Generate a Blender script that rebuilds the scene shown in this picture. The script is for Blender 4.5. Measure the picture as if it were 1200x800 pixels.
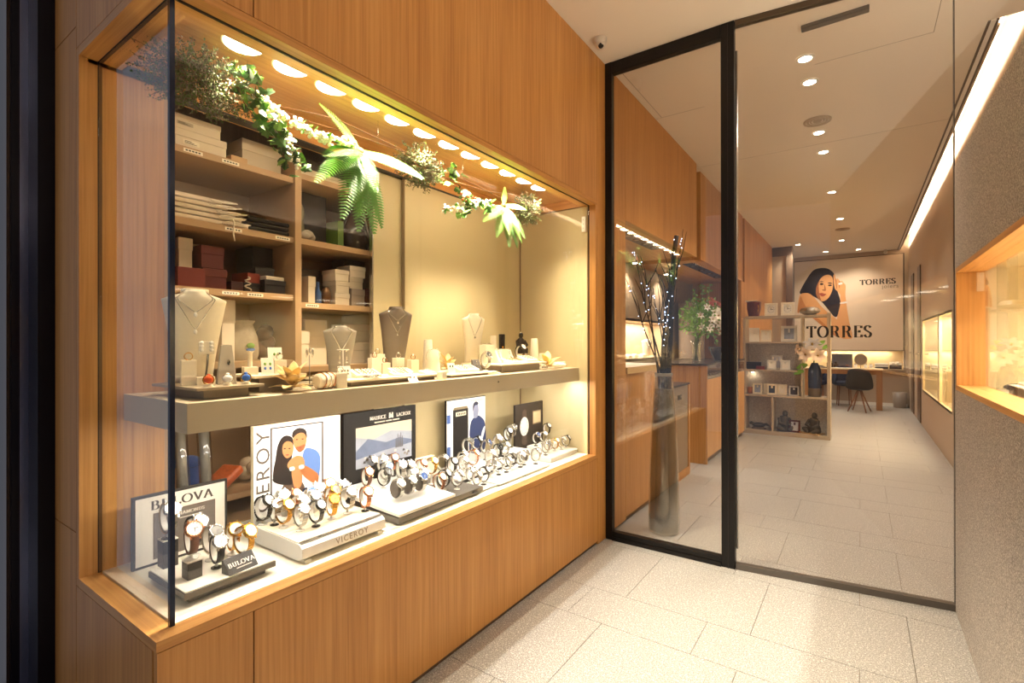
import bpy, bmesh, math, random
from mathutils import Vector, Matrix

for _o in list(bpy.data.objects):
    bpy.data.objects.remove(_o)
scene = bpy.context.scene
COL = scene.collection
R = random.Random(7)

# ---------------------------------------------------------------- camera
def set_camera():
    yaw, pitch, roll, fpx = -0.6087, 0.0013, -0.0013, 586.32
    d = Vector((math.sin(yaw) * math.cos(pitch), math.cos(yaw) * math.cos(pitch), math.sin(pitch)))
    r = Vector((math.cos(yaw), -math.sin(yaw), 0))
    u = r.cross(d)
    r2 = r * math.cos(roll) + u * math.sin(roll)
    u2 = -r * math.sin(roll) + u * math.cos(roll)
    m = Matrix((r2, u2, -d)).transposed().to_4x4()
    m.translation = Vector((1.281, -2.0399, 1.2))
    cd = bpy.data.cameras.new('camera')
    cd.sensor_width = 36.0
    cd.lens = fpx / 1200 * 36.0
    cd.clip_start = 0.02
    cd.clip_end = 60
    co = bpy.data.objects.new('camera', cd)
    co.matrix_world = m
    COL.objects.link(co)
    scene.camera = co
set_camera()

# ---------------------------------------------------------------- world and exposure
w = bpy.data.worlds.new('world')
scene.world = w
w.use_nodes = True
w.node_tree.nodes['Background'].inputs[0].default_value = (0.80, 0.82, 0.95, 1)
w.node_tree.nodes['Background'].inputs[1].default_value = 0.25
vs = scene.view_settings
vs.view_transform = 'Standard'
vs.look = 'None'
vs.gamma = 1.0
vs.exposure = 0.35
vs.use_curve_mapping = False

WARM = (1.0, 0.74, 0.44)
WARM2 = (1.0, 0.92, 0.80)
def area_light(name, loc, size, power, color=WARM, rot=(0, 0, 0), size_y=None, spread=math.pi, parent=None, shape=None):
    ld = bpy.data.lights.new(name, 'AREA')
    ld.energy = power
    ld.color = color
    ld.size = size
    ld.shape = shape or ('RECTANGLE' if size_y else 'DISK')
    if size_y:
        ld.size_y = size_y
    ld.spread = spread
    lo = bpy.data.objects.new(name, ld)
    lo.location = loc
    lo.rotation_euler = rot
    COL.objects.link(lo)
    if parent:
        lo.parent = parent
    return lo
# cove light strip above the right-hand shop wall
area_light('cove_light_strip', (1.93, 5.6, 2.96), 0.05, 62, (1.0, 0.91, 0.75), (0, math.radians(-125), 0), size_y=7.8)
# added fill light on top of the plaster box, brightens the entrance ceiling
area_light('box_top_fill_light', (1.90, -0.75, 1.992), 0.06, 18, (1.0, 0.94, 0.83), (math.pi, 0, 0), size_y=3.2)

# ---------------------------------------------------------------- materials
def lin(h):
    h = h.lstrip('#')
    out = []
    for i in (0, 2, 4):
        c = int(h[i:i + 2], 16) / 255
        out.append(c / 12.92 if c <= 0.04045 else ((c + 0.055) / 1.055) ** 2.4)
    return (out[0], out[1], out[2], 1.0)

MATS = {}
def mat(name, col, rough=0.5, metal=0.0, noise=0.0, nscale=40, bump=0.0, emit=None, estr=0.0, trans=0.0, ior=1.45, alpha=1.0, coat=0.0, sheen=0.0):
    if name in MATS:
        return MATS[name]
    m = bpy.data.materials.new(name)
    m.use_nodes = True
    nt = m.node_tree
    b = nt.nodes['Principled BSDF']
    c = lin(col) if isinstance(col, str) else tuple(col)
    b.inputs['Base Color'].default_value = c
    b.inputs['Roughness'].default_value = rough
    b.inputs['Metallic'].default_value = metal
    b.inputs['IOR'].default_value = ior
    b.inputs['Transmission Weight'].default_value = trans
    b.inputs['Coat Weight'].default_value = coat
    b.inputs['Alpha'].default_value = alpha
    if sheen:
        b.inputs['Sheen Weight'].default_value = sheen
    if emit:
        b.inputs['Emission Color'].default_value = lin(emit) if isinstance(emit, str) else tuple(emit) + (1,)
        b.inputs['Emission Strength'].default_value = estr
    if noise or bump:
        tc = nt.nodes.new('ShaderNodeTexCoord')
        n = nt.nodes.new('ShaderNodeTexNoise')
        n.inputs['Scale'].default_value = nscale
        n.inputs['Detail'].default_value = 4
        nt.links.new(tc.outputs['Object'], n.inputs['Vector'])
        if noise:
            mx = nt.nodes.new('ShaderNodeMix')
            mx.data_type = 'RGBA'
            mx.inputs['A'].default_value = tuple(x * (1 - noise) for x in c[:3]) + (1,)
            mx.inputs['B'].default_value = tuple(min(1, x * (1 + noise)) for x in c[:3]) + (1,)
            nt.links.new(n.outputs['Fac'], mx.inputs['Factor'])
            nt.links.new(mx.outputs['Result'], b.inputs['Base Color'])
        if bump:
            bp = nt.nodes.new('ShaderNodeBump')
            bp.inputs['Strength'].default_value = bump
            bp.inputs['Distance'].default_value = 0.002
            nt.links.new(n.outputs['Fac'], bp.inputs['Height'])
            nt.links.new(bp.outputs['Normal'], b.inputs['Normal'])
    MATS[name] = m
    return m

def wood(name, dark, mid, light, axis='Z', rough=0.42, fine=90.0):
    """oak veneer: long streaks along one world axis"""
    if name in MATS:
        return MATS[name]
    m = bpy.data.materials.new(name)
    m.use_nodes = True
    nt = m.node_tree
    b = nt.nodes['Principled BSDF']
    g = nt.nodes.new('ShaderNodeNewGeometry')
    def streak(sc, stretch, detail):
        mp = nt.nodes.new('ShaderNodeMapping')
        s = [sc, sc, sc]
        s['XYZ'.index(axis)] = sc * stretch
        mp.inputs['Scale'].default_value = s
        n = nt.nodes.new('ShaderNodeTexNoise')
        n.inputs['Scale'].default_value = 1.0
        n.inputs['Detail'].default_value = detail
        n.inputs['Roughness'].default_value = 0.6
        nt.links.new(g.outputs['Position'], mp.inputs['Vector'])
        nt.links.new(mp.outputs['Vector'], n.inputs['Vector'])
        return n
    a = streak(fine, 0.022, 3)
    c = streak(7.0, 0.05, 2)
    mm = nt.nodes.new('ShaderNodeMath')
    mm.operation = 'MULTIPLY_ADD'
    nt.links.new(a.outputs['Fac'], mm.inputs[0])
    mm.inputs[1].default_value = 0.6
    m2 = nt.nodes.new('ShaderNodeMath')
    m2.operation = 'MULTIPLY'
    m2.inputs[1].default_value = 0.4
    nt.links.new(c.outputs['Fac'], m2.inputs[0])
    nt.links.new(m2.outputs[0], mm.inputs[2])
    cr = nt.nodes.new('ShaderNodeValToRGB')
    e = cr.color_ramp.elements
    e[0].position = 0.36
    e[0].color = lin(dark)
    e[1].position = 0.66
    e[1].color = lin(light)
    k = cr.color_ramp.elements.new(0.5)
    k.color = lin(mid)
    nt.links.new(mm.outputs[0], cr.inputs['Fac'])
    nt.links.new(cr.outputs['Color'], b.inputs['Base Color'])
    b.inputs['Roughness'].default_value = rough
    bp = nt.nodes.new('ShaderNodeBump')
    bp.inputs['Strength'].default_value = 0.12
    bp.inputs['Distance'].default_value = 0.0015
    nt.links.new(a.outputs['Fac'], bp.inputs['Height'])
    nt.links.new(bp.outputs['Normal'], b.inputs['Normal'])
    MATS[name] = m
    return m

def speckle(name, base, lightc, darkc, scale=420.0, rough=0.5, amt=0.62, bump=0.0, spec=0.5):
    """terrazzo or granular plaster: fine world-space specks"""
    if name in MATS:
        return MATS[name]
    m = bpy.data.materials.new(name)
    m.use_nodes = True
    nt = m.node_tree
    b = nt.nodes['Principled BSDF']
    g = nt.nodes.new('ShaderNodeNewGeometry')
    v = nt.nodes.new('ShaderNodeTexNoise')
    v.inputs['Scale'].default_value = scale
    v.inputs['Detail'].default_value = 2
    v2 = nt.nodes.new('ShaderNodeTexNoise')
    v2.inputs['Scale'].default_value = scale * 0.55
    v2.inputs['Detail'].default_value = 1
    nt.links.new(g.outputs['Position'], v.inputs['Vector'])
    nt.links.new(g.outputs['Position'], v2.inputs['Vector'])
    cr = nt.nodes.new('ShaderNodeValToRGB')
    e = cr.color_ramp.elements
    e[0].position = 1 - amt
    e[0].color = lin(darkc)
    e[1].position = amt + 0.04
    e[1].color = lin(lightc)
    k = cr.color_ramp.elements.new(0.5)
    k.color = lin(base)
    nt.links.new(v.outputs['Fac'], cr.inputs['Fac'])
    cr2 = nt.nodes.new('ShaderNodeValToRGB')
    e = cr2.color_ramp.elements
    e[0].position = 0.62
    e[0].color = (0, 0, 0, 1)
    e[1].position = 0.66
    e[1].color = (1, 1, 1, 1)
    nt.links.new(v2.outputs['Fac'], cr2.inputs['Fac'])
    mx = nt.nodes.new('ShaderNodeMix')
    mx.data_type = 'RGBA'
    nt.links.new(cr2.outputs['Color'], mx.inputs['Factor'])
    nt.links.new(cr.outputs['Color'], mx.inputs['A'])
    mx.inputs['B'].default_value = lin(lightc)
    nt.links.new(mx.outputs['Result'], b.inputs['Base Color'])
    b.inputs['Roughness'].default_value = rough
    b.inputs['Specular IOR Level'].default_value = spec
    if bump:
        bp = nt.nodes.new('ShaderNodeBump')
        bp.inputs['Strength'].default_value = bump
        bp.inputs['Distance'].default_value = 0.002
        nt.links.new(v.outputs['Fac'], bp.inputs['Height'])
        nt.links.new(bp.outputs['Normal'], b.inputs['Normal'])
    MATS[name] = m
    return m

def pane(name, tint=(1, 1, 1), base=0.04, rough=0.0):
    """architectural glass: clear, with a mirror reflection that grows towards grazing angles"""
    if name in MATS:
        return MATS[name]
    m = bpy.data.materials.new(name)
    m.use_nodes = True
    nt = m.node_tree
    for n in list(nt.nodes):
        nt.nodes.remove(n)
    o = nt.nodes.new('ShaderNodeOutputMaterial')
    t = nt.nodes.new('ShaderNodeBsdfTransparent')
    t.inputs[0].default_value = tuple(tint) + (1,)
    g = nt.nodes.new('ShaderNodeBsdfGlossy')
    g.inputs['Roughness'].default_value = rough
    g.inputs['Color'].default_value = (1, 1, 1, 1)
    lw = nt.nodes.new('ShaderNodeLayerWeight')
    p = nt.nodes.new('ShaderNodeMath')
    p.operation = 'POWER'
    p.inputs[1].default_value = 5
    nt.links.new(lw.outputs['Facing'], p.inputs[0])
    ma = nt.nodes.new('ShaderNodeMath')
    ma.operation = 'MULTIPLY_ADD'
    ma.inputs[1].default_value = 1 - base
    ma.inputs[2].default_value = base
    nt.links.new(p.outputs[0], ma.inputs[0])
    mx = nt.nodes.new('ShaderNodeMixShader')
    nt.links.new(ma.outputs[0], mx.inputs[0])
    nt.links.new(t.outputs[0], mx.inputs[1])
    nt.links.new(g.outputs[0], mx.inputs[2])
    nt.links.new(mx.outputs[0], o.inputs[0])
    MATS[name] = m
    return m

def glow(name, col, strength):
    if name in MATS:
        return MATS[name]
    m = bpy.data.materials.new(name)
    m.use_nodes = True
    nt = m.node_tree
    for n in list(nt.nodes):
        nt.nodes.remove(n)
    o = nt.nodes.new('ShaderNodeOutputMaterial')
    e = nt.nodes.new('ShaderNodeEmission')
    e.inputs[0].default_value = tuple(col) + (1,)
    e.inputs[1].default_value = strength
    nt.links.new(e.outputs[0], o.inputs[0])
    MATS[name] = m
    return m

OAK = wood('oak_veneer', '#b07638', '#c48a48', '#d29a58', 'Z')
OAKY = wood('oak_board_long', '#b47a3c', '#c98f4c', '#d6a05c', 'Y')
OAKX = wood('oak_board_cross', '#b47a3c', '#c98f4c', '#d6a05c', 'X')
BEIGE = mat('beige_panel', '#b8a67e', 0.55, noise=0.04, nscale=6)
TAUPE = mat('taupe_laminate', '#a89478', 0.5)
CREAM = mat('cream_board', '#e9dfc8', 0.5, noise=0.03, nscale=30)
SHELFGREY = mat('greige_lacquer', '#bfae92', 0.45, noise=0.03, nscale=60)
TILE = speckle('terrazzo_tile', '#a29d98', '#d7d3cd', '#85807b', 230, 0.38, 0.66)
GROUT = mat('grout', '#8d7f70', 0.8)
STUCCO = speckle('sparkle_plaster', '#938880', '#d2c8bc', '#736960', 300, 0.55, 0.64, bump=0.2)
SHOPWALL = mat('shop_wall_paint', '#b7a18a', 0.6, noise=0.03, nscale=3)
CEIL = mat('ceiling_paint', '#e9dcc9', 0.8, noise=0.02, nscale=2)
GLASS = pane('clear_glass', (0.985, 0.99, 0.985), 0.022)
BLACKFRAME = mat('black_steel', '#15110f', 0.35, 0.3)
NAVY = mat('dark_navy_metal', '#0e1020', 0.3, 0.5)
CHROME = mat('chrome', '#d8d8d8', 0.12, 1.0)
STEEL = mat('brushed_steel', '#cfcac2', 0.25, 1.0)
WHITE = mat('white_lacquer', '#eeeae2', 0.4)
BLACK = mat('black_plastic', '#120f0d', 0.4)
DARKWOOD = wood('dark_walnut', '#4a3526', '#5b4331', '#6b503b', 'Z')

# ---------------------------------------------------------------- mesh helpers
class MB:
    def __init__(s):
        s.v = []
        s.f = []
        s.sm = []
    def add(s, vs, fs, smooth=False):
        o = len(s.v)
        s.v += [tuple(v) for v in vs]
        for f in fs:
            s.f.append(tuple(i + o for i in f))
            s.sm.append(smooth)
        return s
    def box(s, x0, x1, y0, y1, z0, z1):
        return s.add([(x0, y0, z0), (x1, y0, z0), (x1, y1, z0), (x0, y1, z0), (x0, y0, z1), (x1, y0, z1), (x1, y1, z1), (x0, y1, z1)],
                     [(3, 2, 1, 0), (4, 5, 6, 7), (0, 1, 5, 4), (1, 2, 6, 5), (2, 3, 7, 6), (3, 0, 4, 7)])
    def cbox(s, c, d):
        return s.box(c[0] - d[0] / 2, c[0] + d[0] / 2, c[1] - d[1] / 2, c[1] + d[1] / 2, c[2] - d[2] / 2, c[2] + d[2] / 2)
    def lathe(s, prof, n=20, c=(0, 0, 0), axis='Z', cap=True, sx=1.0, sy=1.0, smooth=True):
        vs = []
        for r, h in prof:
            for i in range(n):
                a = 2 * math.pi * i / n
                p = (r * math.cos(a) * sx, r * math.sin(a) * sy, h)
                if axis == 'X':
                    p = (p[2], p[0], p[1])
                elif axis == 'Y':
                    p = (p[1], p[2], p[0])
                vs.append((c[0] + p[0], c[1] + p[1], c[2] + p[2]))
        fs = []
        m = len(prof)
        for k in range(m - 1):
            for i in range(n):
                j = (i + 1) % n
                fs.append((k * n + i, k * n + j, (k + 1) * n + j, (k + 1) * n + i))
        s.add(vs, fs, smooth)
        if cap:
            o = len(s.v) - len(vs)
            if prof[0][0] > 1e-6:
                s.f.append(tuple(o + i for i in reversed(range(n))))
                s.sm.append(False)
            if prof[-1][0] > 1e-6:
                s.f.append(tuple(o + (m - 1) * n + i for i in range(n)))
                s.sm.append(False)
        return s
    def ell(s, c, r, n=12, m=8, rot=None):
        if not hasattr(r, '__len__'):
            r = (r, r, r)
        vs = []
        fs = []
        for k in range(m + 1):
            t = math.pi * k / m - math.pi / 2
            for i in range(n):
                a = 2 * math.pi * i / n
                p = Vector((r[0] * math.cos(t) * math.cos(a), r[1] * math.cos(t) * math.sin(a), r[2] * math.sin(t)))
                if rot is not None:
                    p = rot @ p
                vs.append((c[0] + p[0], c[1] + p[1], c[2] + p[2]))
        for k in range(m):
            for i in range(n):
                j = (i + 1) % n
                fs.append((k * n + i, k * n + j, (k + 1) * n + j, (k + 1) * n + i))
        return s.add(vs, fs, True)
    def tube(s, pts, r, n=6, closed=False, flat=None):
        """tube along points; r a number or a list; flat=(a,b) makes an elliptic section"""
        pts = [Vector(p) for p in pts]
        N = len(pts)
        rs = r if hasattr(r, '__len__') else [r] * N
        vs = []
        up = None
        for k in range(N):
            if closed:
                t = pts[(k + 1) % N] - pts[k - 1]
            else:
                t = pts[min(k + 1, N - 1)] - pts[max(k - 1, 0)]
            if t.length < 1e-9:
                t = Vector((0, 0, 1))
            t.normalize()
            if up is None:
                up = Vector((0, 0, 1)) if abs(t.z) < 0.9 else Vector((1, 0, 0))
            x = t.cross(up)
            if x.length < 1e-6:
                x = t.cross(Vector((0, 1, 0)))
            x.normalize()
            y = x.cross(t).normalized()
            up = y
            for i in range(n):
                a = 2 * math.pi * i / n
                fa, fb = flat if flat else (1, 1)
                vs.append(pts[k] + x * math.cos(a) * rs[k] * fa + y * math.sin(a) * rs[k] * fb)
        fs = []
        for k in range(N if closed else N - 1):
            q = (k + 1) % N
            for i in range(n):
                j = (i + 1) % n
                fs.append((k * n + i, k * n + j, q * n + j, q * n + i))
        if not closed:
            fs.append(tuple(reversed(range(n))))
            fs.append(tuple((N - 1) * n + i for i in range(n)))
        return s.add(vs, fs, True)
    def prism(s, poly, h0, h1, f=None):
        """polygon in (a,b) extruded along c; f maps (a,b,c) to xyz"""
        f = f or (lambda a, b, c: (a, b, c))
        n = len(poly)
        vs = [f(a, b, h0) for a, b in poly] + [f(a, b, h1) for a, b in poly]
        fs = [tuple(reversed(range(n))), tuple(range(n, 2 * n))]
        fs += [(i, (i + 1) % n, n + (i + 1) % n, n + i) for i in range(n)]
        return s.add(vs, fs)
    def xf(s, m):
        s.v = [tuple(m @ Vector(v)) for v in s.v]
        return s
    def mesh(s, name, material=None, bevel=0.0, bseg=2):
        me = bpy.data.meshes.new(name)
        me.from_pydata(s.v, [], s.f)
        bm = bmesh.new()
        bm.from_mesh(me)
        bmesh.ops.remove_doubles(bm, verts=bm.verts, dist=1e-6)
        for i, f in enumerate(bm.faces):
            pass
        bmesh.ops.recalc_face_normals(bm, faces=bm.faces)
        if bevel:
            es = [e for e in bm.edges if len(e.link_faces) == 2 and e.calc_face_angle(0) > 0.5]
            bmesh.ops.bevel(bm, geom=es, offset=bevel, segments=bseg, affect='EDGES', profile=0.5)
        bm.to_mesh(me)
        bm.free()
        if any(s.sm):
            if all(s.sm):
                me.polygons.foreach_set('use_smooth', [True] * len(me.polygons))
            else:
                me.polygons.foreach_set('use_smooth', [True] * len(me.polygons))
                me.set_sharp_from_angle(angle=math.radians(40))
        if material:
            me.materials.append(material)
        return me
    def build(s, name, material, parent=None, bevel=0.0, loc=None, rot=None, bseg=2):
        return obj(name, s.mesh(name, material, bevel, bseg), parent, loc, rot)

def obj(name, me, parent=None, loc=None, rot=None):
    o = bpy.data.objects.new(name, me)
    COL.objects.link(o)
    if parent:
        o.parent = parent
    if loc is not None:
        o.location = loc
    if rot is not None:
        o.rotation_euler = rot if hasattr(rot, '__len__') else (0, 0, rot)
    return o
def tag(o, label=None, cat=None, group=None, kind=None):
    if label:
        o['label'] = label
    if cat:
        o['category'] = cat
    if group:
        o['group'] = group
    if kind:
        o['kind'] = kind
    return o
def thing(name, label, cat, loc=(0, 0, 0), rz=0.0, group=None, kind=None):
    o = bpy.data.objects.new(name, None)
    o.empty_display_size = 0.02
    COL.objects.link(o)
    o.location = loc
    o.rotation_euler = rz if hasattr(rz, '__len__') else (0, 0, rz)
    return tag(o, label, cat, group, kind)
def box(name, m, parent, x0, x1, y0, y1, z0, z1, bevel=0.0):
    return MB().box(x0, x1, y0, y1, z0, z1).build(name, m, parent, bevel)
def copy_tree(o, loc=None, rz=None, label=None, parent=None):
    c = o.copy()
    COL.objects.link(c)
    c.parent = parent
    if loc is not None:
        c.location = loc
    if rz is not None:
        c.rotation_euler = rz if hasattr(rz, '__len__') else (0, 0, rz)
    if label:
        c['label'] = label
    for ch in o.children:
        copy_tree(ch, parent=c)
    return c
ORD = ['first', 'second', 'third', 'fourth', 'fifth', 'sixth', 'seventh', 'eighth', 'ninth', 'tenth', 'eleventh', 'twelfth', 'thirteenth', 'fourteenth', 'fifteenth', 'sixteenth']

def text_mesh(name, body, size, material, depth=0.0004, align='CENTER', space=1.0):
    cu = bpy.data.curves.new(name, 'FONT')
    cu.body = body
    cu.size = size
    cu.extrude = depth
    cu.align_x = align
    cu.align_y = 'CENTER'
    cu.space_character = space
    cu.resolution_u = 3
    t = bpy.data.objects.new(name, cu)
    COL.objects.link(t)
    dg = bpy.context.evaluated_depsgraph_get()
    me = bpy.data.meshes.new_from_object(t.evaluated_get(dg))
    bpy.data.objects.remove(t)
    me.name = name
    me.materials.clear()
    me.materials.append(material)
    return me
# orientation of flat print: text plane XY -> facing +X (reads along +Y), facing -Y (reads along +X)
FACE_PX = Matrix(((0, 0, 1), (1, 0, 0), (0, 1, 0))).to_euler()
FACE_MY = Matrix(((1, 0, 0), (0, 0, -1), (0, 1, 0))).to_euler()
def text(name, body, size, material, parent, loc, rot, align='CENTER', space=1.0, sx=1.0):
    o = obj(name, text_mesh(name, body, size, material, align=align, space=space), parent, loc, rot)
    o.scale = (sx, 1, 1)
    return o
# ================================================================ the setting
def struct(name):
    return thing(name, None, None, kind='structure')
ZS0, ZS1, ZL0, ZL1 = 0.511, 0.535, 2.012, 2.036       # sill and lintel boards of the shop window
Y0, YG, H = -1.581, 0.8065, 2.9
G = 0.0018                                            # half of a panel joint

# ---- floor of terrazzo slabs, alternating wide and narrow courses
floor = struct('floor')
tag(floor, 'pale terrazzo floor slabs in alternating wide and narrow courses')
box('grout_bed', GROUT, floor, -1.2, 2.4, -3.4, 9.62, -0.06, -0.004)
_tm = {}
def tile(w_, d_):
    k = (round(w_, 4), round(d_, 4))
    if k not in _tm:
        _tm[k] = MB().box(0.0012, k[0] - 0.0012, 0.0012, k[1] - 0.0012, -0.02, 0).mesh('floor_tile', TILE)
    return _tm[k]
def course(ya, yb, xoff):
    x = xoff
    while x < 2.05:
        xa, xb = max(x, -1.0), min(x + 0.535, 2.05)
        if xb - xa > 0.02:
            obj('floor_tile', tile(xb - xa, yb - ya), floor, (xa, ya, 0))
        x += 0.535
k0 = -0.07 - 4 * 0.802
while k0 < 9.6:
    course(k0, min(k0 + 0.267, 9.6), 0.205 - 0.535 * 3)
    course(k0 + 0.267, min(k0 + 0.802, 9.6), 0.372 - 0.535 * 3)
    k0 += 0.802

# ---- left wall: oak panels around the shop window
wl = struct('wall_left')
tag(wl, 'oak veneer wall panels around the shop window')
P = 0.02
def fpanel(y0, y1, z0, z1, x=0.0):
    box('wall_panel', OAK, wl, x - P, x, y0 + G, y1 - G, z0 + G, z1 - G)
fpanel(Y0, -1.364, 0.02, ZS0)
fpanel(-1.364, 0.684, 0.02, ZS0)
fpanel(0.684, 0.80, 0.0, H)
fpanel(Y0, -1.364, ZL1, H)
fpanel(-1.364, 0.684, ZL1, H)
box('plinth', DARKWOOD, wl, -0.03, -0.012, Y0 + 0.01, 0.684, 0.0, 0.02)
def epanel(x0, x1, z0, z1):
    box('wall_panel', OAK, wl, x0 + G, x1 - G, Y0, Y0 + P, z0 + G, z1 - G)
epanel(-0.752, -0.55, 0.0, 0.66)
epanel(-0.752, -0.55, 0.66, 2.10)
epanel(-0.55, -P - 0.001, 0.02, ZS0)
epanel(-0.752, -0.55, 2.10, H)
epanel(-0.55, -P - 0.001, ZL1, H)
# solid cores behind the panels
box('wall_core', DARKWOOD, wl, -0.75, -0.021, Y0 + P + 0.001, 0.795, 0.0, 0.50)
box('wall_core', DARKWOOD, wl, -0.75, -0.021, Y0 + P + 0.001, 0.795, 2.10, H)
box('wall_core', DARKWOOD, wl, -1.2, -0.553, Y0 + P + 0.001, -1.372, 0.0, H)
box('wall_core', DARKWOOD, wl, -1.2, -0.021, 0.69, 0.795, 0.0, H)
box('wall_core', DARKWOOD, wl, -1.2, -0.97, Y0 + P, 0.80, 0.0, H)

# dark facade post at the street edge
fp = struct('wall_facade')
tag(fp, 'dark navy metal facade post at the street edge')
box('post_face', NAVY, fp, -0.86, -0.755, -1.62, -1.56, 0, 3.2)
box('post_return', NAVY, fp, -1.9, -0.86, -1.66, -1.62, 0, 3.2)
box('guide_rail', mat('rail_bronze', '#3a3030', 0.3, 0.7), fp, -0.905, -0.868, -1.668, -1.64, 0, 3.2)
box('edge_trim', mat('edge_trim_blue', '#7f8ab8', 0.2, 0.9), fp, -0.866, -0.858, -1.64, -1.61, 0, 3.2)

# ---- shop window: oak box frame, glass, lined interior
wn = struct('window_1')
tag(wn, 'oak framed corner shop window with glass front')
def board(name, m, *a):
    return box(name, m, wn, *a, bevel=0.001)
# sill, mitred at the corner: front run and end run
MB().prism([(0, Y0), (0, 0.684), (-0.049, 0.66), (-0.049, Y0 + 0.049)], ZS0, ZS1).build('sill_board', OAKY, wn)
MB().prism([(0, Y0), (-0.049, Y0 + 0.049), (-0.528, Y0 + 0.049), (-0.528, Y0)], ZS0, ZS1).build('sill_board', OAKX, wn)
MB().prism([(0, Y0), (0, 0.684), (-0.10, 0.66), (-0.10, Y0 + 0.10)], ZL0, ZL1).build('lintel_board', OAKY, wn)
MB().prism([(0, Y0), (-0.10, Y0 + 0.10), (-0.528, Y0 + 0.10), (-0.528, Y0)], ZL0, ZL1).build('lintel_board', OAKX, wn)
board('jamb_board', OAK, -0.10, 0.0, 0.66, 0.684, ZS1, ZL0)
board('jamb_board', OAK, -0.55, -0.528, Y0, Y0 + 0.212, ZS0, ZL1)
# soffit with a shadow fascia above the display
board('soffit', OAKY, -0.60, -0.10, Y0 + 0.10, 0.66, 2.062, 2.085)
board('soffit_fascia', OAKY, -0.104, -0.10, Y0 + 0.10, 0.66, ZL1, 2.062)
board('soffit_fascia', OAKX, -0.528, -0.10, Y0 + 0.10, Y0 + 0.104, ZL1, 2.062)
board('head_rail', OAKY, -0.60, -0.528, Y0 + 0.02, 0.66, 2.0, 2.062)
board('head_rail', OAKX, -0.528, -0.10, 0.655, 0.684, ZL0, 2.062)
board('door_track', BLACK, -0.575, -0.529, -1.34, 0.655, 1.992, 2.0)
# groove for the glass, glass panes and the polished corner
GROOVE = mat('groove_dark', '#2a1c12', 0.7)
board('glass_channel', GROOVE, -0.0505, -0.0395, -1.53, 0.66, ZL0 - 0.002, ZL0)
board('glass_channel', GROOVE, -0.528, -0.05, -1.5385, -1.5275, ZL0 - 0.002, ZL0)
board('glass_channel', GROOVE, -0.529, -0.5275, -1.5385, -1.5275, ZS1, ZL0)
board('glass_channel', GROOVE, -0.0505, -0.0395, 0.6595, 0.661, ZS1, ZL0)
board('glass_pane', GLASS, -0.049, -0.041, -1.527, 0.659, ZS1 + 0.001, ZL0 - 0.002)
board('glass_pane', GLASS, -0.527, -0.052, -1.537, -1.529, ZS1 + 0.001, ZL0 - 0.002)
box('glass_corner', mat('polished_glass_edge', '#16233f', 0.15, 0.2), wn, -0.0535, -0.0425, -1.5385, -1.5275, ZS1, ZL0)
# cream display floor, beige end wall
board('display_floor', CREAM, -0.60, -0.0505, -1.527, 0.655, 0.50, 0.537)
board('end_panel', BEIGE, -0.528, -0.052, 0.655, 0.672, 0.537, 2.005)
box('corner_bead', mat('bead_brown', '#7b6244', 0.6), wn, -0.531, -0.526, 0.651, 0.656, 0.537, 2.0)

# round downlights in the soffit
LAMP = glow('lamp_disc_warm', (1.0, 0.87, 0.62), 26.0)
TRIMW = mat('lamp_trim', '#e8d9b8', 0.4)
disc = [(0.052 * math.cos(2 * math.pi * i / 28), 0.052 * math.sin(2 * math.pi * i / 28)) for i in range(28)]
disc2 = [(x * 1.12, y * 1.12) for x, y in disc]
for i in range(12):
    y = -1.297 + 0.1485 * i
    L = thing('soffit_downlight', '%s round lamp from the glass corner in the window soffit' % (['first', 'second', 'third', 'fourth', 'fifth', 'sixth', 'seventh', 'eighth', 'ninth', 'tenth', 'eleventh', 'last'][i]), 'downlight', (-0.180, y, 2.062), 0, 'round lamps in the window soffit')
    MB().prism(disc2, -0.0012, 0.0).build('lamp_trim', TRIMW, L)
    MB().prism(disc, -0.0026, -0.0012).build('lamp_lens', LAMP, L)
    ld = bpy.data.lights.new('lamp_spot', 'SPOT')
    ld.energy = 33
    ld.color = (1.0, 0.87, 0.64)
    ld.spot_size = math.radians(96)
    ld.spot_blend = 0.6
    ld.shadow_soft_size = 0.012
    lo = bpy.data.objects.new('lamp_spot', ld)
    lo.location = (0, 0, -0.017)
    lo.rotation_euler = (0, -0.13, 0)
    lo.parent = L
    COL.objects.link(lo)

# ---- ceiling with its recess line, and the light cove along the right
ce = struct('ceiling')
tag(ce, 'warm white plaster ceiling')
box('ceiling_slab', CEIL, ce, -1.2, 1.85, -3.4, 9.6, H, H + 0.1)
box('ceiling_slab', CEIL, ce, 1.85, 3.0, -3.4, 1.58, H, H + 0.25)
box('cove_top', CEIL, ce, 1.85, 2.1, 1.58, 9.6, 3.15, 3.2)
box('cove_edge', mat('cove_edge_dark', '#4b3a2c', 0.5), ce, 1.838, 1.85, 1.58, 9.6, H - 0.004, H + 0.012)
box('cove_edge', WHITE, ce, 1.8505, 1.872, 1.58, 9.6, H - 0.006, H + 0.004)
box('cove_edge', mat('cove_edge_dark', '#4b3a2c', 0.5), ce, 1.8725, 1.884, 1.58, 9.6, H - 0.006, H + 0.012)
box('ceiling_slab', CEIL, ce, 1.85, 1.8845, 1.58, 9.6, H + 0.013, 3.0)
box('cove_profile', STEEL, ce, 1.886, 1.906, 1.70, 9.50, 2.92, 2.93)
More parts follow.
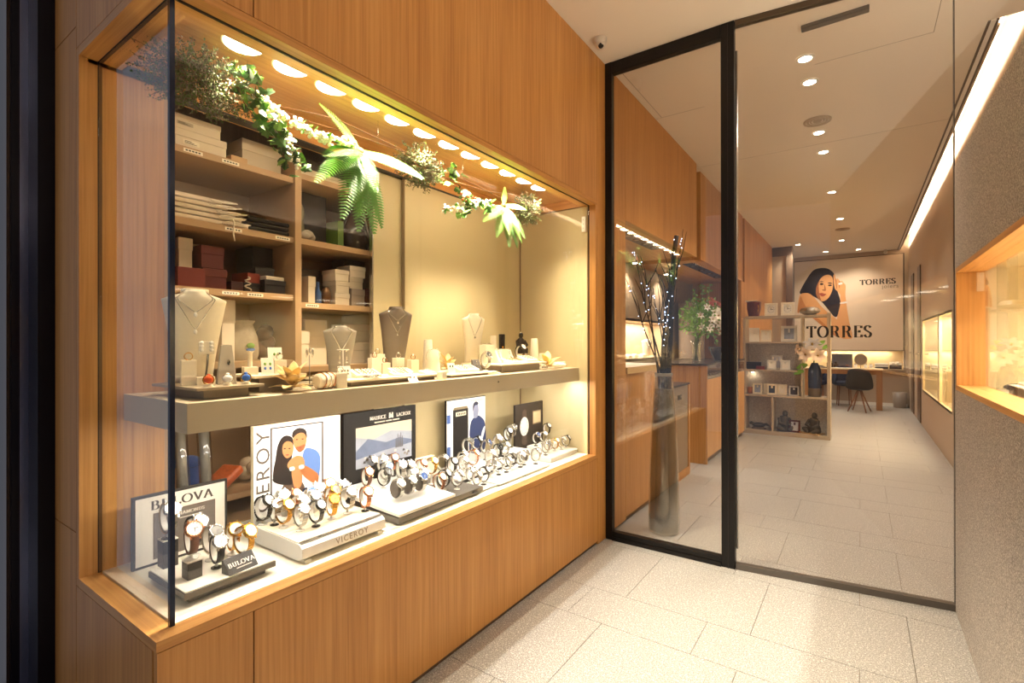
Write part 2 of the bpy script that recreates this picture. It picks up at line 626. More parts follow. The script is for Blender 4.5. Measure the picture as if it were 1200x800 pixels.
# hairline joints and access hatch
JOINT = mat('ceiling_joint', '#8a7458', 0.8)
box('hatch_joint', JOINT, ce, 1.612, 1.615, 0.9, 1.54, H - 0.0008, H)
box('hatch_joint', JOINT, ce, 1.05, 1.615, 1.538, 1.5405, H - 0.0008, H)
box('ceiling_joint', JOINT, ce, 0.0, 1.84, 3.0, 3.0025, H - 0.0008, H)
box('ceiling_joint', JOINT, ce, 0.0, 0.36, 1.72, 1.7225, H - 0.0008, H)
box('ceiling_joint', JOINT, ce, 0.045, 0.0475, 0.9, 1.72, H - 0.0008, H)

# ---- right wall: plastered box with a small shop window outside, painted wall inside
wr = struct('wall_right')
tag(wr, 'sparkling taupe plaster wall box on the right')
XR = 1.625
box('plaster_face', STUCCO, wr, XR, XR + 0.03, -3.2, 0.915, 0.0, 0.988)
box('plaster_face', STUCCO, wr, XR, XR + 0.03, -3.2, 0.915, 1.522, 1.98)
box('plaster_face', STUCCO, wr, XR, XR + 0.03, 0.887, 0.915, 0.988, 1.522)
box('plaster_face', STUCCO, wr, XR, XR + 0.03, -3.2, -1.9, 0.988, 1.522)
box('box_core', STUCCO, wr, XR + 0.031, 2.4, -3.2, 0.915, 0.0, 0.96)
box('box_core', STUCCO, wr, XR + 0.031, 2.4, -3.2, 0.915, 1.56, 1.98)
box('box_core', STUCCO, wr, 2.05, 2.4, -3.2, 0.915, 0.961, 1.559)
box('fill_light_profile', STEEL, wr, 1.865, 1.935, -2.35, 0.85, 1.9805, 1.990)  # bar put in as a base for the added fill light
wr2 = struct('wall_right_interior')
tag(wr2, 'taupe painted shop wall washed by cove light')
for (a, b, c, d) in [(0.90, 4.32, 0, 3.15), (7.1, 9.62, 0, 3.15), (4.32, 7.1, 0, 0.52), (4.32, 7.1, 1.487, 3.15)]:
    box('wall_face', SHOPWALL, wr2, 2.0, 2.06, a, b, c, d)
box('wall_face', SHOPWALL, wr2, 2.0, 2.06, -3.2, 0.90, 1.981, 3.15)
box('wall_core', SHOPWALL, wr2, 2.35, 2.4, 0.92, 9.6, 0, 3.15)
WN = mat('niche_cream', '#e8d3a4', 0.5)
for i, (a, b) in enumerate([(4.32, 5.30), (5.38, 7.1)]):
    nw = struct('window_%d' % (3 + i))
    tag(nw, 'lit cream display niche in the right shop wall')
    box('niche_back', WN, nw, 2.30, 2.34, a, b, 0.50, 1.51)
    box('niche_floor', WN, nw, 2.0, 2.30, a, b, 0.50, 0.522)
    box('niche_top', WN, nw, 2.0, 2.30, a, b, 1.485, 1.51)
    box('niche_side', WN, nw, 2.0, 2.30, a, a + 0.015, 0.522, 1.485)
    box('niche_side', WN, nw, 2.0, 2.30, b - 0.015, b, 0.522, 1.485)
    box('niche_glass', GLASS, nw, 2.012, 2.018, a + 0.015, b - 0.015, 0.523, 1.484)
    area_light('niche_light', (2.15, (a + b) / 2, 1.475), 0.12, 20, (1, 0.89, 0.68), (0, 0, 0), size_y=(b - a) * 0.85)
box('niche_mullion', SHOPWALL, wr2, 2.0, 2.3, 5.305, 5.375, 0.50, 1.51)
for i, (a, b) in enumerate([(7.30, 7.72), (8.42, 8.85)]):
    d_ = struct('door_%d' % (1 + i))
    tag(d_, 'tall dark brown flush door in the right shop wall')
    box('door_leaf', DARKWOOD, d_, 1.985, 1.9995, a, b, 0.02, 2.32, bevel=0.002)
    MB().lathe([(0.012, 0), (0.012, 0.05)], 10, (1.935, a + 0.05, 1.02), 'X').build('handle', CHROME, d_)

# ---- back wall with recessed worktop niche
wb = struct('wall_back')
tag(wb, 'back wall of the shop')
box('wall_face', SHOPWALL, wb, -1.2, 2.4, 9.6, 9.7, 0, 0.69)
box('wall_face', SHOPWALL, wb, -1.2, 2.4, 9.6, 9.7, 1.03, 3.2)
box('wall_face', SHOPWALL, wb, 1.93, 2.4, 9.6, 9.7, 0.69, 1.03)
box('niche_back', mat('back_niche', '#e2cfa8', 0.5), wb, -0.2, 1.95, 9.88, 9.9, 0.66, 1.06)
box('niche_top', SHOPWALL, wb, -0.2, 1.95, 9.6, 9.88, 1.031, 1.05)
box('niche_side', SHOPWALL, wb, 1.931, 1.95, 9.6, 9.88, 0.69, 1.03)
box('niche_shelf', TAUPE, wb, -0.2, 1.945, 9.52, 9.88, 0.668, 0.692)
area_light('niche_strip', (0.9, 9.80, 1.022), 1.7, 7, (1, 0.80, 0.52), (0, 0, 0), size_y=0.05)
bb = struct('baseboard_back')
tag(bb, 'pale skirting along the back wall')
box('skirting', WHITE, bb, -0.1, 1.98, 9.585, 9.6, 0.0, 0.06)

# ---- glazed shop front: black framed panel, then frameless glass turned slightly
sf = struct('window_2')
tag(sf, 'black steel framed glass panel beside the oak wall')
def fr(x0, x1, z0, z1, d=0.03):
    box('frame_bar', BLACKFRAME, sf, x0, x1, YG - 0.012, YG + d, z0, z1, bevel=0.002)
fr(0.0, 0.043, 0.0, H)
fr(0.668, 0.735, 0.0, H - 0.002)
fr(0.043, 0.668, 0.0, 0.052)
fr(0.043, 0.668, H - 0.072, H - 0.002)
box('frame_bar', BLACKFRAME, sf, 0.043, 0.668, YG - 0.018, YG - 0.0125, 0.0, 0.022)
box('frame_bead', mat('frame_seam', '#2c2624', 0.3, 0.4), sf, 0.700, 0.704, YG - 0.014, YG - 0.0122, 0.0, H - 0.01)
box('glass_pane', pane('door_glass', (0.96, 0.945, 0.92), 0.08), sf, 0.043, 0.668, YG + 0.006, YG + 0.014, 0.052, H - 0.072)
sg = struct('window_5')
tag(sg, 'frameless glass front between black frame and plaster wall')
sg.location = (0.737, YG + 0.006, 0)
sg.rotation_euler = (0, 0, math.atan2(0.11, 0.892))
SG = pane('front_glass', (0.975, 0.962, 0.94), 0.045)
box('glass_pane', SG, sg, 0.004, 0.893, 0.0, 0.010, 0.03, H - 0.03)
box('glass_pane', SG, sg, 0.897, 1.27, 0.0, 0.010, 1.985, H - 0.004)
box('floor_channel', mat('channel_grey', '#6b645e', 0.35, 0.6), sg, 0.0, 0.893, -0.012, 0.022, 0.0, 0.03)
box('head_channel', mat('channel_dark', '#5a4c3c', 0.4, 0.5), sg, 0.0, 0.897, -0.012, 0.022, H - 0.03, H - 0.001)
box('glass_joint', mat('joint_dark', '#3a3028', 0.4), sg, 0.8932, 0.8968, -0.002, 0.012, 0.0, H)
MB().tube([(0.006, 0.02, 0.10), (0.006, 0.02, 2.75)], 0.005, 8).build('edge_profile', STEEL, sg)

# ---- interior left side: oak bulkheads, wall, portal
iw = struct('wall_left_interior')
tag(iw, 'oak bulkheads and panelling along the left of the shop')
box('wall_panel', OAK, iw, -0.02, 0.0, 0.845, 1.118, 0.02, H - 0.002)
box('bulkhead_panel', OAK, iw, -0.02, 0.0, 1.122, 2.88, 2.006, H - 0.002)
box('bulkhead_soffit', OAKY, iw, -0.75, -0.021, 1.122, 2.95, 2.03, 2.05)
box('bulkhead_panel', OAK, iw, -0.047, -0.027, 3.125, 5.30, 2.02, H - 0.002)
box('bulkhead_end', OAK, iw, -0.75, -0.048, 3.125, 3.145, 2.02, H - 0.002)
box('bulkhead_soffit', OAKY, iw, -0.75, -0.048, 3.146, 5.30, 2.022, 2.04)
box('wall_panel', OAK, iw, -0.046, -0.026, 5.42, 8.02, 0.0, H - 0.002)
box('wall_panel', OAK, iw, -0.75, -0.047, 5.42, 5.44, 0.0, H - 0.002)
box('wall_panel', OAK, iw, -0.02, 0.0, 5.05, 5.30, 0.0, 2.0)
BACKTAN = mat('back_tan', '#8f7a62', 0.55, noise=0.04, nscale=5)
box('rear_wall', BACKTAN, iw, -0.76, -0.72, 0.845, 2.62, 0.0, H)
box('rear_wall', BACKTAN, iw, -0.76, -0.72, 4.45, 5.42, 0.0, H)
box('rear_wall', BACKTAN, iw, -0.76, -0.72, 2.62, 4.45, 1.43, H)
box('rear_wall', BACKTAN, iw, -0.76, -0.72, 2.62, 4.45, 0.0, 1.02)
box('rear_wall', BACKTAN, iw, -0.75, -0.02, 0.80, 0.843, 0.0, H)
LNI = mat('niche_lining', '#cbb28c', 0.5)
box('niche_back', LNI, iw, -1.02, -1.0, 2.62, 4.45, 1.0, 1.45)
box('niche_floor', LNI, iw, -1.0, -0.72, 2.62, 4.45, 1.0, 1.02)
box('niche_top', LNI, iw, -1.0, -0.72, 2.62, 4.45, 1.43, 1.45)
box('niche_side', LNI, iw, -1.0, -0.72, 4.43, 4.45, 1.021, 1.429)
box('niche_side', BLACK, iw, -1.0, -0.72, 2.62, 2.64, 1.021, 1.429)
area_light('niche_light', (-0.86, 3.5, 1.424), 0.12, 16, (1, 0.92, 0.80), (0, 0, 0), size_y=1.6)
pt = struct('trim_1')
tag(pt, 'dark brown portal frame by the back wall')
PTM = mat('portal_brown', '#6e5a48', 0.5)
box('portal_beam', PTM, pt, -0.05, 0.29, 8.10, 8.2, 2.74, H - 0.001)
box('portal_post', PTM, pt, 0.19, 0.29, 8.10, 8.2, 0.0, 2.74)
box('portal_infill', mat('infill_beige', '#b49c80', 0.6), pt, -0.05, 0.19, 8.14, 8.18, 0.0, 2.74)
# ================================================================ storage cabinet behind the display
CAB = mat('cabinet_laminate', '#ab8760', 0.5, noise=0.03, nscale=8)
cab = thing('storage_cabinet', 'tan open storage cabinet behind the window display with sliding beige doors', 'cabinet', (0, 0, 0))
box('side_panel', CAB, cab, -0.95, -0.531, -1.369, -1.342, 0.54, 1.99)
box('side_panel', CAB, cab, -0.95, -0.58, -0.40, -0.38, 0.54, 1.99)
box('back_panel', CAB, cab, -0.962, -0.951, -1.369, 0.66, 0.54, 1.99)
box('divider', CAB, cab, -0.95, -0.59, -0.884, -0.856, 0.54, 1.99, bevel=0.001)
box('base', CAB, cab, -0.95, -0.602, -1.34, 0.65, 0.51, 0.54)
SH_L = [1.868, 1.625, 1.392, 1.13, 0.648]
SH_R = [1.895, 1.628, 1.366, 1.10, 0.648]
for z in SH_L:
    s_ = box('shelf', CAB, cab, -0.95, -0.602, -1.341, -0.885, z - 0.024, z, bevel=0.001)
for z in SH_R:
    box('shelf', CAB, cab, -0.95, -0.602, -0.855, -0.401, z - 0.024, z, bevel=0.001)
LBL = mat('label_paper', '#e9dcc4', 0.6)
INK = mat('ink_dark', '#2a211b', 0.6)
for (y, z) in [(-1.255, 1.856), (-1.13, 1.856), (-1.12, 1.613), (-0.93, 1.613), (-1.13, 1.380), (-1.04, 1.380), (-0.80, 1.354)]:
    l_ = box('shelf_label', LBL, cab, -0.602, -0.6012, y - 0.03, y + 0.03, z - 0.006, z + 0.006)
    for k in range(5):
        box('print_line', INK, l_, -0.6012, -0.6009, y - 0.024 + k * 0.010, y - 0.024 + k * 0.010 + 0.007, z - 0.0025, z + 0.0025)
d1 = box('sliding_door', BEIGE, cab, -0.572, -0.556, -0.52, 0.30, 0.54, 1.991)
box('door_edge', STEEL, d1, -0.573, -0.553, -0.527, -0.52, 0.54, 1.991)
d2 = box('sliding_door', BEIGE, cab, -0.548, -0.532, -0.345, 0.65, 0.54, 1.991)
box('door_edge', mat('door_edge_taupe', '#8d7858', 0.5), d2, -0.5485, -0.531, -0.350, -0.345, 0.54, 1.991)

# ---- things kept on the storage shelves
def carton(label, x, y0, y1, z0, z1, colr, depth=0.16, lid=True, sticker=None, cat='box', group='boxes in the storage cabinet', rz=0.0, name='storage_box', rough=0.6):
    cx, cy = x - depth / 2, (y0 + y1) / 2
    t = thing(name, label, cat, (cx, cy, z0), rz, group)
    m_ = mat('carton_' + colr.strip('#'), colr, rough, noise=0.05, nscale=14)
    w_, h_ = (y1 - y0) / 2, z1 - z0
    if lid:
        k = h_ * 0.62
        MB().box(-depth / 2 + 0.002, depth / 2 - 0.002, -w_ + 0.002, w_ - 0.002, 0, k + 0.004).build('box_body', m_, t, 0.0008)
        MB().box(-depth / 2, depth / 2, -w_, w_, k, h_).build('box_lid', m_, t, 0.0012)
    else:
        MB().box(-depth / 2, depth / 2, -w_, w_, 0, h_).build('box_body', m_, t, 0.0012)
    if sticker:
        s0 = MB().box(depth / 2, depth / 2 + 0.0006, -w_ * 0.7, -w_ * 0.1, h_ * 0.25, h_ * 0.5).build('sticker', LBL if sticker == 'pale' else mat('sticker_grey', '#b8a890', 0.6), t)
        for q in range(3):
            MB().box(depth / 2 + 0.0006, depth / 2 + 0.0009, -w_ * 0.65, -w_ * (0.2 + 0.1 * q), h_ * (0.3 + 0.06 * q), h_ * (0.325 + 0.06 * q)).build('print_line', INK, s0)
    return t
W1, W2, RED, BLK, GRY, TAN = '#d9c7ae', '#c9b79d', '#5a1a14', '#1d1512', '#8d7c6c', '#b38c62'
carton('large white shoe-type carton at the near end of the top storage shelf', -0.63, -1.30, -1.13, 1.869, 1.935, W1, 0.26, sticker='pale')
carton('second large white carton stacked on the lower one on the top storage shelf', -0.63, -1.32, -1.15, 1.936, 1.985, W1, 0.26, sticker='grey')
carton('small tan carton beside the white cartons on the top storage shelf', -0.61, -1.125, -1.065, 1.869, 1.889, TAN, 0.10, lid=False)
carton('greyish white carton behind the ivy on the top storage shelf', -0.66, -1.06, -0.90, 1.869, 1.985, W2, 0.22)
carton('flat white carton on the top right storage shelf', -0.64, -0.845, -0.60, 1.896, 1.935, W2, 0.22)
carton('dark brown carton stacked on the flat white one, top right storage shelf', -0.66, -0.84, -0.56, 1.936, 1.985, '#2c1f18', 0.22)
# shelf two: white drawstring bags and black bags
for i in range(5):
    dz = 0.018 * i
    b_ = thing('paper_bag', '%s white carrier bag up in the pile with cord handles on the second storage shelf' % ['lowest', 'second', 'third', 'fourth', 'topmost'][i], 'bag', (-0.71, -1.19 - 0.012 * i, 1.626 + dz), R.uniform(-0.05, 0.05), 'white carrier bags')
    MB().box(-0.10, 0.10, -0.13, 0.13 - 0.012 * i, 0.0, 0.015).build('bag_body', mat('bag_white', '#d3bfa4', 0.7, noise=0.08, nscale=30), b_, 0.004)
    pts = [(0.10, 0.06 + 0.02 * math.sin(t_ * 2.1 + i), 0.008 + 0.012 * math.sin(t_ * 1.3 + i)) for t_ in range(3)]
    hp = [(0.108 + 0.006 * math.sin(j * 0.9), 0.07 + 0.045 * math.cos(j * 0.7 + i) + 0.02 * j / 12, 0.008 + 0.005 * math.sin(j * 0.8 + i)) for j in range(16)]
    MB().tube(hp, 0.0022, 5).build('cord_handle', mat('cord_cream', '#e7d6bd', 0.8), b_)
    if i == 1:
        MB().tube([(0.104, 0.08, 0.008), (0.118, 0.082, -0.004), (0.121, 0.078, -0.05), (0.120, 0.083, -0.075)], 0.0024, 5).build('cord_end', mat('cord_cream', '#e7d6bd', 0.8), b_)
for i in range(3):
    b_ = thing('plastic_bag', '%s black glossy bag folded flat on the second storage shelf' % ['lowest', 'middle', 'topmost'][i], 'bag', (-0.72, -0.985, 1.626 + 0.018 * i), R.uniform(-0.06, 0.06), 'black folded bags')
    MB().box(-0.11, 0.11, -0.09 + 0.006 * i, 0.09, 0.0, 0.016).build('bag_body', mat('bag_black', '#171310', 0.25, noise=0.2, nscale=25, bump=0.5), b_, 0.005)
    MB().box(0.06, 0.112, -0.07, -0.05 + 0.02 * i, 0.0161, 0.0175).build('bag_fold', mat('bag_black', '#171310', 0.25), b_)
# shelf three left
t = thing('canister', 'tall dark red cylinder at the near end of the third storage shelf', 'canister', (-0.72, -1.30, 1.393), 0)
MB().lathe([(0.03, 0), (0.03, 0.185)], 20).build('canister_body', mat('canister_red', '#7c2a1c', 0.4), t)
MB().lathe([(0.031, 0.186), (0.031, 0.205), (0.028, 0.208)], 20).build('canister_lid', mat('carton_white', W1, 0.5), t)
carton('upright white carton between the red canister and red boxes', -0.70, -1.262, -1.215, 1.4615, 1.575, W1, 0.12)
carton('wide dark red box at the front of the third storage shelf', -0.63, -1.292, -1.205, 1.393, 1.461, '#6b2016', 0.14, lid=False)
carton('lower maroon box in the stack of two on the third storage shelf', -0.66, -1.20, -1.115, 1.393, 1.47, RED, 0.14)
carton('upper maroon box in the stack of two on the third storage shelf', -0.66, -1.205, -1.125, 1.471, 1.552, RED, 0.13)
carton('small maroon box leaning beside the stacked maroon boxes', -0.65, -1.105, -1.06, 1.393, 1.43, '#3a130e', 0.10, lid=False)
carton('small red box on top of dark boxes amid the third storage shelf', -0.66, -1.05, -0.995, 1.432, 1.47, '#7a2a18', 0.09, lid=False, rz=0.2)
carton('black jewellery case below the small red box on the third storage shelf', -0.66, -1.052, -0.99, 1.393, 1.4315, BLK, 0.12, lid=True)
carton('flat cream carton on black box on the third storage shelf', -0.64, -0.985, -0.905, 1.448, 1.463, W1, 0.10, lid=False, rz=0.12)
carton('low black box in front on the third storage shelf', -0.63, -0.988, -0.90, 1.393, 1.447, BLK, 0.10, lid=True)
carton('curved black case on the flat cream carton, third storage shelf', -0.66, -1.0, -0.925, 1.464, 1.495, '#241a15', 0.10, lid=True, rz=-0.15)
carton('tall black carton in the corner of the third storage shelf', -0.745, -0.975, -0.89, 1.393, 1.592, BLK, 0.14, lid=True)
t = thing('cable_coil', 'loose coil of grey cable hanging among the red boxes', 'cable', (-0.622, -1.058, 1.394), 0)
MB().tube([(0.0, 0.012 * math.sin(j * 1.1), 0.004 + 0.05 * (1 - j / 14)) if j < 14 else (0.004, 0.01, 0.004) for j in range(15)], 0.003, 5).build('cable', mat('cable_grey', '#a8957c', 0.5), t)
# right bay second shelf
t = thing('framed_picture', 'black framed plant picture standing on the right storage shelf', 'picture', (-0.75, -0.738, 1.629), 0)
MB().box(-0.012, 0.012, -0.10, 0.10, 0, 0.235).build('frame', BLK and mat('carton_1d1512', BLK, 0.5), t, 0.002)
MB().ell((0.013, -0.045, 0.14), (0.003, 0.035, 0.05)).build('leaf_motif', mat('motif_sage', '#6f6a52', 0.6), t)
MB().ell((0.013, -0.03, 0.06), (0.003, 0.02, 0.06)).build('leaf_motif', mat('motif_sage', '#6f6a52', 0.6), t)
t = thing('plastic_wrap', 'crumpled bubble wrap lump at the front of the right storage shelf', 'bubble wrap', (-0.66, -0.775, 1.629), 0)
lump = MB()
for k in range(9):
    lump.ell((R.uniform(-0.03, 0.03), R.uniform(-0.05, 0.05), 0.018 + R.uniform(0, 0.014)), (R.uniform(0.02, 0.03), R.uniform(0.015, 0.03), 0.018), 10, 6)
lump.build('wrap', mat('bubble_wrap', '#a99c8c', 0.15, noise=0.2, nscale=60, bump=0.8), t)
carton('slim green folder standing on the right storage shelf', -0.66, -0.632, -0.602, 1.629, 1.752, '#55702c', 0.12, lid=False, cat='folder', name='folder')
t = thing('wrapped_parcel', 'dark parcel in shiny clear film on the right storage shelf', 'parcel', (-0.70, -0.51, 1.629), 0.1)
MB().lathe([(0.055, 0), (0.075, 0.04), (0.07, 0.12), (0.035, 0.17), (0.03, 0.2)], 11, sx=0.9).build('parcel', mat('film_dark', '#2b211b', 0.12, noise=0.5, nscale=30, bump=1.0), t)
MB().tube([(0.07, -0.02, 0.19), (0.075, 0.01, 0.10), (0.078, 0.04, 0.02)], 0.004, 6).build('film_edge', mat('film_pale', '#8d8172', 0.1), t)
# right bay third shelf
for lab, a in [('slim white carton at the left of the third right storage shelf', (-0.63, -0.80, -0.765, 1.367, 1.48, W2)),
               ('black box behind the slim white carton', (-0.67, -0.85, -0.805, 1.367, 1.52, BLK)),
               ('lowest white box of the centre stack on the third right storage shelf', (-0.63, -0.668, -0.59, 1.367, 1.42, W2)),
               ('middle white box of the centre stack on the third right storage shelf', (-0.63, -0.665, -0.592, 1.421, 1.474, W2)),
               ('topmost white box of the centre stack on the third right storage shelf', (-0.63, -0.668, -0.594, 1.475, 1.525, W1)),
               ('grey box at the right front of the third right storage shelf', (-0.63, -0.582, -0.505, 1.367, 1.447, GRY)),
               ('white box with black band on the grey box', (-0.65, -0.578, -0.50, 1.448, 1.502, W2)),
               ('white box topmost of the right stack', (-0.65, -0.575, -0.485, 1.503, 1.555, W1)),
               ('dark maroon box in the right corner of the third storage shelf', (-0.63, -0.50, -0.425, 1.367, 1.455, '#4a1c13')),
               ('charcoal box behind the right stack', (-0.75, -0.53, -0.41, 1.456, 1.60, '#3a2e27')),
               ('charcoal box behind the centre stack', (-0.77, -0.75, -0.65, 1.367, 1.53, '#4a3c32'))]:
    carton(lab, a[0], a[1], a[2], a[3], a[4], a[5], 0.10)
t = thing('bottle', 'blue and chrome ornament bottle among boxes on the third right storage shelf', 'bottle', (-0.66, -0.735, 1.367), 0)
MB().lathe([(0.014, 0), (0.016, 0.01), (0.016, 0.05), (0.008, 0.065), (0.007, 0.09), (0.009, 0.095)], 14).build('bottle_body', mat('bottle_blue', '#5a76a8', 0.1, 0.6), t)
t = thing('ornament', 'round bronze ornament beside the blue bottle on the storage shelf', 'ornament', (-0.66, -0.695, 1.367), 0)
MB().lathe([(0.015, 0), (0.022, 0.02), (0.022, 0.05), (0.012, 0.075), (0.004, 0.08)], 14).build('ornament_body', mat('bronze_pot', '#6b4a30', 0.3, 0.6), t)
# fourth shelf, behind the jewellery
carton('tall white carton beside the large bust in the storage cabinet', -0.66, -1.135, -1.085, 1.131, 1.36, W1, 0.12)
t = thing('cloth_bag', 'rough grey cloth bag slumped on the fourth storage shelf', 'bag', (-0.71, -1.035, 1.131), 0)
MB().lathe([(0.055, 0), (0.065, 0.03), (0.058, 0.09), (0.04, 0.14), (0.05, 0.155)], 13, sx=0.8).build('bag_body', mat('burlap', '#9b8a72', 0.9, noise=0.3, nscale=60, bump=1.0), t)
t = thing('fur_lump', 'dark brown sheepskin lump on the fourth storage shelf', 'fabric', (-0.72, -0.950, 1.131), 0)
fl = MB()
for k in range(7):
    fl.ell((R.uniform(-0.03, 0.03), R.uniform(-0.025, 0.025), 0.03 + k * 0.014), (0.035, 0.03, 0.03), 10, 6)
fl.build('fabric_lump', mat('sheepskin', '#4b3424', 0.95, noise=0.4, nscale=50, bump=1.0), t)
for lab, a in [('white carton left of the small bust in the lower right cabinet bay', (-0.66, -0.845, -0.775, 1.101, 1.25, W2)),
               ('tall white carton behind the small bust in the lower right cabinet bay', (-0.70, -0.77, -0.66, 1.101, 1.30, W2)),
               ('grey carton right of the small bust in the lower right cabinet bay', (-0.66, -0.655, -0.59, 1.101, 1.235, GRY)),
               ('wide greyish carton by the sliding door in the lower right cabinet bay', (-0.68, -0.58, -0.42, 1.101, 1.20, '#a5937e')),
               ('upper greyish carton by the sliding door in the lower right cabinet bay', (-0.70, -0.57, -0.41, 1.201, 1.285, '#b5a38d'))]:
    carton(lab, a[0], a[1], a[2], a[3], a[4], a[5], 0.10)
# under the shelf: acrylic tubes, packet, film bag
CLEAR = pane('acrylic', (0.86, 0.84, 0.80), 0.10, 0.1)
for i, (y, top) in enumerate([(-1.318, 0.966), (-1.246, 0.966)]):
    t = thing('acrylic_tube', '%s clear acrylic tube leaning below the display shelf' % ['left', 'right'][i], 'tube', (-0.575, y, 0.5376), 0, 'acrylic tubes')
    MB().tube([(0.0, 0.03, 0.0), (0.018, 0.0, 0.429)], 0.021, 18).build('tube_wall', CLEAR, t)
    MB().tube([(0.0, 0.03, 0.002), (0.018, 0.0, 0.427)], 0.015, 14).build('tube_filling', mat('tube_filling', '#9c968c', 0.4), t)
t = thing('foil_packet', 'orange and red foil packet on the lowest storage shelf', 'packet', (-0.70, -1.10, 0.649), 0.35)
MB().box(-0.045, 0.045, -0.055, 0.055, 0, 0.035).xf(Matrix.Rotation(0.5, 4, 'X')).xf(Matrix.Translation((0, 0, 0.027))).build('packet', mat('packet_orange', '#b5562a', 0.3, noise=0.6, nscale=110), t, 0.012, bseg=3)
t = thing('film_bag', 'crumpled clear plastic bag beside the orange packet', 'bag', (-0.72, -0.99, 0.649), 0)
fl = MB()
for k in range(8):
    fl.ell((R.uniform(-0.03, 0.03), R.uniform(-0.04, 0.04), 0.03 + R.uniform(0, 0.04)), (0.03, 0.035, 0.03), 9, 6)
fl.build('bag_body', mat('film_crumpled', '#b09a7c', 0.15, noise=0.3, nscale=50, bump=1.0), t)
t = thing('storage_jar', 'blue plastic jar behind the acrylic tubes', 'jar', (-0.69, -1.235, 0.649), 0)
MB().lathe([(0.035, 0.0), (0.035, 0.11), (0.05, 0.115), (0.05, 0.13), (0.02, 0.145)], 16).build('cap', mat('cap_blue', '#3d558e', 0.4), t)

# ================================================================ floating display shelf
fs = thing('display_shelf', 'thick greige floating shelf running through the shop window', 'shelf', (0, 0, 0))
box('shelf_slab', SHELFGREY, fs, -0.527, -0.107, -1.476, 0.654, 0.969, 1.047, bevel=0.0015)
box('led_strip', glow('led_strip_warm', (1.0, 0.95, 0.86), 155.0), fs, -0.132, -0.119, -1.44, 0.62, 0.9686, 0.9692)
box('led_strip', glow('led_strip_dim', (1.0, 0.93, 0.80), 30.0), fs, -0.332, -0.318, -1.44, 0.62, 0.9686, 0.9692)
MB().lathe([(0.004, 0), (0.004, 0.002)], 12, (-0.107, -0.16, 1.015), 'X').build('screw_cap', mat('screw_cap', '#5a4f40', 0.4), fs)
# white contact sensor high on the end panel
t = thing('alarm_sensor', 'small white alarm sensor at the top of the end panel', 'sensor', (-0.068, 0.655, 1.90), 0)
MB().box(-0.012, 0.012, -0.018, -0.0005, -0.045, 0.045).build('sensor_body', WHITE, t, 0.003)
for z in (-0.025, 0.0, 0.025):
    MB().box(-0.002, 0.002, -0.0195, -0.018, z - 0.002, z + 0.002).build('screw', mat('screw_cap', '#5a4f40', 0.4), t)
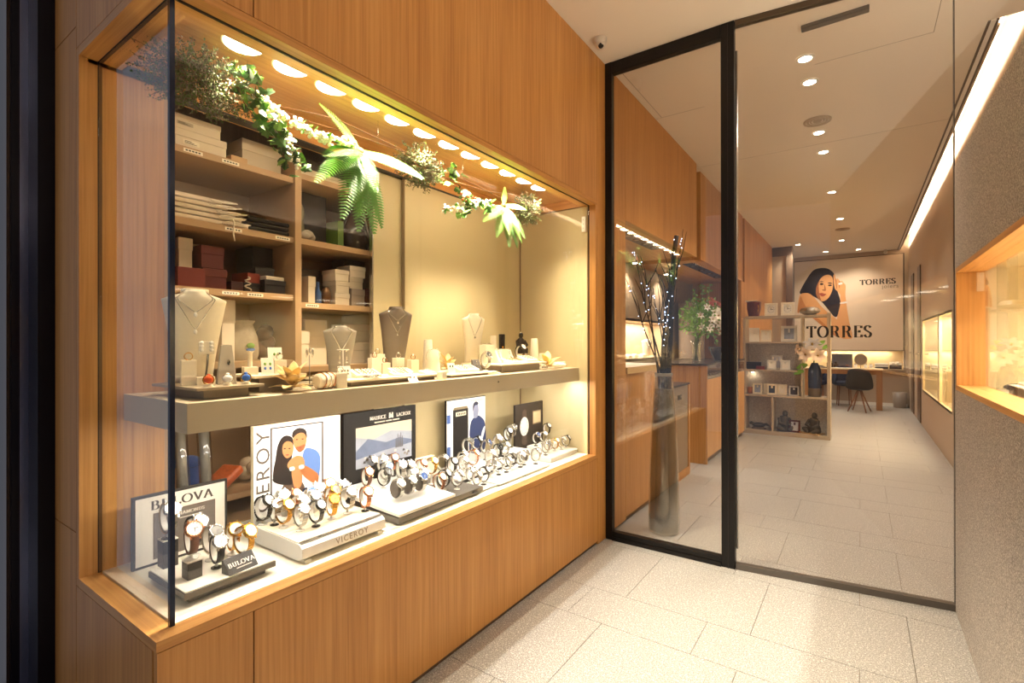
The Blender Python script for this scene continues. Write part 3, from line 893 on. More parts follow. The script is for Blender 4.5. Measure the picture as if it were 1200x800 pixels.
# ================================================================ flat print helpers: poster artwork and a drawn serif alphabet
def arc(cx, cy, rx, ry, a0, a1, n=14):
    return [(cx + rx * math.cos(math.radians(a0 + (a1 - a0) * i / n)), cy + ry * math.sin(math.radians(a0 + (a1 - a0) * i / n))) for i in range(n + 1)]
SERIF = {
    'T': (0.82, [[(0.41, 0), (0.41, 1)], [(0.03, 0.98), (0.79, 0.98)], [(0.05, 0.98), (0.05, 0.80)], [(0.77, 0.98), (0.77, 0.80)]], [(0.41, 0)]),
    'O': (1.0, [arc(0.5, 0.5, 0.42, 0.49, 0, 360, 28)], []),
    'R': (0.92, [[(0.20, 0), (0.20, 1)], [(0.20, 0.98), (0.45, 0.98)] + arc(0.45, 0.75, 0.24, 0.23, 90, -90) + [(0.20, 0.52)], [(0.46, 0.52), (0.58, 0.42), (0.70, 0.08), (0.84, 0.02)]], [(0.20, 0), (0.20, 1)]),
    'E': (0.80, [[(0.20, 0), (0.20, 1)], [(0.10, 0.98), (0.68, 0.98)], [(0.20, 0.51), (0.52, 0.51)], [(0.10, 0.02), (0.70, 0.02)], [(0.68, 0.98), (0.68, 0.80)], [(0.70, 0.02), (0.72, 0.22)], [(0.52, 0.60), (0.52, 0.42)]], [(0.20, 0), (0.20, 1)]),
    'S': (0.70, [arc(0.34, 0.75, 0.24, 0.23, 20, 200, 12) + [(0.20, 0.60), (0.36, 0.50), (0.52, 0.40)] + arc(0.34, 0.26, 0.25, 0.25, 20, -170, 12)], []),
    'B': (0.82, [[(0.20, 0), (0.20, 1)], [(0.20, 0.98), (0.42, 0.98)] + arc(0.42, 0.76, 0.20, 0.22, 90, -90) + [(0.20, 0.54)], [(0.42, 0.54)] + arc(0.44, 0.28, 0.25, 0.26, 90, -90) + [(0.20, 0.02)]], [(0.20, 0), (0.20, 1)]),
    'U': (0.92, [[(0.20, 1), (0.20, 0.3)] + arc(0.46, 0.28, 0.26, 0.26, 180, 360) + [(0.72, 0.3), (0.72, 1)]], [(0.20, 1), (0.72, 1)]),
    'L': (0.76, [[(0.20, 0), (0.20, 1)], [(0.10, 0.02), (0.68, 0.02)], [(0.68, 0.02), (0.70, 0.22)]], [(0.20, 0), (0.20, 1)]),
    'V': (0.90, [[(0.10, 1), (0.45, 0.02), (0.80, 1)]], [(0.10, 1), (0.80, 1)]),
    'A': (0.90, [[(0.08, 0), (0.45, 0.98), (0.80, 0)], [(0.22, 0.34), (0.66, 0.34)]], [(0.08, 0), (0.80, 0)]),
    'D': (0.92, [[(0.20, 0), (0.20, 1)], [(0.10, 0.98), (0.40, 0.98)] + arc(0.40, 0.5, 0.40, 0.48, 90, -90, 18) + [(0.10, 0.02)]], [(0.20, 0), (0.20, 1)]),
    'I': (0.40, [[(0.20, 0), (0.20, 1)]], [(0.20, 0), (0.20, 1)]),
    'M': (1.05, [[(0.14, 0), (0.18, 1), (0.52, 0.1), (0.86, 1), (0.90, 0)]], [(0.14, 0), (0.90, 0)]),
    'N': (0.92, [[(0.16, 0), (0.16, 1), (0.74, 0.02), (0.74, 1)]], [(0.16, 0), (0.74, 1)]),
    'C': (0.88, [arc(0.50, 0.5, 0.40, 0.48, 45, 315, 20)], []),
    'X': (0.88, [[(0.12, 0), (0.76, 1)], [(0.12, 1), (0.76, 0)]], [(0.12, 0), (0.76, 0), (0.12, 1), (0.76, 1)]),
    ' ': (0.40, [], []),
}
def serif_mb(word, h, thick=0.20, thin=0.045, gap=0.06, depth=0.0005):
    """word drawn in the XY plane, centred, letter height h"""
    b = MB()
    x = 0.0
    for ch in word:
        wd, strokes, serifs = SERIF[ch]
        for st in strokes:
            for (xa, ya), (xb, yb) in zip(st[:-1], st[1:]):
                dx, dy = xb - xa, yb - ya
                L = math.hypot(dx, dy)
                if L < 1e-6:
                    continue
                hw = 0.5 * (thin + (thick - thin) * abs(dy) / L)
                nx, ny = -dy / L * hw, dx / L * hw
                ex, ey = dx / L * 0.012, dy / L * 0.012
                b.prism([((x + xa - ex + nx) * h, (ya - ey + ny) * h), ((x + xa - ex - nx) * h, (ya - ey - ny) * h), ((x + xb + ex - nx) * h, (yb + ey - ny) * h), ((x + xb + ex + nx) * h, (yb + ey + ny) * h)], 0, depth)
        for (sx_, sy_) in serifs:
            y_ = sy_ * (1 - thin)
            b.prism([((x + sx_ - 0.14) * h, y_ * h), ((x + sx_ + 0.14) * h, y_ * h), ((x + sx_ + 0.14) * h, (y_ + thin) * h), ((x + sx_ - 0.14) * h, (y_ + thin) * h)], 0, depth)
        x += wd + gap
    b.v = [(v[0] - (x - gap) * h / 2, v[1] - h / 2, v[2]) for v in b.v]
    return b
def serif(name, word, h, material, parent, loc, rot, thick=0.20, thin=0.05, gap=0.06, sx=1.0):
    o = serif_mb(word, h, thick, thin, gap).build(name, material, parent, 0.0, loc, rot)
    o.scale = (sx, 1, 1)
    return o
def smooth_poly(pts, n=3):
    out = []
    N = len(pts)
    for i in range(N):
        p0, p1, p2, p3 = pts[i - 1], pts[i], pts[(i + 1) % N], pts[(i + 2) % N]
        for k in range(n):
            t = k / n
            out.append(tuple(0.5 * ((2 * p1[j]) + (-p0[j] + p2[j]) * t + (2 * p0[j] - 5 * p1[j] + 4 * p2[j] - p3[j]) * t * t + (-p0[j] + 3 * p1[j] - 3 * p2[j] + p3[j]) * t ** 3) for j in (0, 1)))
    return out
def printed(name, pts, material, parent, layer, f=None, smooth=True, n=3):
    """flat ink shape on a poster face; poster local frame: x out of the board, y across, z up"""
    q = [f(*p) for p in pts] if f else pts
    if smooth:
        q = smooth_poly(q, n)
    d0 = 0.00015 * layer
    return MB().prism(q, d0, d0 + 0.00012, lambda a, b, c: (c, a, b)).build(name, material, parent)

INKS = {}
def ink(h):
    if h not in INKS:
        INKS[h] = mat('ink_' + h.strip('#'), h, 0.55)
    return INKS[h]

# ================================================================ posters and card stands in the window
def poster(name, label, x, y0, y1, z0, z1, border, face, th=0.012, bw=0.008, lean=0.0):
    t = thing(name, label, 'poster', (x, (y0 + y1) / 2, z0), (0, -lean, 0))
    w_, h_ = (y1 - y0) / 2, z1 - z0
    MB().box(-th, 0, -w_, w_, 0, h_).build('backing_board', border, t, 0.001)
    MB().box(0, 0.0006, -w_ + bw, w_ - bw, bw, h_ - bw).build('poster_face', face, t)
    return t, w_, h_
GREYB = mat('board_grey_brown', '#332e2a', 0.5)
# watch poster beside the corner
pA, w_, h_ = poster('counter_poster', 'small grey framed cream poster beside the glass corner, with dark serif lettering', -0.445, -1.482, -1.218, 0.5375, 0.75, GREYB, ink('#e9e0d0'))
serif('lettering', 'BULOVA', 0.026, ink('#4a3f36'), pA, (0.0008, 0.0, h_ - 0.034), FACE_PX, sx=1.2)
MB().box(0.0006, 0.0011, -w_ + 0.052, w_ - 0.038, 0.018, h_ - 0.058).build('picture_rim', ink('#6b5647'), pA)
MB().box(0.0011, 0.0015, -w_ + 0.055, w_ - 0.041, 0.020, h_ - 0.061).build('picture', mat('picture_greige', '#6f655c', 0.5, noise=0.25, nscale=14), pA)
serif('lettering', 'DIAMONDS', 0.010, ink('#e6dccb'), pA, (0.0016, 0.022, h_ - 0.076), FACE_PX, sx=1.1)
MB().box(0.0016, 0.0019, -0.01, 0.055, h_ - 0.092, h_ - 0.089).build('script_line', ink('#d8ccba'), pA)
MB().tube([(-0.012, 0, 0.13), (-0.06, 0, 0.0005)], 0.004, 6).build('prop_leg', GREYB, pA)

# tall white poster with the couple
pV, w_, h_ = poster('counter_poster', 'tall white poster of an embracing couple with lettering running up its side', -0.362, -1.174, -0.840, 0.5375, 0.921, mat('board_cream_edge', '#d8c79f', 0.5), ink('#f4f1ea'), th=0.018, bw=0.0004)
def uvV(x, y):
    s_ = (x - 113) / 562.0
    yt = 175 - (x - 113) * 0.137
    return (-0.167 + 0.334 * (s_ * 0.88 / (1 - 0.12 * s_)) if False else -0.167 + 0.334 * s_ ** 1.06, 0.383 - (y - yt) / (783 - (x - 113) * 0.12) * 0.383)
for a in [[(218, 182), (558, 140), (558, 150), (218, 192)], [(218, 182), (230, 180), (230, 640), (218, 640)], [(547, 140), (558, 140), (558, 600), (547, 600)]]:
    printed('picture_rim', a, ink('#5a5048'), pV, 6, uvV, False)
SKIN, SKIN2, HAIR = '#bd7f4e', '#8f552e', '#23120c'
def PV(n, pts, c, l, sm=True):
    printed(n, pts, ink(c), pV, l, uvV, sm)
PV('print_shirt', [(420, 380), (445, 325), (510, 345), (537, 395), (535, 480), (520, 540), (450, 540), (430, 450)], '#5878b0', 8)
PV('print_hair', [(300, 240), (350, 245), (362, 300), (350, 400), (330, 470), (300, 560), (240, 550), (236, 480), (250, 400), (265, 300)], HAIR, 9)
PV('print_dress', [(236, 520), (320, 440), (360, 500), (356, 570), (300, 575), (246, 556)], '#1a1210', 10)
PV('print_face', [(300, 292), (325, 275), (354, 288), (362, 330), (350, 372), (322, 392), (300, 370), (292, 330)], SKIN, 11)
PV('print_hair', [(352, 240), (362, 204), (400, 184), (440, 200), (449, 246), (440, 262), (425, 222), (390, 226), (364, 255)], HAIR, 11)
PV('print_face', [(360, 255), (390, 224), (425, 220), (444, 252), (440, 305), (425, 335), (402, 352), (380, 335), (364, 300)], SKIN, 12)
PV('print_beard', [(378, 318), (400, 312), (436, 300), (428, 335), (402, 354), (384, 340)], SKIN2, 13)
PV('print_arm', [(350, 470), (410, 460), (416, 560), (400, 600), (368, 600)], SKIN, 13)
PV('print_arm', [(420, 440), (515, 505), (522, 560), (492, 575), (430, 525), (400, 470)], '#a9683a', 14)
PV('print_hand', [(325, 430), (345, 400), (380, 378), (420, 388), (432, 440), (400, 482), (350, 474), (326, 455)], SKIN, 15)
for a in [(306, 325), (336, 325), (382, 265), (420, 262)]:
    PV('print_eye', [(a[0] - 8, a[1]), (a[0], a[1] - 4), (a[0] + 9, a[1]), (a[0], a[1] + 4)], '#2c1a12', 14)
for a in [(322, 368), (402, 320)]:
    PV('print_mouth', [(a[0] - 12, a[1]), (a[0], a[1] - 4), (a[0] + 12, a[1]), (a[0], a[1] + 6)], '#8a4030', 15)
for a in [(352, 466), (412, 456)]:
    PV('print_watch', [(a[0] - 16, a[1] - 8), (a[0] + 12, a[1] - 14), (a[0] + 16, a[1] + 8), (a[0] - 12, a[1] + 14)], '#e8e4dc', 16)
PV('print_jeans', [(300, 575), (420, 565), (420, 660), (300, 660)], '#5a4436', 9)
up = Matrix(((0, 0, 1), (0, -1, 0), (1, 0, 0)))   # text running upwards on a +X face
VERT = Matrix(((0, 0, 1), (0, -1, 0), (1, 0, 0))).to_euler()
vt = text('lettering', 'VICEROY', 0.066, ink('#5a4e42'), pV, (0.0009, -w_ + 0.034, 0.188), VERT, space=1.25)
vt.scale = (0.355 / max(0.01, vt.dimensions.x), 1, 1)
# black watch-house poster
pM, w_, h_ = poster('counter_poster', 'black framed poster with a hazy landscape picture and white lettering', -0.468, -0.745, -0.338, 0.5375, 0.902, mat('poster_black', '#120e0c', 0.6), mat('poster_black', '#120e0c', 0.6), th=0.02)
PICB = [(-w_ + 0.06, 0.125), (w_ - 0.028, 0.125), (w_ - 0.028, h_ - 0.066), (-w_ + 0.06, h_ - 0.066)]
printed('picture', PICB, mat('picture_haze', '#a3a6b2', 0.45, noise=0.3, nscale=10), pM, 6, None, False)
printed('print_sky', [(-w_ + 0.06, h_ - 0.105), (-0.05, h_ - 0.125), (0.05, h_ - 0.10), (w_ - 0.028, h_ - 0.12), (w_ - 0.028, h_ - 0.066), (-w_ + 0.06, h_ - 0.066)], ink('#d2bfa6'), pM, 8, None, False)
printed('print_hill', [(-w_ + 0.06, 0.20), (-0.08, 0.245), (0.02, 0.215), (0.10, 0.225), (w_ - 0.028, 0.205), (w_ - 0.028, 0.19), (0, 0.18), (-w_ + 0.06, 0.165)], mat('print_hill', '#6b758c', 0.5, noise=0.3, nscale=25), pM, 9, None, False)
for i in range(26):
    u_ = -w_ + 0.075 + R.random() * (2 * w_ - 0.12)
    v_ = 0.130 + R.random() * 0.035
    printed('print_rooftop', [(u_ - 0.008, v_), (u_ + 0.008, v_), (u_ + 0.006, v_ + 0.009), (u_ - 0.004, v_ + 0.011)], ink(R.choice(['#6a6058', '#8f857a', '#4f4a48', '#c8c2b8'])), pM, 10, None, False)
for i, (du, hh) in enumerate([(-0.016, 0.045), (-0.006, 0.062), (0.004, 0.055), (0.013, 0.066), (0.022, 0.05)]):
    printed('print_tower', [(0.095 + du - 0.004, 0.18), (0.095 + du + 0.004, 0.18), (0.095 + du + 0.0015, 0.18 + hh), (0.095 + du - 0.0015, 0.18 + hh)], ink('#5e5a5c'), pM, 11, None, False)
serif('lettering', 'MAURICE', 0.0155, ink('#f0e8da'), pM, (0.0010, -0.025, h_ - 0.034), FACE_PX, 0.22, 0.09, sx=0.92)
serif('lettering', 'LACROIX', 0.0155, ink('#f0e8da'), pM, (0.0010, 0.125, h_ - 0.034), FACE_PX, 0.22, 0.09, sx=0.92)
serif('logo_mark', 'M', 0.024, ink('#f0e8da'), pM, (0.0010, 0.050, h_ - 0.032), FACE_PX, 0.34, 0.16)
for (ua, ub) in [(-0.045, 0.015), (0.02, 0.055), (0.06, 0.10)]:
    printed('print_line', [(ua, h_ - 0.057), (ub, h_ - 0.057), (ub, h_ - 0.0515), (ua, h_ - 0.0515)], ink('#d8ccba'), pM, 6, None, False)
# white and black poster of a man
pS, w_, h_ = poster('counter_poster', 'white poster of a man in blue beside a black block', -0.468, -0.122, 0.205, 0.5375, 0.898, mat('poster_black', '#120e0c', 0.6), ink('#f1eee8'), bw=0.003)
printed('print_black_panel', [(-w_ + 0.05, 0.06), (0.01, 0.06), (0.01, h_ - 0.055), (-w_ + 0.05, h_ - 0.055)], ink('#0d0a09'), pS, 6, None, False)
printed('print_panel_top', [(-w_ + 0.05, h_ - 0.055), (0.01, h_ - 0.055), (0.0, h_ - 0.042), (-w_ + 0.06, h_ - 0.042)], ink('#8a7a60'), pS, 6, None, False)
printed('print_plate', [(-w_ + 0.072, h_ - 0.09), (-0.008, h_ - 0.09), (-0.008, h_ - 0.068), (-w_ + 0.072, h_ - 0.068)], ink('#e8dcc0'), pS, 8, None, False)
for k in range(5):
    printed('print_mark', [(-w_ + 0.085 + k * 0.014, h_ - 0.085), (-w_ + 0.093 + k * 0.014, h_ - 0.085), (-w_ + 0.093 + k * 0.014, h_ - 0.074), (-w_ + 0.085 + k * 0.014, h_ - 0.074)], ink('#3a2c1c'), pS, 10, None, False)
for a in [[(0.03, 0.06), (0.155, 0.06), (0.158, 0.20), (0.12, 0.245), (0.085, 0.255), (0.035, 0.23), (0.02, 0.15)]]:
    printed('print_jacket', a, ink('#26345c'), pS, 7)
printed('print_face', [(0.055, 0.25), (0.052, 0.30), (0.07, 0.325), (0.095, 0.315), (0.10, 0.275), (0.085, 0.245)], ink('#8f93ad'), pS, 8)
printed('print_hair', [(0.05, 0.285), (0.052, 0.32), (0.075, 0.335), (0.098, 0.325), (0.09, 0.315), (0.065, 0.312)], ink('#20263f'), pS, 9)
printed('print_highlight', [(0.11, 0.08), (0.15, 0.15), (0.158, 0.19), (0.13, 0.16)], ink('#dfe3ee'), pS, 9)
printed('print_stripe', [(-w_ + 0.004, 0.24), (-w_ + 0.03, 0.24), (-w_ + 0.03, 0.285), (-w_ + 0.004, 0.285)], ink('#3f5c9c'), pS, 7, None, False)
printed('print_stripe', [(-w_ + 0.004, 0.02), (-w_ + 0.03, 0.02), (-w_ + 0.03, 0.12), (-w_ + 0.004, 0.12)], ink('#3f5c9c'), pS, 7, None, False)
for k in range(6):
    printed('print_mark', [(0.035 + k * 0.018, h_ - 0.024), (0.047 + k * 0.018, h_ - 0.024), (0.047 + k * 0.018, h_ - 0.013), (0.035 + k * 0.018, h_ - 0.013)], ink('#c9c0b4'), pS, 6, None, False)
# dark plaque with a printed watch, near the end panel
pP, w_, h_ = poster('counter_poster', 'dark brown plaque with a printed pale watch near the end panel', -0.350, 0.33, 0.635, 0.5375, 0.836, mat('plaque_brown', '#221a15', 0.6), mat('plaque_brown', '#221a15', 0.6))
printed('print_watch_strap', [(-0.075, 0.06), (-0.035, 0.06), (-0.03, 0.10), (-0.032, 0.22), (-0.04, 0.26), (-0.068, 0.26), (-0.082, 0.22), (-0.082, 0.10)], ink('#4a3c32'), pP, 6)
printed('print_watch_dial', arc(-0.057, 0.165, 0.046, 0.055, 0, 345, 20), ink('#ece6da'), pP, 8, None, False)
for k in range(12):
    a = math.radians(30 * k)
    c0 = (-0.057 + 0.036 * math.cos(a), 0.165 + 0.044 * math.sin(a))
    printed('print_hour_mark', [(c0[0] - 0.003, c0[1] - 0.003), (c0[0] + 0.003, c0[1] - 0.003), (c0[0] + 0.003, c0[1] + 0.003), (c0[0] - 0.003, c0[1] + 0.003)], ink('#5a4e44'), pP, 10, None, False)
printed('print_label', [(0.035, 0.165), (0.13, 0.165), (0.13, 0.245), (0.035, 0.245)], ink('#8d7a5e'), pP, 6, None, False)
printed('print_label', [(0.042, 0.172), (0.123, 0.172), (0.123, 0.238), (0.042, 0.238)], ink('#cbb890'), pP, 8, None, False)

# ================================================================ watch stands
LEATHER_W = mat('leatherette_cream', '#e6dcc8', 0.5, noise=0.04, nscale=50)
t = thing('display_plinth', 'low grey edged cream plinth in the window corner carrying watches', 'plinth', (0, 0, 0))
MB().box(-0.30, -0.125, -1.465, -1.265, 0.5375, 0.556).build('plinth_foot', mat('plinth_dark', '#3d3630', 0.5), t)
MB().box(-0.325, -0.102, -1.484, -1.246, 0.556, 0.572).build('plinth_slab', mat('plinth_grey', '#5c5348', 0.45), t, 0.0015)
MB().box(-0.322, -0.105, -1.481, -1.249, 0.572, 0.575).build('plinth_top', LEATHER_W, t)
t = thing('name_block', 'dark grey wedge with white serif lettering on the corner plinth', 'sign', (-0.128, -1.335, 0.575), 0.12)
MB().prism([(-0.016, 0), (0.020, 0), (-0.010, 0.036), (-0.016, 0.036)], -0.042, 0.042, lambda a, b, c: (a, c, b)).build('wedge', mat('wedge_grey', '#322c27', 0.45), t, 0.0008)
nrm = Vector((0.036, 0, 0.030)).normalized()
rotm = Matrix(((0, -nrm.z, nrm.x), (1, 0, 0), (0, nrm.x, nrm.z))).to_euler()
serif('lettering', 'BULOVA', 0.0118, ink('#f0e8da'), t, (0.0062, 0.0, 0.021), rotm, 0.2, 0.07, sx=1.15)
MB().box(-0.022, 0.022, -0.0012, 0.0012, 0, 0.0004).build('print_line', ink('#d8ccba'), t, 0, (0.0135, 0.004, 0.0108), rotm)
for nm, (x, y, z0, z1, s_), lab in [('watch_pedestal', (-0.315, -1.440, 0.575, 0.652, 0.038), 'tall dark grey pedestal block at the back of the corner plinth'), ('watch_pedestal', (-0.185, -1.432, 0.575, 0.622, 0.036), 'low two-tone grey pedestal block at the front of the corner plinth')]:
    t = thing(nm, lab, 'pedestal', (x, y, z0), 0.0, 'grey watch pedestals')
    h_ = z1 - z0
    MB().box(-s_ / 2, s_ / 2, -s_ / 2, s_ / 2, 0, h_ * 0.5).build('block_lower', mat('block_grey', '#4a433c', 0.35), t, 0.001)
    MB().box(-s_ / 2, s_ / 2, -s_ / 2, s_ / 2, h_ * 0.5, h_ - 0.003).build('block_upper', mat('block_dark', '#221d19', 0.35), t, 0.001)
    MB().box(-s_ / 2, s_ / 2, -s_ / 2, s_ / 2, h_ - 0.003, h_).build('block_top', LEATHER_W, t)
# white slatted block
vb = thing('display_plinth', 'white slatted plank block with grey lettering on its front edge', 'plinth', (0, 0, 0))
MB().prism([(-0.345, 0.0), (-0.345, 0.054), (-0.094, 0.050), (-0.080, 0.040), (-0.076, 0.012), (-0.10, 0.0)], -1.178, -0.862, lambda a, b, c: (a, c, 0.5455 + b)).build('block_body', mat('block_white', '#ece7dd', 0.45), vb, 0.001)
for y in (-1.165, -0.888):
    MB().box(-0.33, -0.085, y, y + 0.022, 0.5375, 0.5455).build('block_foot', mat('block_white', '#ece7dd', 0.45), vb)
for k in range(9):
    xa = -0.342 + k * 0.0265
    MB().box(xa, xa + 0.0252, -1.176, -0.864, 0.5985, 0.6005).build('plank', mat('plank_pale', '#e2d2b4', 0.5, noise=0.08, nscale=20), vb, 0.0004)
MB().box(-0.104, -0.092, -1.174, -0.866, 0.5975, 0.5995).build('metal_strip', STEEL, vb)
fr_n = Vector((0.028, 0, 0.004)).normalized()
rotv = Matrix(((0, -fr_n.z, fr_n.x), (1, 0, 0), (0, fr_n.x, fr_n.z))).to_euler()
text('lettering', 'VICEROY', 0.026, ink('#9a8a72'), vb, (-0.0772, -1.00, 0.5715), rotv, space=1.25)
# grey slab with white waved top
ms = thing('display_plinth', 'dark grey slab under a white curved top, before the black poster', 'plinth', (0, 0, 0))
MB().box(-0.462, -0.105, -0.785, -0.315, 0.5375, 0.545).build('slab_foot', mat('plinth_dark', '#3d3630', 0.5), ms)
MB().box(-0.466, -0.085, -0.795, -0.305, 0.545, 0.566).build('slab', mat('slab_grey', '#564e45', 0.4), ms, 0.001)
wave = [(-0.455, 0.566), (-0.455, 0.606), (-0.36, 0.606), (-0.28, 0.600), (-0.20, 0.590), (-0.075, 0.582), (-0.075, 0.572), (-0.20, 0.578), (-0.28, 0.586), (-0.36, 0.592), (-0.44, 0.592), (-0.44, 0.566)]
MB().prism(wave, -0.80, -0.50, lambda a, b, c: (a, c, b + 0.0005)).build('curved_top', mat('block_white', '#ece7dd', 0.45), ms)
MB().box(-0.084, -0.078, -0.38, -0.34, 0.552, 0.557).build('slot', BLACK, ms)
t = thing('name_block', 'small cream sign block with dark lettering before the black poster', 'sign', (-0.385, -0.36, 0.5662), 0.0)
MB().box(-0.012, 0.012, -0.052, 0.052, 0, 0.10).build('sign_block', mat('sign_cream', '#e4d6b8', 0.5), t, 0.001)
text('lettering', 'MAURICE LACROIX', 0.0095, INK, t, (0.0124, 0, 0.082), FACE_PX)
# white platforms to the right
WB = mat('block_white', '#ece7dd', 0.45)
def plat(label, x0, x1, y0, y1, z1, z0=0.5375, bev=0.003, lip=None):
    t = thing('display_platform', label, 'platform', (0, 0, 0))
    if lip:
        MB().box(x0 + 0.01, x1 - 0.012, y0 + 0.01, y1 - 0.01, z0, z1 - lip).build('platform_foot', mat('plinth_dark', '#3d3630', 0.5), t)
        MB().box(x0, x1, y0, y1, z1 - lip, z1).build('platform_top', WB, t, 0.0012)
    else:
        MB().box(x0, x1, y0, y1, z0, z1 - 0.002).build('platform_body', WB, t, bev)
        MB().box(x0 + 0.004, x1 - 0.004, y0 + 0.004, y1 - 0.004, z1 - 0.002, z1).build('platform_top', LEATHER_W, t)
    return t
plat('white raised platform before the poster of the man', -0.40, -0.235, -0.30, 0.175, 0.572, lip=0.014)
plat('thin white sheet platform left of the thin printed platform', -0.23, -0.095, -0.325, -0.192, 0.545, lip=0.005)
p_ = plat('thin white platform with faint print on its front edge, in the front row', -0.23, -0.078, -0.188, 0.258, 0.550, lip=0.007)
for k in range(4):
    MB().box(-0.096, -0.088, -0.03 + k * 0.014, -0.02 + k * 0.014, 0.5501, 0.5504).build('print_mark', ink('#cfc6b6'), p_)
plat('thick white block platform nearest the end panel', -0.225, -0.110, 0.330, 0.640, 0.567)
plat('square white riser between the man poster and the dark plaque', -0.40, -0.24, 0.185, 0.322, 0.600, lip=0.02)
plat('small white riser before the dark plaque', -0.335, -0.235, 0.43, 0.645, 0.590)
# ================================================================ watches
GOLD = mat('gold', '#d9a441', 0.22, 1.0)
ROSE = mat('rose_gold', '#c98a63', 0.22, 1.0)
WSTEEL = mat('watch_steel', '#d4d0c8', 0.18, 1.0)
WDARK = mat('watch_dark_steel', '#4b4640', 0.25, 1.0)
STRAPS = {'steel': WSTEEL, 'gold': GOLD, 'rose': ROSE, 'dark': WDARK,
          'black': mat('leather_black', '#1a1512', 0.5, noise=0.1, nscale=80), 'brown': mat('leather_brown', '#5b3320', 0.5, noise=0.15, nscale=80),
          'blue': mat('leather_blue', '#24365f', 0.5), 'white': mat('leather_white', '#e9e2d6', 0.5)}
DIALS = {'white': mat('dial_white', '#f4efe4', 0.25), 'blue': mat('dial_blue', '#3f5fa0', 0.2, 0.3), 'black': mat('dial_black', '#1c1a1a', 0.2), 'grey': mat('dial_grey', '#8c8880', 0.25, 0.4), 'champagne': mat('dial_champagne', '#d8b878', 0.25, 0.4)}
HANDM = mat('watch_hand', '#2b2723', 0.3, 0.5)
LA, LB = 0.0255, 0.0330            # half depth and half height of the strap loop
TH = math.radians(42)              # where the case sits on the loop
CZ = 0.046
def loop_pt(a, k=1.0):
    return Vector((LA * k * math.cos(a), 0, CZ + LB * k * math.sin(a)))
def strap_mesh(metal):
    b = MB()
    n = 26
    a0 = TH + 0.42
    span = 2 * math.pi - 0.84
    if metal:
        for i in range(n):
            am = a0 + span * (i + 0.5) / n
            p = loop_pt(am)
            tng = (loop_pt(am + 0.02) - loop_pt(am - 0.02)).normalized()
            nr = Vector((tng.z, 0, -tng.x))
            half_l = span / n * 0.029 * 0.47
            wd = 0.0085 - 0.0016 * math.sin(math.pi * (i + 0.5) / n)
            vs = []
            for sy in (-1, 1):
                for (u, v) in ((-1, -1), (1, -1), (1, 1), (-1, 1)):
                    q = p + tng * half_l * u + nr * 0.0014 * v
                    vs.append((q.x, sy * wd, q.z))
            b.add(vs, [(3, 2, 1, 0), (4, 5, 6, 7), (0, 1, 5, 4), (1, 2, 6, 5), (2, 3, 7, 6), (3, 0, 4, 7)])
    else:
        rings = []
        for i in range(n + 1):
            am = a0 + span * i / n
            p = loop_pt(am)
            tng = (loop_pt(am + 0.02) - loop_pt(am - 0.02)).normalized()
            nr = Vector((tng.z, 0, -tng.x))
            wd = 0.0088 - 0.0020 * math.sin(math.pi * i / n)
            rings.append([p + nr * 0.0014 + Vector((0, wd, 0)), p + nr * 0.0014 - Vector((0, wd, 0)), p - nr * 0.0014 - Vector((0, wd, 0)), p - nr * 0.0014 + Vector((0, wd, 0))])
        vs = [v for r_ in rings for v in r_]
        fs = []
        for i in range(n):
            for j in range(4):
                k = (j + 1) % 4
                fs.append((i * 4 + j, i * 4 + k, (i + 1) * 4 + k, (i + 1) * 4 + j))
        fs += [(3, 2, 1, 0), (n * 4, n * 4 + 1, n * 4 + 2, n * 4 + 3)]
        b.add(vs, fs, True)
    return b
def on_case(b):
    c = loop_pt(TH)
    nrm_ = Vector((math.cos(TH - 0.10), 0, math.sin(TH - 0.10)))
    m = Matrix(((nrm_.z, 0, nrm_.x, c.x), (0, 1, 0, 0), (-nrm_.x, 0, nrm_.z, c.z), (0, 0, 0, 1)))
    return b.xf(m)
def case_mb():
    b = MB().lathe([(0.0150, -0.0020), (0.0180, -0.0008), (0.0182, 0.0042), (0.0168, 0.0056)], 24)
    for s1 in (-1, 1):
        for s2 in (-1, 1):
            b.cbox((s1 * 0.0170, s2 * 0.0080, 0.0005), (0.0085, 0.0026, 0.0036))
    return on_case(b)
def bezel_mb():
    return on_case(MB().lathe([(0.0172, 0.0050), (0.0166, 0.0072), (0.0146, 0.0074), (0.0142, 0.0062), (0.0172, 0.0050)], 24, cap=False))
def dial_mb():
    return on_case(MB().lathe([(0.0146, 0.0058), (0.0146, 0.0064)], 24))
def hands_mb():
    b = MB()
    b.cbox((0.0040, 0.0, 0.0068), (0.0090, 0.0009, 0.0003))
    b.cbox((-0.0005, 0.0032, 0.0069), (0.0011, 0.0075, 0.0003))
    b.lathe([(0.0011, 0.0066), (0.0011, 0.0073)], 8)
    for k in range(12):
        a = math.radians(30 * k)
        b.cbox((0.0122 * math.cos(a), 0.0122 * math.sin(a), 0.0066), (0.0014, 0.0014, 0.0003))
    return on_case(b)
def crown_mb():
    return on_case(MB().lathe([(0.0022, 0.0180), (0.0022, 0.0206)], 10, (0, 0, 0.002), 'Y'))
_wm = {}
def wmesh(key, fn, m):
    k = (key, m.name)
    if k not in _wm:
        _wm[k] = fn().mesh(key, m)
    return _wm[k]
CUFF = mat('cuff_clear', '#d9d2c4', 0.15, 0.0)
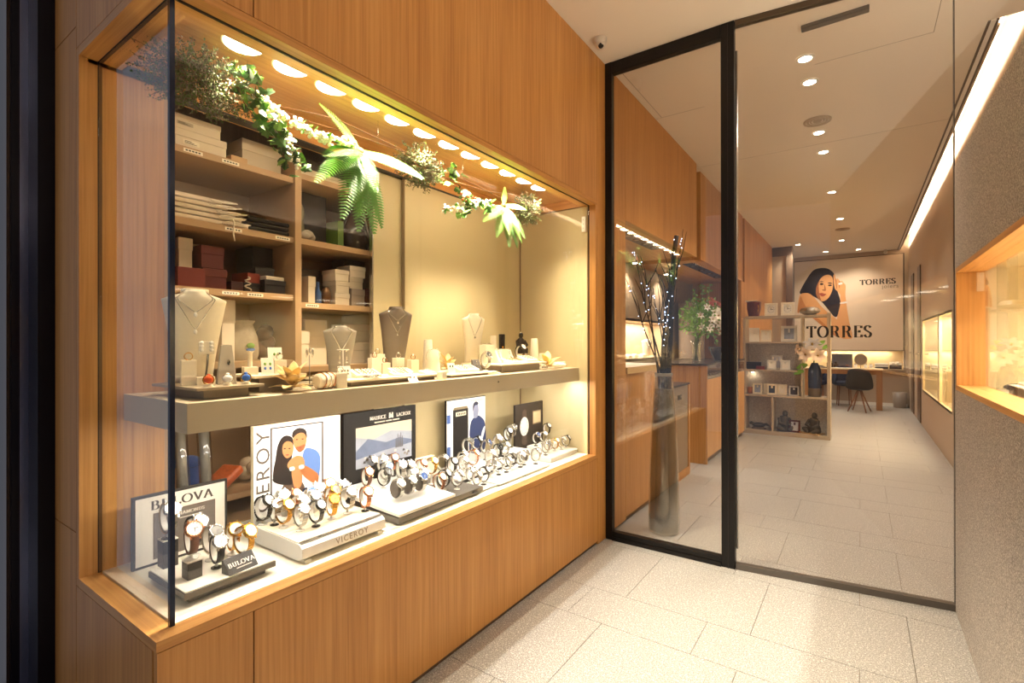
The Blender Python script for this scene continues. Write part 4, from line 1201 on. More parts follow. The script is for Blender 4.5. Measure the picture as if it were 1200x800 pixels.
def cuff_mb():
    b = MB()
    n = 18
    for i in range(n):
        a = math.radians(-60 - 240 * i / n)
        a2 = math.radians(-60 - 240 * (i + 1) / n)
        p, q = loop_pt(a, 0.86), loop_pt(a2, 0.86)
        p2, q2 = loop_pt(a, 0.80), loop_pt(a2, 0.80)
        vs = [(p.x, -0.006, p.z), (q.x, -0.006, q.z), (q2.x, -0.006, q2.z), (p2.x, -0.006, p2.z), (p.x, 0.006, p.z), (q.x, 0.006, q.z), (q2.x, 0.006, q2.z), (p2.x, 0.006, p2.z)]
        b.add(vs, [(3, 2, 1, 0), (4, 5, 6, 7), (0, 1, 5, 4), (2, 3, 7, 6), (1, 2, 6, 5), (3, 0, 4, 7)])
    return b
PILLOW = mat('pillow_grey', '#4d443b', 0.6)
def watch(label, dial_pos, ztop, rz, strap, dial, group, scale=1.0, metal=None, stand='cuff', bez=None, where=''):
    """dial_pos: where the dial centre should be; ztop: the surface the stand rests on"""
    dl = loop_pt(TH) * scale
    off = Vector((dl.x * math.cos(rz), dl.x * math.sin(rz), dl.z))
    base = Vector(dial_pos) - off
    lift = max(base.z, ztop + 0.0002)
    t = thing('wristwatch', label, 'watch', (base.x, base.y, lift), rz, group)
    t.scale = (scale,) * 3
    metal = strap in ('steel', 'gold', 'rose', 'dark') if metal is None else metal
    cm = {'steel': WSTEEL, 'gold': GOLD, 'rose': ROSE, 'dark': WDARK, 'black': WSTEEL, 'brown': ROSE, 'blue': WSTEEL, 'white': WSTEEL}[strap] if bez is None else STRAPS[bez]
    obj('strap', wmesh('bracelet' if metal else 'strap_band', lambda: strap_mesh(metal), STRAPS[strap]), t)
    c_ = obj('watch_case', wmesh('watch_case', case_mb, cm), t)
    obj('bezel', wmesh('bezel', bezel_mb, cm), t)
    d_ = obj('dial', wmesh('dial', dial_mb, DIALS[dial]), t)
    obj('hands', wmesh('hands', hands_mb, HANDM if dial not in ('black', 'blue') else STRAPS['white']), d_)
    obj('crown', wmesh('crown', crown_mb, cm), c_)
    s_ = thing('watch_stand', ('stand of ' if stand == 'cuff' else 'pillow of ') + where, 'watch stand', (base.x, base.y, ztop), rz, 'holders under the window watches')
    if stand == 'cuff':
        k = (lift - ztop) / scale
        s_.scale = (scale,) * 3
        if k > 0.0004:
            st = MB().lathe([(0.0035, 0.003), (0.0035, k + 0.0195)], 8)
            st.build('stem', CUFF, s_)
        else:
            MB().lathe([(0.0035, 0.003), (0.0035, 0.0195)], 8).build('stem', CUFF, s_)
        cu_ = obj('cuff', wmesh('cuff', cuff_mb, CUFF), s_)
        cu_.location = (0, 0, max(k, 0))
        MB().lathe([(0.013, 0.0), (0.013, 0.002), (0.006, 0.004)], 14).build('foot', WDARK if R.random() < 0.35 else CUFF, s_)
    else:
        s_.location = (base.x, base.y, lift)
        s_.scale = (scale,) * 3
        MB().prism([tuple(x * 0.90 for x in (LA * math.cos(2 * math.pi * i / 18), LB * math.sin(2 * math.pi * i / 18))) for i in range(18)], -0.015, 0.015, lambda a, b, c: (a, c, CZ + b)).build('pillow', PILLOW, s_, 0.002)
    return t
NTH = ['first', 'second', 'third', 'fourth', 'fifth', 'sixth', 'seventh', 'eighth', 'ninth', 'tenth', 'eleventh', 'twelfth', 'thirteenth', 'fourteenth', 'fifteenth', 'sixteenth', 'seventeenth', 'eighteenth', 'nineteenth', 'twentieth', 'twenty-first']
KIND = {'steel': 'steel bracelet watch', 'gold': 'gold bracelet watch', 'rose': 'rose gold bracelet watch', 'dark': 'dark steel bracelet watch', 'black': 'black leather strap watch', 'brown': 'brown leather strap watch', 'blue': 'blue strap watch', 'white': 'white strap watch'}
def row(items, ztop, place, group, scale=1.0):
    items = sorted(items, key=lambda it: it[0])
    for i, it in enumerate(items):
        px, pos, strap, dial = it[:4]
        zt = it[4] if len(it) > 4 and it[4] is not None else (ztop(pos) if callable(ztop) else ztop)
        st = it[5] if len(it) > 5 else 'cuff'
        nth = '%s from the left' % NTH[i] if i < len(items) - 1 else 'rightmost'
        rz = R.uniform(-0.25, 0.30)
        sc = scale * R.uniform(1.04, 1.18)
        where = '%s watch %s' % (nth, place)
        watch('%s, %s dial, %s %s' % (KIND[strap], dial, nth, place), pos, zt, rz, strap, dial, group, sc, stand=st, where=where)
row([(200, (-0.29, -1.440, 0.714), 'steel', 'white', 0.652), (224, (-0.163, -1.437, 0.690), 'brown', 'white', 0.622), (234, (-0.300, -1.364, 0.678), 'black', 'white'),
     (253, (-0.230, -1.352, 0.660), 'steel', 'grey'), (258, (-0.166, -1.370, 0.646), 'black', 'white'), (276, (-0.218, -1.303, 0.650), 'gold', 'white'), (280, (-0.164, -1.290, 0.640), 'gold', 'white')],
    0.5752, 'on the corner plinth', 'watches on the corner plinth', 1.08)
row([(330, (-0.318, -1.095, 0.685), 'steel', 'white'), (345, (-0.315, -1.05, 0.68), 'rose', 'white'), (309, (-0.315, -1.150, 0.665), 'dark', 'white'), (322, (-0.280, -1.14, 0.652), 'steel', 'white'), (331.5, (-0.235, -1.128, 0.645), 'gold', 'white'),
     (347, (-0.235, -1.075, 0.652), 'steel', 'white'), (355, (-0.165, -1.117, 0.64), 'steel', 'white'), (364, (-0.240, -1.025, 0.652), 'white', 'white'), (371, (-0.157, -1.064, 0.64), 'dark', 'white'), (364.5, (-0.300, -1.002, 0.672), 'blue', 'blue'),
     (372, (-0.310, -0.965, 0.672), 'white', 'white'), (388.5, (-0.318, -0.915, 0.682), 'rose', 'white'), (394.5, (-0.25, -0.94, 0.657), 'gold', 'grey'), (394.6, (-0.175, -1.00, 0.642), 'gold', 'champagne'), (410, (-0.270, -0.885, 0.655), 'white', 'white'),
     (415.5, (-0.176, -0.93, 0.645), 'steel', 'white'), (430.5, (-0.145, -0.882, 0.642), 'rose', 'white')], 0.6006, 'on the white slatted block', 'watches on the white slatted block')
row([(438, (-0.440, -0.610, 0.694), 'black', 'white', 0.6067), (449, (-0.418, -0.575, 0.694), 'steel', 'white', 0.6067), (463, (-0.405, -0.525, 0.692), 'rose', 'white', 0.6067), (434, (-0.345, -0.715, 0.662), 'brown', 'white', 0.606), (456, (-0.352, -0.605, 0.66), 'steel', 'blue', 0.606),
     (454, (-0.300, -0.657, 0.645), 'dark', 'black', 0.602), (465.6, (-0.318, -0.560, 0.652), 'steel', 'white', 0.604), (479, (-0.310, -0.515, 0.66), 'steel', 'white', 0.603), (495, (-0.297, -0.455, 0.67), 'rose', 'white', 0.5665), (507.5, (-0.275, -0.41, 0.672), 'gold', 'white', 0.5665),
     (466, (-0.160, -0.715, 0.625), 'steel', 'white', 0.5885, 'pillow'), (482, (-0.160, -0.655, 0.622), 'steel', 'white', 0.5885, 'pillow'), (494, (-0.155, -0.600, 0.620), 'steel', 'blue', 0.5885, 'pillow'),
     (486, (-0.225, -0.580, 0.642), 'steel', 'white', 0.594), (499, (-0.200, -0.545, 0.635), 'steel', 'white', 0.592), (512.5, (-0.150, -0.495, 0.618), 'rose', 'white', 0.5665), (524, (-0.170, -0.440, 0.618), 'dark', 'white', 0.5665), (536, (-0.130, -0.400, 0.61), 'steel', 'white', 0.5665)],
    0.5665, 'on the grey slab', 'watches on the grey slab', 0.95)
def ptop(p):
    x, y = p[0] - 0.02, p[1]
    if x > -0.232:
        return 0.5675 if y > 0.32 else (0.5505 if y > -0.19 else 0.5455)
    if y > 0.42:
        return 0.5905
    if y > 0.19:
        return 0.6005
    return 0.5725
row([(546, (-0.370, -0.045, 0.690), 'steel', 'grey'), (558, (-0.365, 0.025, 0.690), 'dark', 'white'), (566.5, (-0.345, 0.080, 0.665), 'steel', 'blue'), (578.5, (-0.320, 0.140, 0.682), 'steel', 'white'),
     (578.6, (-0.270, 0.075, 0.652), 'dark', 'black'), (592, (-0.320, 0.235, 0.708), 'dark', 'white'), (600, (-0.335, 0.300, 0.718), 'steel', 'grey'), (594, (-0.262, 0.130, 0.655), 'steel', 'white'),
     (532, (-0.345, -0.260, 0.645), 'steel', 'white'), (534, (-0.280, -0.272, 0.625), 'dark', 'white'), (545, (-0.268, -0.205, 0.622), 'steel', 'white'), (551, (-0.325, -0.14, 0.642), 'steel', 'white'), (557, (-0.29, -0.095, 0.64), 'rose', 'white'), (576, (-0.243, -0.025, 0.622), 'steel', 'white')],
    ptop, 'on the man-poster platforms', 'watches before the man poster', 0.95)
row([(553, (-0.190, -0.248, 0.602), 'steel', 'white', 0.5455), (561, (-0.120, -0.285, 0.592), 'steel', 'white', 0.5455), (574, (-0.125, -0.222, 0.592), 'dark', 'white', 0.5455), (581.5, (-0.163, -0.125, 0.60), 'steel', 'grey', 0.5505), (590.5, (-0.16, -0.062, 0.605), 'steel', 'white', 0.5505),
     (597, (-0.155, -0.002, 0.605), 'steel', 'white', 0.5505), (606, (-0.17, 0.060, 0.602), 'dark', 'grey', 0.5505), (615, (-0.153, 0.115, 0.602), 'steel', 'white', 0.5505), (620, (-0.167, 0.175, 0.602), 'steel', 'grey', 0.5505), (630, (-0.125, 0.225, 0.597), 'steel', 'white', 0.5505)],
    0.5505, 'on the thin platforms', 'watches on the thin white platforms', 0.88)
row([(622, (-0.270, 0.452, 0.650), 'black', 'blue', 0.5905), (633, (-0.265, 0.522, 0.648), 'steel', 'white', 0.5905), (644, (-0.285, 0.600, 0.69), 'dark', 'white', 0.5905), (636, (-0.150, 0.365, 0.612), 'steel', 'grey', 0.5675),
     (642, (-0.170, 0.432, 0.615), 'steel', 'champagne', 0.5675), (649, (-0.165, 0.492, 0.615), 'gold', 'white', 0.5675), (659, (-0.150, 0.548, 0.615), 'steel', 'white', 0.5675), (666, (-0.150, 0.605, 0.615), 'dark', 'white', 0.5675)],
    0.5675, 'by the end panel', 'watches by the end panel', 0.88)
# ================================================================ jewellery on the floating shelf
ZSH = 1.0472
SUEDE = mat('suede_cream', '#efe2c8', 0.75, noise=0.05, nscale=90)
SUEDE_G = mat('suede_grey', '#8f8376', 0.7, noise=0.06, nscale=90)
SUEDE_D = mat('suede_taupe', '#6f6259', 0.7, noise=0.06, nscale=90)
SILVER = mat('silver', '#e4e0d8', 0.12, 1.0)
PEARL = mat('pearl', '#f3ece0', 0.2)
STONE = {'orange': mat('stone_orange', '#d2552a', 0.1), 'blue': mat('stone_blue', '#3f6fc0', 0.1), 'white': mat('stone_white', '#f4f0e8', 0.1), 'black': mat('stone_black', '#15120f', 0.15), 'green': mat('stone_green', '#6f9a3c', 0.15)}
def tray(label, x0, x1, y0, y1, z1, m=SUEDE, z0=ZSH, th=0.008, foot=True, rz=0):
    t = thing('display_tray', label, 'tray', ((x0 + x1) / 2, (y0 + y1) / 2, z0), rz, 'shelf trays')
    a, b, h = (x1 - x0) / 2, (y1 - y0) / 2, z1 - z0
    MB().box(-a, a, -b, b, h - th, h).build('tray_top', m, t, 0.0012)
    if foot:
        MB().box(-a + 0.03, a - 0.03, -b + 0.03, b - 0.03, 0, h - th).build('tray_foot', SUEDE_G, t, 0.001)
    return t
T1, T2, T3, T4 = 1.081, 1.100, 1.0715, 1.092
tray('greige raised tray under the large bust at the corner', -0.420, -0.135, -1.442, -1.262, T1, TAUPE)
tray('cream raised tray behind the gold poinsettia', -0.370, -0.200, -1.256, -1.085, T2)
tray('long cream tray in the middle of the floating shelf', -0.400, -0.140, -0.965, -0.490, T3)
tray('cream tray before the slim cream bust', -0.420, -0.150, -0.440, -0.115, 1.062, th=0.006)
tray('raised cream tray at the right end of the floating shelf', -0.420, -0.155, -0.060, 0.360, T4)

def bust(label, x, y, z, h, w_, m, rz, chains, cat='bust'):
    """necklace stand: neck collar, sloping shoulders, front narrowing to a point-less foot, easel back"""
    t = thing('necklace_bust', label, cat, (x, y, z), rz, 'necklace busts')
    n = 16
    def front(v):       # half width over height fraction
        if v < 0.90:
            return w_ * (0.29 + 0.21 * (v / 0.9) ** 1.3)
        if v < 0.97:
            k = (v - 0.90) / 0.07
            return w_ * (0.50 - 0.29 * k ** 1.2)
        return w_ * 0.21
    rings = []
    M_ = 30
    for j in range(M_ + 1):
        v = j / M_
        hw = front(v)
        yb = -0.35 * (1 - v) * h * 0.20
        xx = (-0.30 + 0.20 * v + (0.10 * math.sin(v * 2.6))) * h * 0.55
        bow = w_ * 0.30 * (0.35 + 0.65 * min(1, v / 0.9))
        rings.append((v * h, hw, xx, bow))
    vs = []
    for (z_, hw, xx, bow) in rings:
        for i in range(n):
            a = math.pi * i / (n - 1)
            vs.append((xx + bow * math.sin(a), -hw * math.cos(a), z_))
        for i in range(n):
            a = math.pi * (1 - i / (n - 1))
            vs.append((xx + (bow - 0.010) * math.sin(a) - 0.004, -(hw - 0.003) * math.cos(a), z_))
    fs = []
    K = 2 * n
    for j in range(M_):
        for i in range(K):
            k = (i + 1) % K
            fs.append((j * K + i, j * K + k, (j + 1) * K + k, (j + 1) * K + i))
    fs.append(tuple(reversed(range(K))))
    fs.append(tuple(M_ * K + i for i in range(K)))
    MB().add(vs, fs, True).build('bust_body', m, t)
    xt = rings[-1][2] + rings[-1][3] * 0.35
    MB().lathe([(w_ * 0.20, h * 0.97), (w_ * 0.215, h * 1.0), (w_ * 0.21, h * 1.012), (w_ * 0.18, h * 1.016)], 20, (xt, 0, 0), sx=0.72).build('neck_collar', m, t)
    MB().prism([(rings[16][2] - 0.002, h * 0.5), (rings[16][2] - 0.07 * h / 0.27, 0), (rings[16][2] - 0.055 * h / 0.27, 0), (rings[16][2] + 0.004, h * 0.45)], -0.012, 0.012, lambda a, b, c: (a, c, b)).build('easel_leg', m, t)
    def surf(v, u):
        j = min(M_, max(0, v * M_))
        j0 = int(j)
        f_ = j - j0
        r0, r1 = rings[j0], rings[min(M_, j0 + 1)]
        hw, xx, bow = [r0[q] * (1 - f_) + r1[q] * f_ for q in (1, 2, 3)]
        a = math.acos(max(-1, min(1, -u)))
        return (xx + bow * math.sin(a) + 0.0016, -hw * math.cos(a), v * h)
    for ci, (dep, mm, pend, rr) in enumerate(chains):
        pts = []
        for i in range(25):
            s_ = -1 + 2 * i / 24
            v = 0.985 - (0.985 - dep) * (1 - abs(s_) ** 1.25)
            u = s_ * (0.62 + 0.2 * dep)
            pts.append(surf(v, u))
        nk = MB().tube(pts, rr, 5).build('chain', mm, t)
        if pend:
            p = surf(dep, 0)
            MB().ell((p[0] + 0.003, p[1], p[2] - 0.008), (0.004, 0.005, 0.007), 10, 8).build('pendant', PEARL if pend == 'pearl' else SILVER, nk)
    return t
FACE = -0.55
bust('large cream suede bust with two fine pendant chains at the corner', -0.335, -1.362, T1, 0.272, 0.165, SUEDE, -0.35, [(0.76, SILVER, 'pearl', 0.0011), (0.58, SILVER, 'pearl', 0.0011)])
bust('small grey bust with a thick silver chain', -0.345, -0.850, T3, 0.190, 0.125, SUEDE_G, -0.45, [(0.52, SILVER, None, 0.0026)])
bust('tall dark grey bust with two thin pendant chains', -0.375, -0.545, T3, 0.278, 0.145, SUEDE_D, -0.50, [(0.80, SILVER, 'silver', 0.0012), (0.62, SILVER, 'silver', 0.0012)])
bust('slim cream bust with one fine pendant necklace', -0.390, 0.005, T4, 0.255, 0.125, SUEDE, -0.55, [(0.55, SILVER, 'silver', 0.0011)])

def ring_at(parent, c, r, m, stone=None, tilt=0.0):
    pts = [(c[0], c[1] + r * math.cos(2 * math.pi * i / 18), c[2] + r + r * math.sin(2 * math.pi * i / 18)) for i in range(18)]
    o = MB().tube(pts, r * 0.16, 5, closed=True).build('ring_band', m, parent)
    if stone:
        MB().ell((c[0], c[1], c[2] + 2 * r), (r * 0.42, r * 0.42, r * 0.34), 10, 6).build('gemstone', STONE[stone], o)
    return o
def ring(label, loc, m=SILVER, stone='white', r=0.010, rz=-0.4, group='rings on the floating shelf'):
    t = thing('ring', label, 'ring', loc, rz, group)
    ring_at(t, (0, 0, 0), r, m, stone)
    return t
def cube(label, x, y, z, s_, h, m=SUEDE, rz=-0.3, taper=1.0, name='ring_block'):
    t = thing(name, label, 'display block', (x, y, z), rz, 'suede display blocks')
    a, b = s_ / 2, s_ / 2 * taper
    MB().add([(-a, -a, 0), (a, -a, 0), (a, a, 0), (-a, a, 0), (-b, -b, h - 0.002), (b, -b, h - 0.002), (b, b, h - 0.002), (-b, b, h - 0.002)], [(3, 2, 1, 0), (4, 5, 6, 7), (0, 1, 5, 4), (1, 2, 6, 5), (2, 3, 7, 6), (3, 0, 4, 7)]).build('block_body', m, t, 0.0012)
    MB().box(-b * 0.98, b * 0.98, -b * 0.98, b * 0.98, h - 0.002, h).build('block_top', SUEDE, t)
    return t
def ring_cube(label, x, y, z, s_, h, m=SILVER, stone='white', rz=-0.3, blockm=SUEDE):
    cube(label + ', its suede block', x, y, z, s_, h, blockm, rz)
    ring('ring on ' + label, (x, y, z + h + 0.0002), m, stone, rz=rz)
ring_cube('tall cream block left of the earring stand', -0.265, -1.408, T1, 0.036, 0.070, GOLD, None)
t = thing('earring_stand', 'slim earring stand with twin pearl clusters before the large bust', 'earring stand', (-0.235, -1.376, T1), -0.35, None)
MB().box(-0.016, 0.016, -0.022, 0.022, 0, 0.022).build('stand_base', SUEDE, t, 0.001)
MB().tube([(0, 0, 0.022), (0.002, 0.004, 0.06), (0, 0.006, 0.088)], 0.0028, 6).build('stem', mat('stem_black', '#2a201a', 0.4), t)
MB().box(-0.003, 0.003, -0.018, 0.022, 0.086, 0.122).build('card', SUEDE, t, 0.001)
for s1 in (-1, 1):
    e_ = MB()
    for k in range(3):
        e_.ell((0.006, 0.002 + s1 * 0.012, 0.118 - k * 0.010), 0.0055, 8, 6)
    e_.build('pearl_cluster', PEARL, t)
t = cube('grey pyramid block with a black drop, right of the earring stand', -0.225, -1.325, T1, 0.050, 0.112, mat('suede_pale_grey', '#b6aa98', 0.7), -0.35, 0.55, 'pendant_block')
MB().ell((0.021, 0.004, 0.062), (0.003, 0.004, 0.008), 10, 6).build('black_drop', STONE['black'], t)
for lab, y, stn, mm in [('orange stone ring at the front of the corner tray', -1.402, 'orange', GOLD), ('white stone ring at the front of the corner tray', -1.352, 'white', SILVER), ('blue stone ring at the front of the corner tray', -1.302, 'blue', GOLD)]:
    t = ring(lab, (-0.160, y, T1 + 0.006), mm, stn, 0.0125, -0.4)
    MB().lathe([(0.0125, -0.0058), (0.011, 0.0), (0.006, 0.002)], 14).build('ring_rest', SUEDE, t)
    MB().ell((0.009, 0, 0.013), (0.005, 0.011, 0.010), 12, 8).build('gem_face', STONE[stn], t)
t = thing('ring_pillar', 'cream ring pillar holding a blue and green ring on a square base', 'ring stand', (-0.285, -1.225, T2), -0.3, None)
MB().box(-0.020, 0.020, -0.020, 0.020, 0, 0.024).build('pillar_base', SUEDE, t, 0.001)
MB().lathe([(0.007, 0.024), (0.0065, 0.066), (0.010, 0.072)], 10).build('pillar', SUEDE, t)
ring_at(t, (0, 0, 0.070), 0.013, SILVER, None)
MB().ell((0.009, 0, 0.090), (0.007, 0.012, 0.009), 10, 6).build('gem_face', STONE['green'], t)
MB().ell((0.009, 0, 0.078), (0.006, 0.013, 0.005), 10, 6).build('gem_face', STONE['blue'], t)
def card(label, x, y, z, w_, h, rz, beads, m=None, lean=0.30, cat='earring card'):
    t = thing('earring_card', label, cat, (x, y, z), rz, 'cards of small jewellery')
    m = m or mat('card_ivory', '#f1e9d8', 0.5)
    mtx = Matrix.Rotation(-lean, 4, 'Y')
    MB().box(-0.0012, 0.0012, -w_ / 2, w_ / 2, 0, h).xf(mtx).build('card_front', m, t)
    MB().prism([(-0.0014, h * 0.85), (-0.0014 - h * 0.42, -h * 0.12), (-0.0014 - h * 0.38, -h * 0.12), (0, h * 0.7)], -w_ * 0.2, w_ * 0.2, lambda a, b, c: (a, c, b)).xf(mtx).build('card_prop', m, t)
    for (u, v, c_) in beads:
        MB().ell((0.003, u * w_ / 2, v * h), (0.003, 0.0038, 0.005), 8, 6).xf(mtx).build('earring', STONE.get(c_, SILVER) if c_ != 'silver' else SILVER, t)
    return t
card('ivory earring card with two blue and green drops', -0.235, -1.195, T2, 0.036, 0.054, -0.3, [(-0.4, 0.62, 'green'), (0.45, 0.62, 'green'), (-0.4, 0.36, 'blue'), (0.45, 0.36, 'blue')])
ring_cube('cream block behind the gold poinsettia', -0.265, -1.140, T2, 0.036, 0.044, SILVER, 'black')
card('tall ivory card with three pairs of earrings behind the gold poinsettia', -0.330, -1.115, T2, 0.044, 0.085, -0.3, [(-0.1, 0.72, 'green'), (0.4, 0.72, 'green'), (-0.3, 0.48, 'orange'), (0.3, 0.46, 'black'), (0.3, 0.2, 'blue'), (-0.2, 0.2, 'silver')], lean=0.22)
# gold fabric poinsettia
FABRIC_G = mat('gold_organza', '#e8c274', 0.5, noise=0.25, nscale=30, sheen=0.5)
def petal(length, width, droop, roll=0.15):
    n, m_ = 8, 5
    vs = []
    for i in range(n + 1):
        s_ = i / n
        wd = width * math.sin(math.pi * min(1, 0.06 + 0.94 * s_)) ** 0.75 * (1 - 0.15 * s_)
        if i == n:
            wd = 0.0004
        for j in range(m_):
            u = -1 + 2 * j / (m_ - 1)
            vs.append((s_ * length, u * wd, droop(s_) * length + roll * abs(u) * wd + 0.04 * width * math.sin(9 * s_ + 3 * u)))
    fs = [(i * m_ + j, (i + 1) * m_ + j, (i + 1) * m_ + j + 1, i * m_ + j + 1) for i in range(n) for j in range(m_ - 1)]
    return vs, fs
def thicken(me_obj, th):
    md = me_obj.modifiers.new('thickness', 'SOLIDIFY')
    md.thickness = th
    md.offset = 0
def poinsettia(label, x, y, z, size, rz=0.0, n=11, seed=1):
    rr = random.Random(seed)
    t = thing('fabric_flower', label, 'flower ornament', (x, y, z), rz, 'gold fabric flowers')
    for k in range(n):
        a = 2 * math.pi * k / n + rr.uniform(-0.15, 0.15)
        el = [0.05, 0.55, 0.95][k % 3] + rr.uniform(-0.1, 0.1)
        vs, fs = petal(size * rr.uniform(0.8, 1.1), size * 0.24, lambda s_: 0.10 * math.sin(2.2 * s_) - 0.08 * s_ * s_)
        b = MB().add(vs, fs, True)
        b.xf(Matrix.Rotation(a, 4, 'Z') @ Matrix.Rotation(-el, 4, 'Y')).xf(Matrix.Translation((0, 0, 0.012 + 0.006 * (k % 3))))
        o = b.build('petal', FABRIC_G, t)
        thicken(o, 0.0007)
    st = MB()
    for k in range(14):
        st.ell((rr.uniform(-0.012, 0.012), rr.uniform(-0.012, 0.012), 0.028 + rr.uniform(0, 0.010)), 0.0036, 7, 5)
    st.build('flower_centre', mat('flower_centre', '#a9832c', 0.4), t)
    return t
poinsettia('gold organza poinsettia at the front left of the floating shelf', -0.165, -1.155, ZSH, 0.080, 0.3, 15, 4)
# cushion with bracelets, ring block in front
t = thing('bracelet_cushion', 'cream roll cushion with bracelets beside the gold poinsettia', 'cushion', (-0.165, -1.040, ZSH), 0.15, None)
MB().lathe([(0.018, -0.038), (0.024, -0.033), (0.026, 0.0), (0.024, 0.033), (0.018, 0.038)], 20, (0, 0, 0.027), 'Y').build('cushion_roll', SUEDE, t)
for k, yy in enumerate((-0.02, 0.0, 0.018)):
    MB().tube([(0.0275 * math.cos(2 * math.pi * i / 20), yy + 0.003 * math.sin(i), 0.027 + 0.0275 * math.sin(2 * math.pi * i / 20)) for i in range(20)], 0.0018, 5, closed=True).build('bracelet', [ROSE, SILVER, ROSE][k], t)
ring_cube('cream block at the shelf edge beside the roll cushion', -0.155, -0.990, ZSH, 0.036, 0.050, SILVER, 'white')
t = thing('earring_stand', 'small T-bar stand with long silver drop earrings before the small grey bust', 'earring stand', (-0.255, -0.905, T3), -0.3, None)
MB().box(-0.010, 0.010, -0.010, 0.010, 0, 0.004).build('stand_base', CUFF, t)
MB().tube([(0, 0, 0.004), (0, 0, 0.102)], 0.0018, 6).build('stem', CUFF, t)
MB().tube([(0, -0.022, 0.102), (0, 0.022, 0.102)], 0.0022, 6).build('crossbar', CUFF, t)
for s1 in (-1, 1):
    o = MB().tube([(0.002, s1 * 0.012, 0.100), (0.003, s1 * 0.013, 0.066)], 0.0014, 5).build('drop_earring', SILVER, t)
    MB().ell((0.003, s1 * 0.013, 0.060), (0.004, 0.004, 0.007), 8, 6).build('drop_bead', SILVER, o)
t = thing('earring_stand', 'second T-bar stand with short white drops behind the roll cushion', 'earring stand', (-0.300, -1.010, ZSH), -0.3, None)
MB().box(-0.012, 0.012, -0.012, 0.012, 0, 0.004).build('stand_base', SUEDE_G, t)
MB().tube([(0, 0, 0.004), (0, 0, 0.128)], 0.002, 6).build('stem', SUEDE_G, t)
for s1 in (-1, 0, 1):
    MB().ell((0.003, s1 * 0.010, 0.122 - 0.006 * abs(s1)), (0.004, 0.0045, 0.016), 8, 6).build('drop_earring', SILVER, t)
card('ivory card of small studs at the left of the long tray', -0.215, -0.925, T3, 0.046, 0.046, -0.25, [(u, v, 'silver') for u in (-0.5, 0, 0.5) for v in (0.35, 0.6)])
# cloth pad with brooches
def pad(label, x, y, z, a, b, h, n, rz=0.0, seed=0, m=SUEDE, mm=None, group='pads of bracelets'):
    rr = random.Random(seed)
    t = thing('jewellery_pad', label, 'jewellery pad', (x, y, z), rz, group)
    MB().prism([(-a, 0), (a, 0), (a, h * 0.35), (-a, h)], -b, b, lambda p, q, r_: (p, r_, q)).build('pad', m, t, 0.001)
    for k in range(n):
        yy = -b * 0.8 + 1.6 * b * (k + 0.5) / n
        sl = -h * 0.65 / (2 * a)
        o = MB()
        if rr.random() < 0.5:
            o.tube([(-a * 0.8 + 1.6 * a * i / 8, yy + 0.002 * math.sin(2.2 * i), h * 0.35 + (a - (-a * 0.8 + 1.6 * a * i / 8)) * -sl + 0.002) for i in range(9)], 0.0017, 5)
        else:
            for q in range(4):
                xx = -a * 0.7 + 1.4 * a * q / 3
                o.ell((xx, yy, h * 0.35 + (a - xx) * -sl + 0.0028), (0.004, 0.003, 0.003), 7, 5)
        o.build('bracelet', (mm or [SILVER, SILVER, GOLD, ROSE])[k % len(mm or [0, 1, 2, 3])], t)
    return t
pad('cream slanted pad of silver brooches behind the front of the long tray', -0.220, -0.835, T3, 0.035, 0.050, 0.030, 6, -0.2, 3)
t = thing('bangle', 'silver bangle lying on the front of the long tray', 'bangle', (-0.165, -0.850, T3 + 0.0205), 0.3, None)
MB().tube([(0.022 * math.cos(2 * math.pi * i / 24), 0.034 * math.sin(2 * math.pi * i / 24), -0.016 + 0.0008 * math.sin(i)) for i in range(24)], 0.0042, 7, closed=True).build('bangle', SILVER, t)
MB().ell((0.022, 0.0, -0.012), (0.006, 0.012, 0.006), 10, 6).build('bangle_head', SILVER, t)
for i, (x, y, s_, h) in enumerate([(-0.330, -0.700, 0.040, 0.066), (-0.365, -0.655, 0.046, 0.080), (-0.320, -0.655, 0.034, 0.045), (-0.300, -0.600, 0.038, 0.064), (-0.255, -0.560, 0.036, 0.056)]):
    ring_cube('%s cream cube in the cluster before the dark bust' % NTH[i], x, y, T3, s_, h, SILVER if i % 2 else ROSE, 'white', -0.25)
pad('cream pad with three silver ear studs in the cube cluster', -0.245, -0.640, T3, 0.026, 0.045, 0.026, 5, -0.2, 5)
pad('low cream pad at the right front of the long tray', -0.190, -0.690, T3, 0.022, 0.040, 0.016, 4, -0.2, 8)
pad('low cream pad of pearls between the cube cluster and the cones', -0.190, -0.545, T3, 0.020, 0.034, 0.014, 4, 0.1, 9, mm=[PEARL])
card('ivory price card leaning on the shelf edge', -0.125, -0.680, ZSH, 0.040, 0.030, -0.2, [(-0.4, 0.7, 'silver'), (0.4, 0.7, 'silver')], lean=0.7)
cube('small cream cube at the shelf edge right of the price card', -0.130, -0.520, ZSH, 0.030, 0.032, SUEDE, 0.1)
# bracelet cones
def cone(label, x, y, z, r, h, m=SUEDE, band=None, top=0.62):
    t = thing('bracelet_cone', label, 'bracelet cone', (x, y, z), 0, 'bracelet cones')
    MB().lathe([(r, 0), (r * (0.5 + 0.5 * top), h * 0.5), (r * top, h - 0.003), (r * top * 0.92, h)], 22).build('cone', m, t)
    if band:
        MB().tube([(r * 0.92 * math.cos(2 * math.pi * i / 22), r * 0.92 * math.sin(2 * math.pi * i / 22), h * 0.72 + 0.28 * h * math.cos(2 * math.pi * i / 22 + 0.6)) for i in range(22)], 0.0022, 5, closed=True).build('bracelet', band, t)
    return t
cone('short cream bracelet cone with a silver bracelet', -0.270, -0.425, 1.0622, 0.034, 0.108, SUEDE, SILVER, 0.68)
cone('tall cream bracelet cone behind the short one', -0.345, -0.380, 1.0622, 0.026, 0.150, SUEDE, None, 0.72)
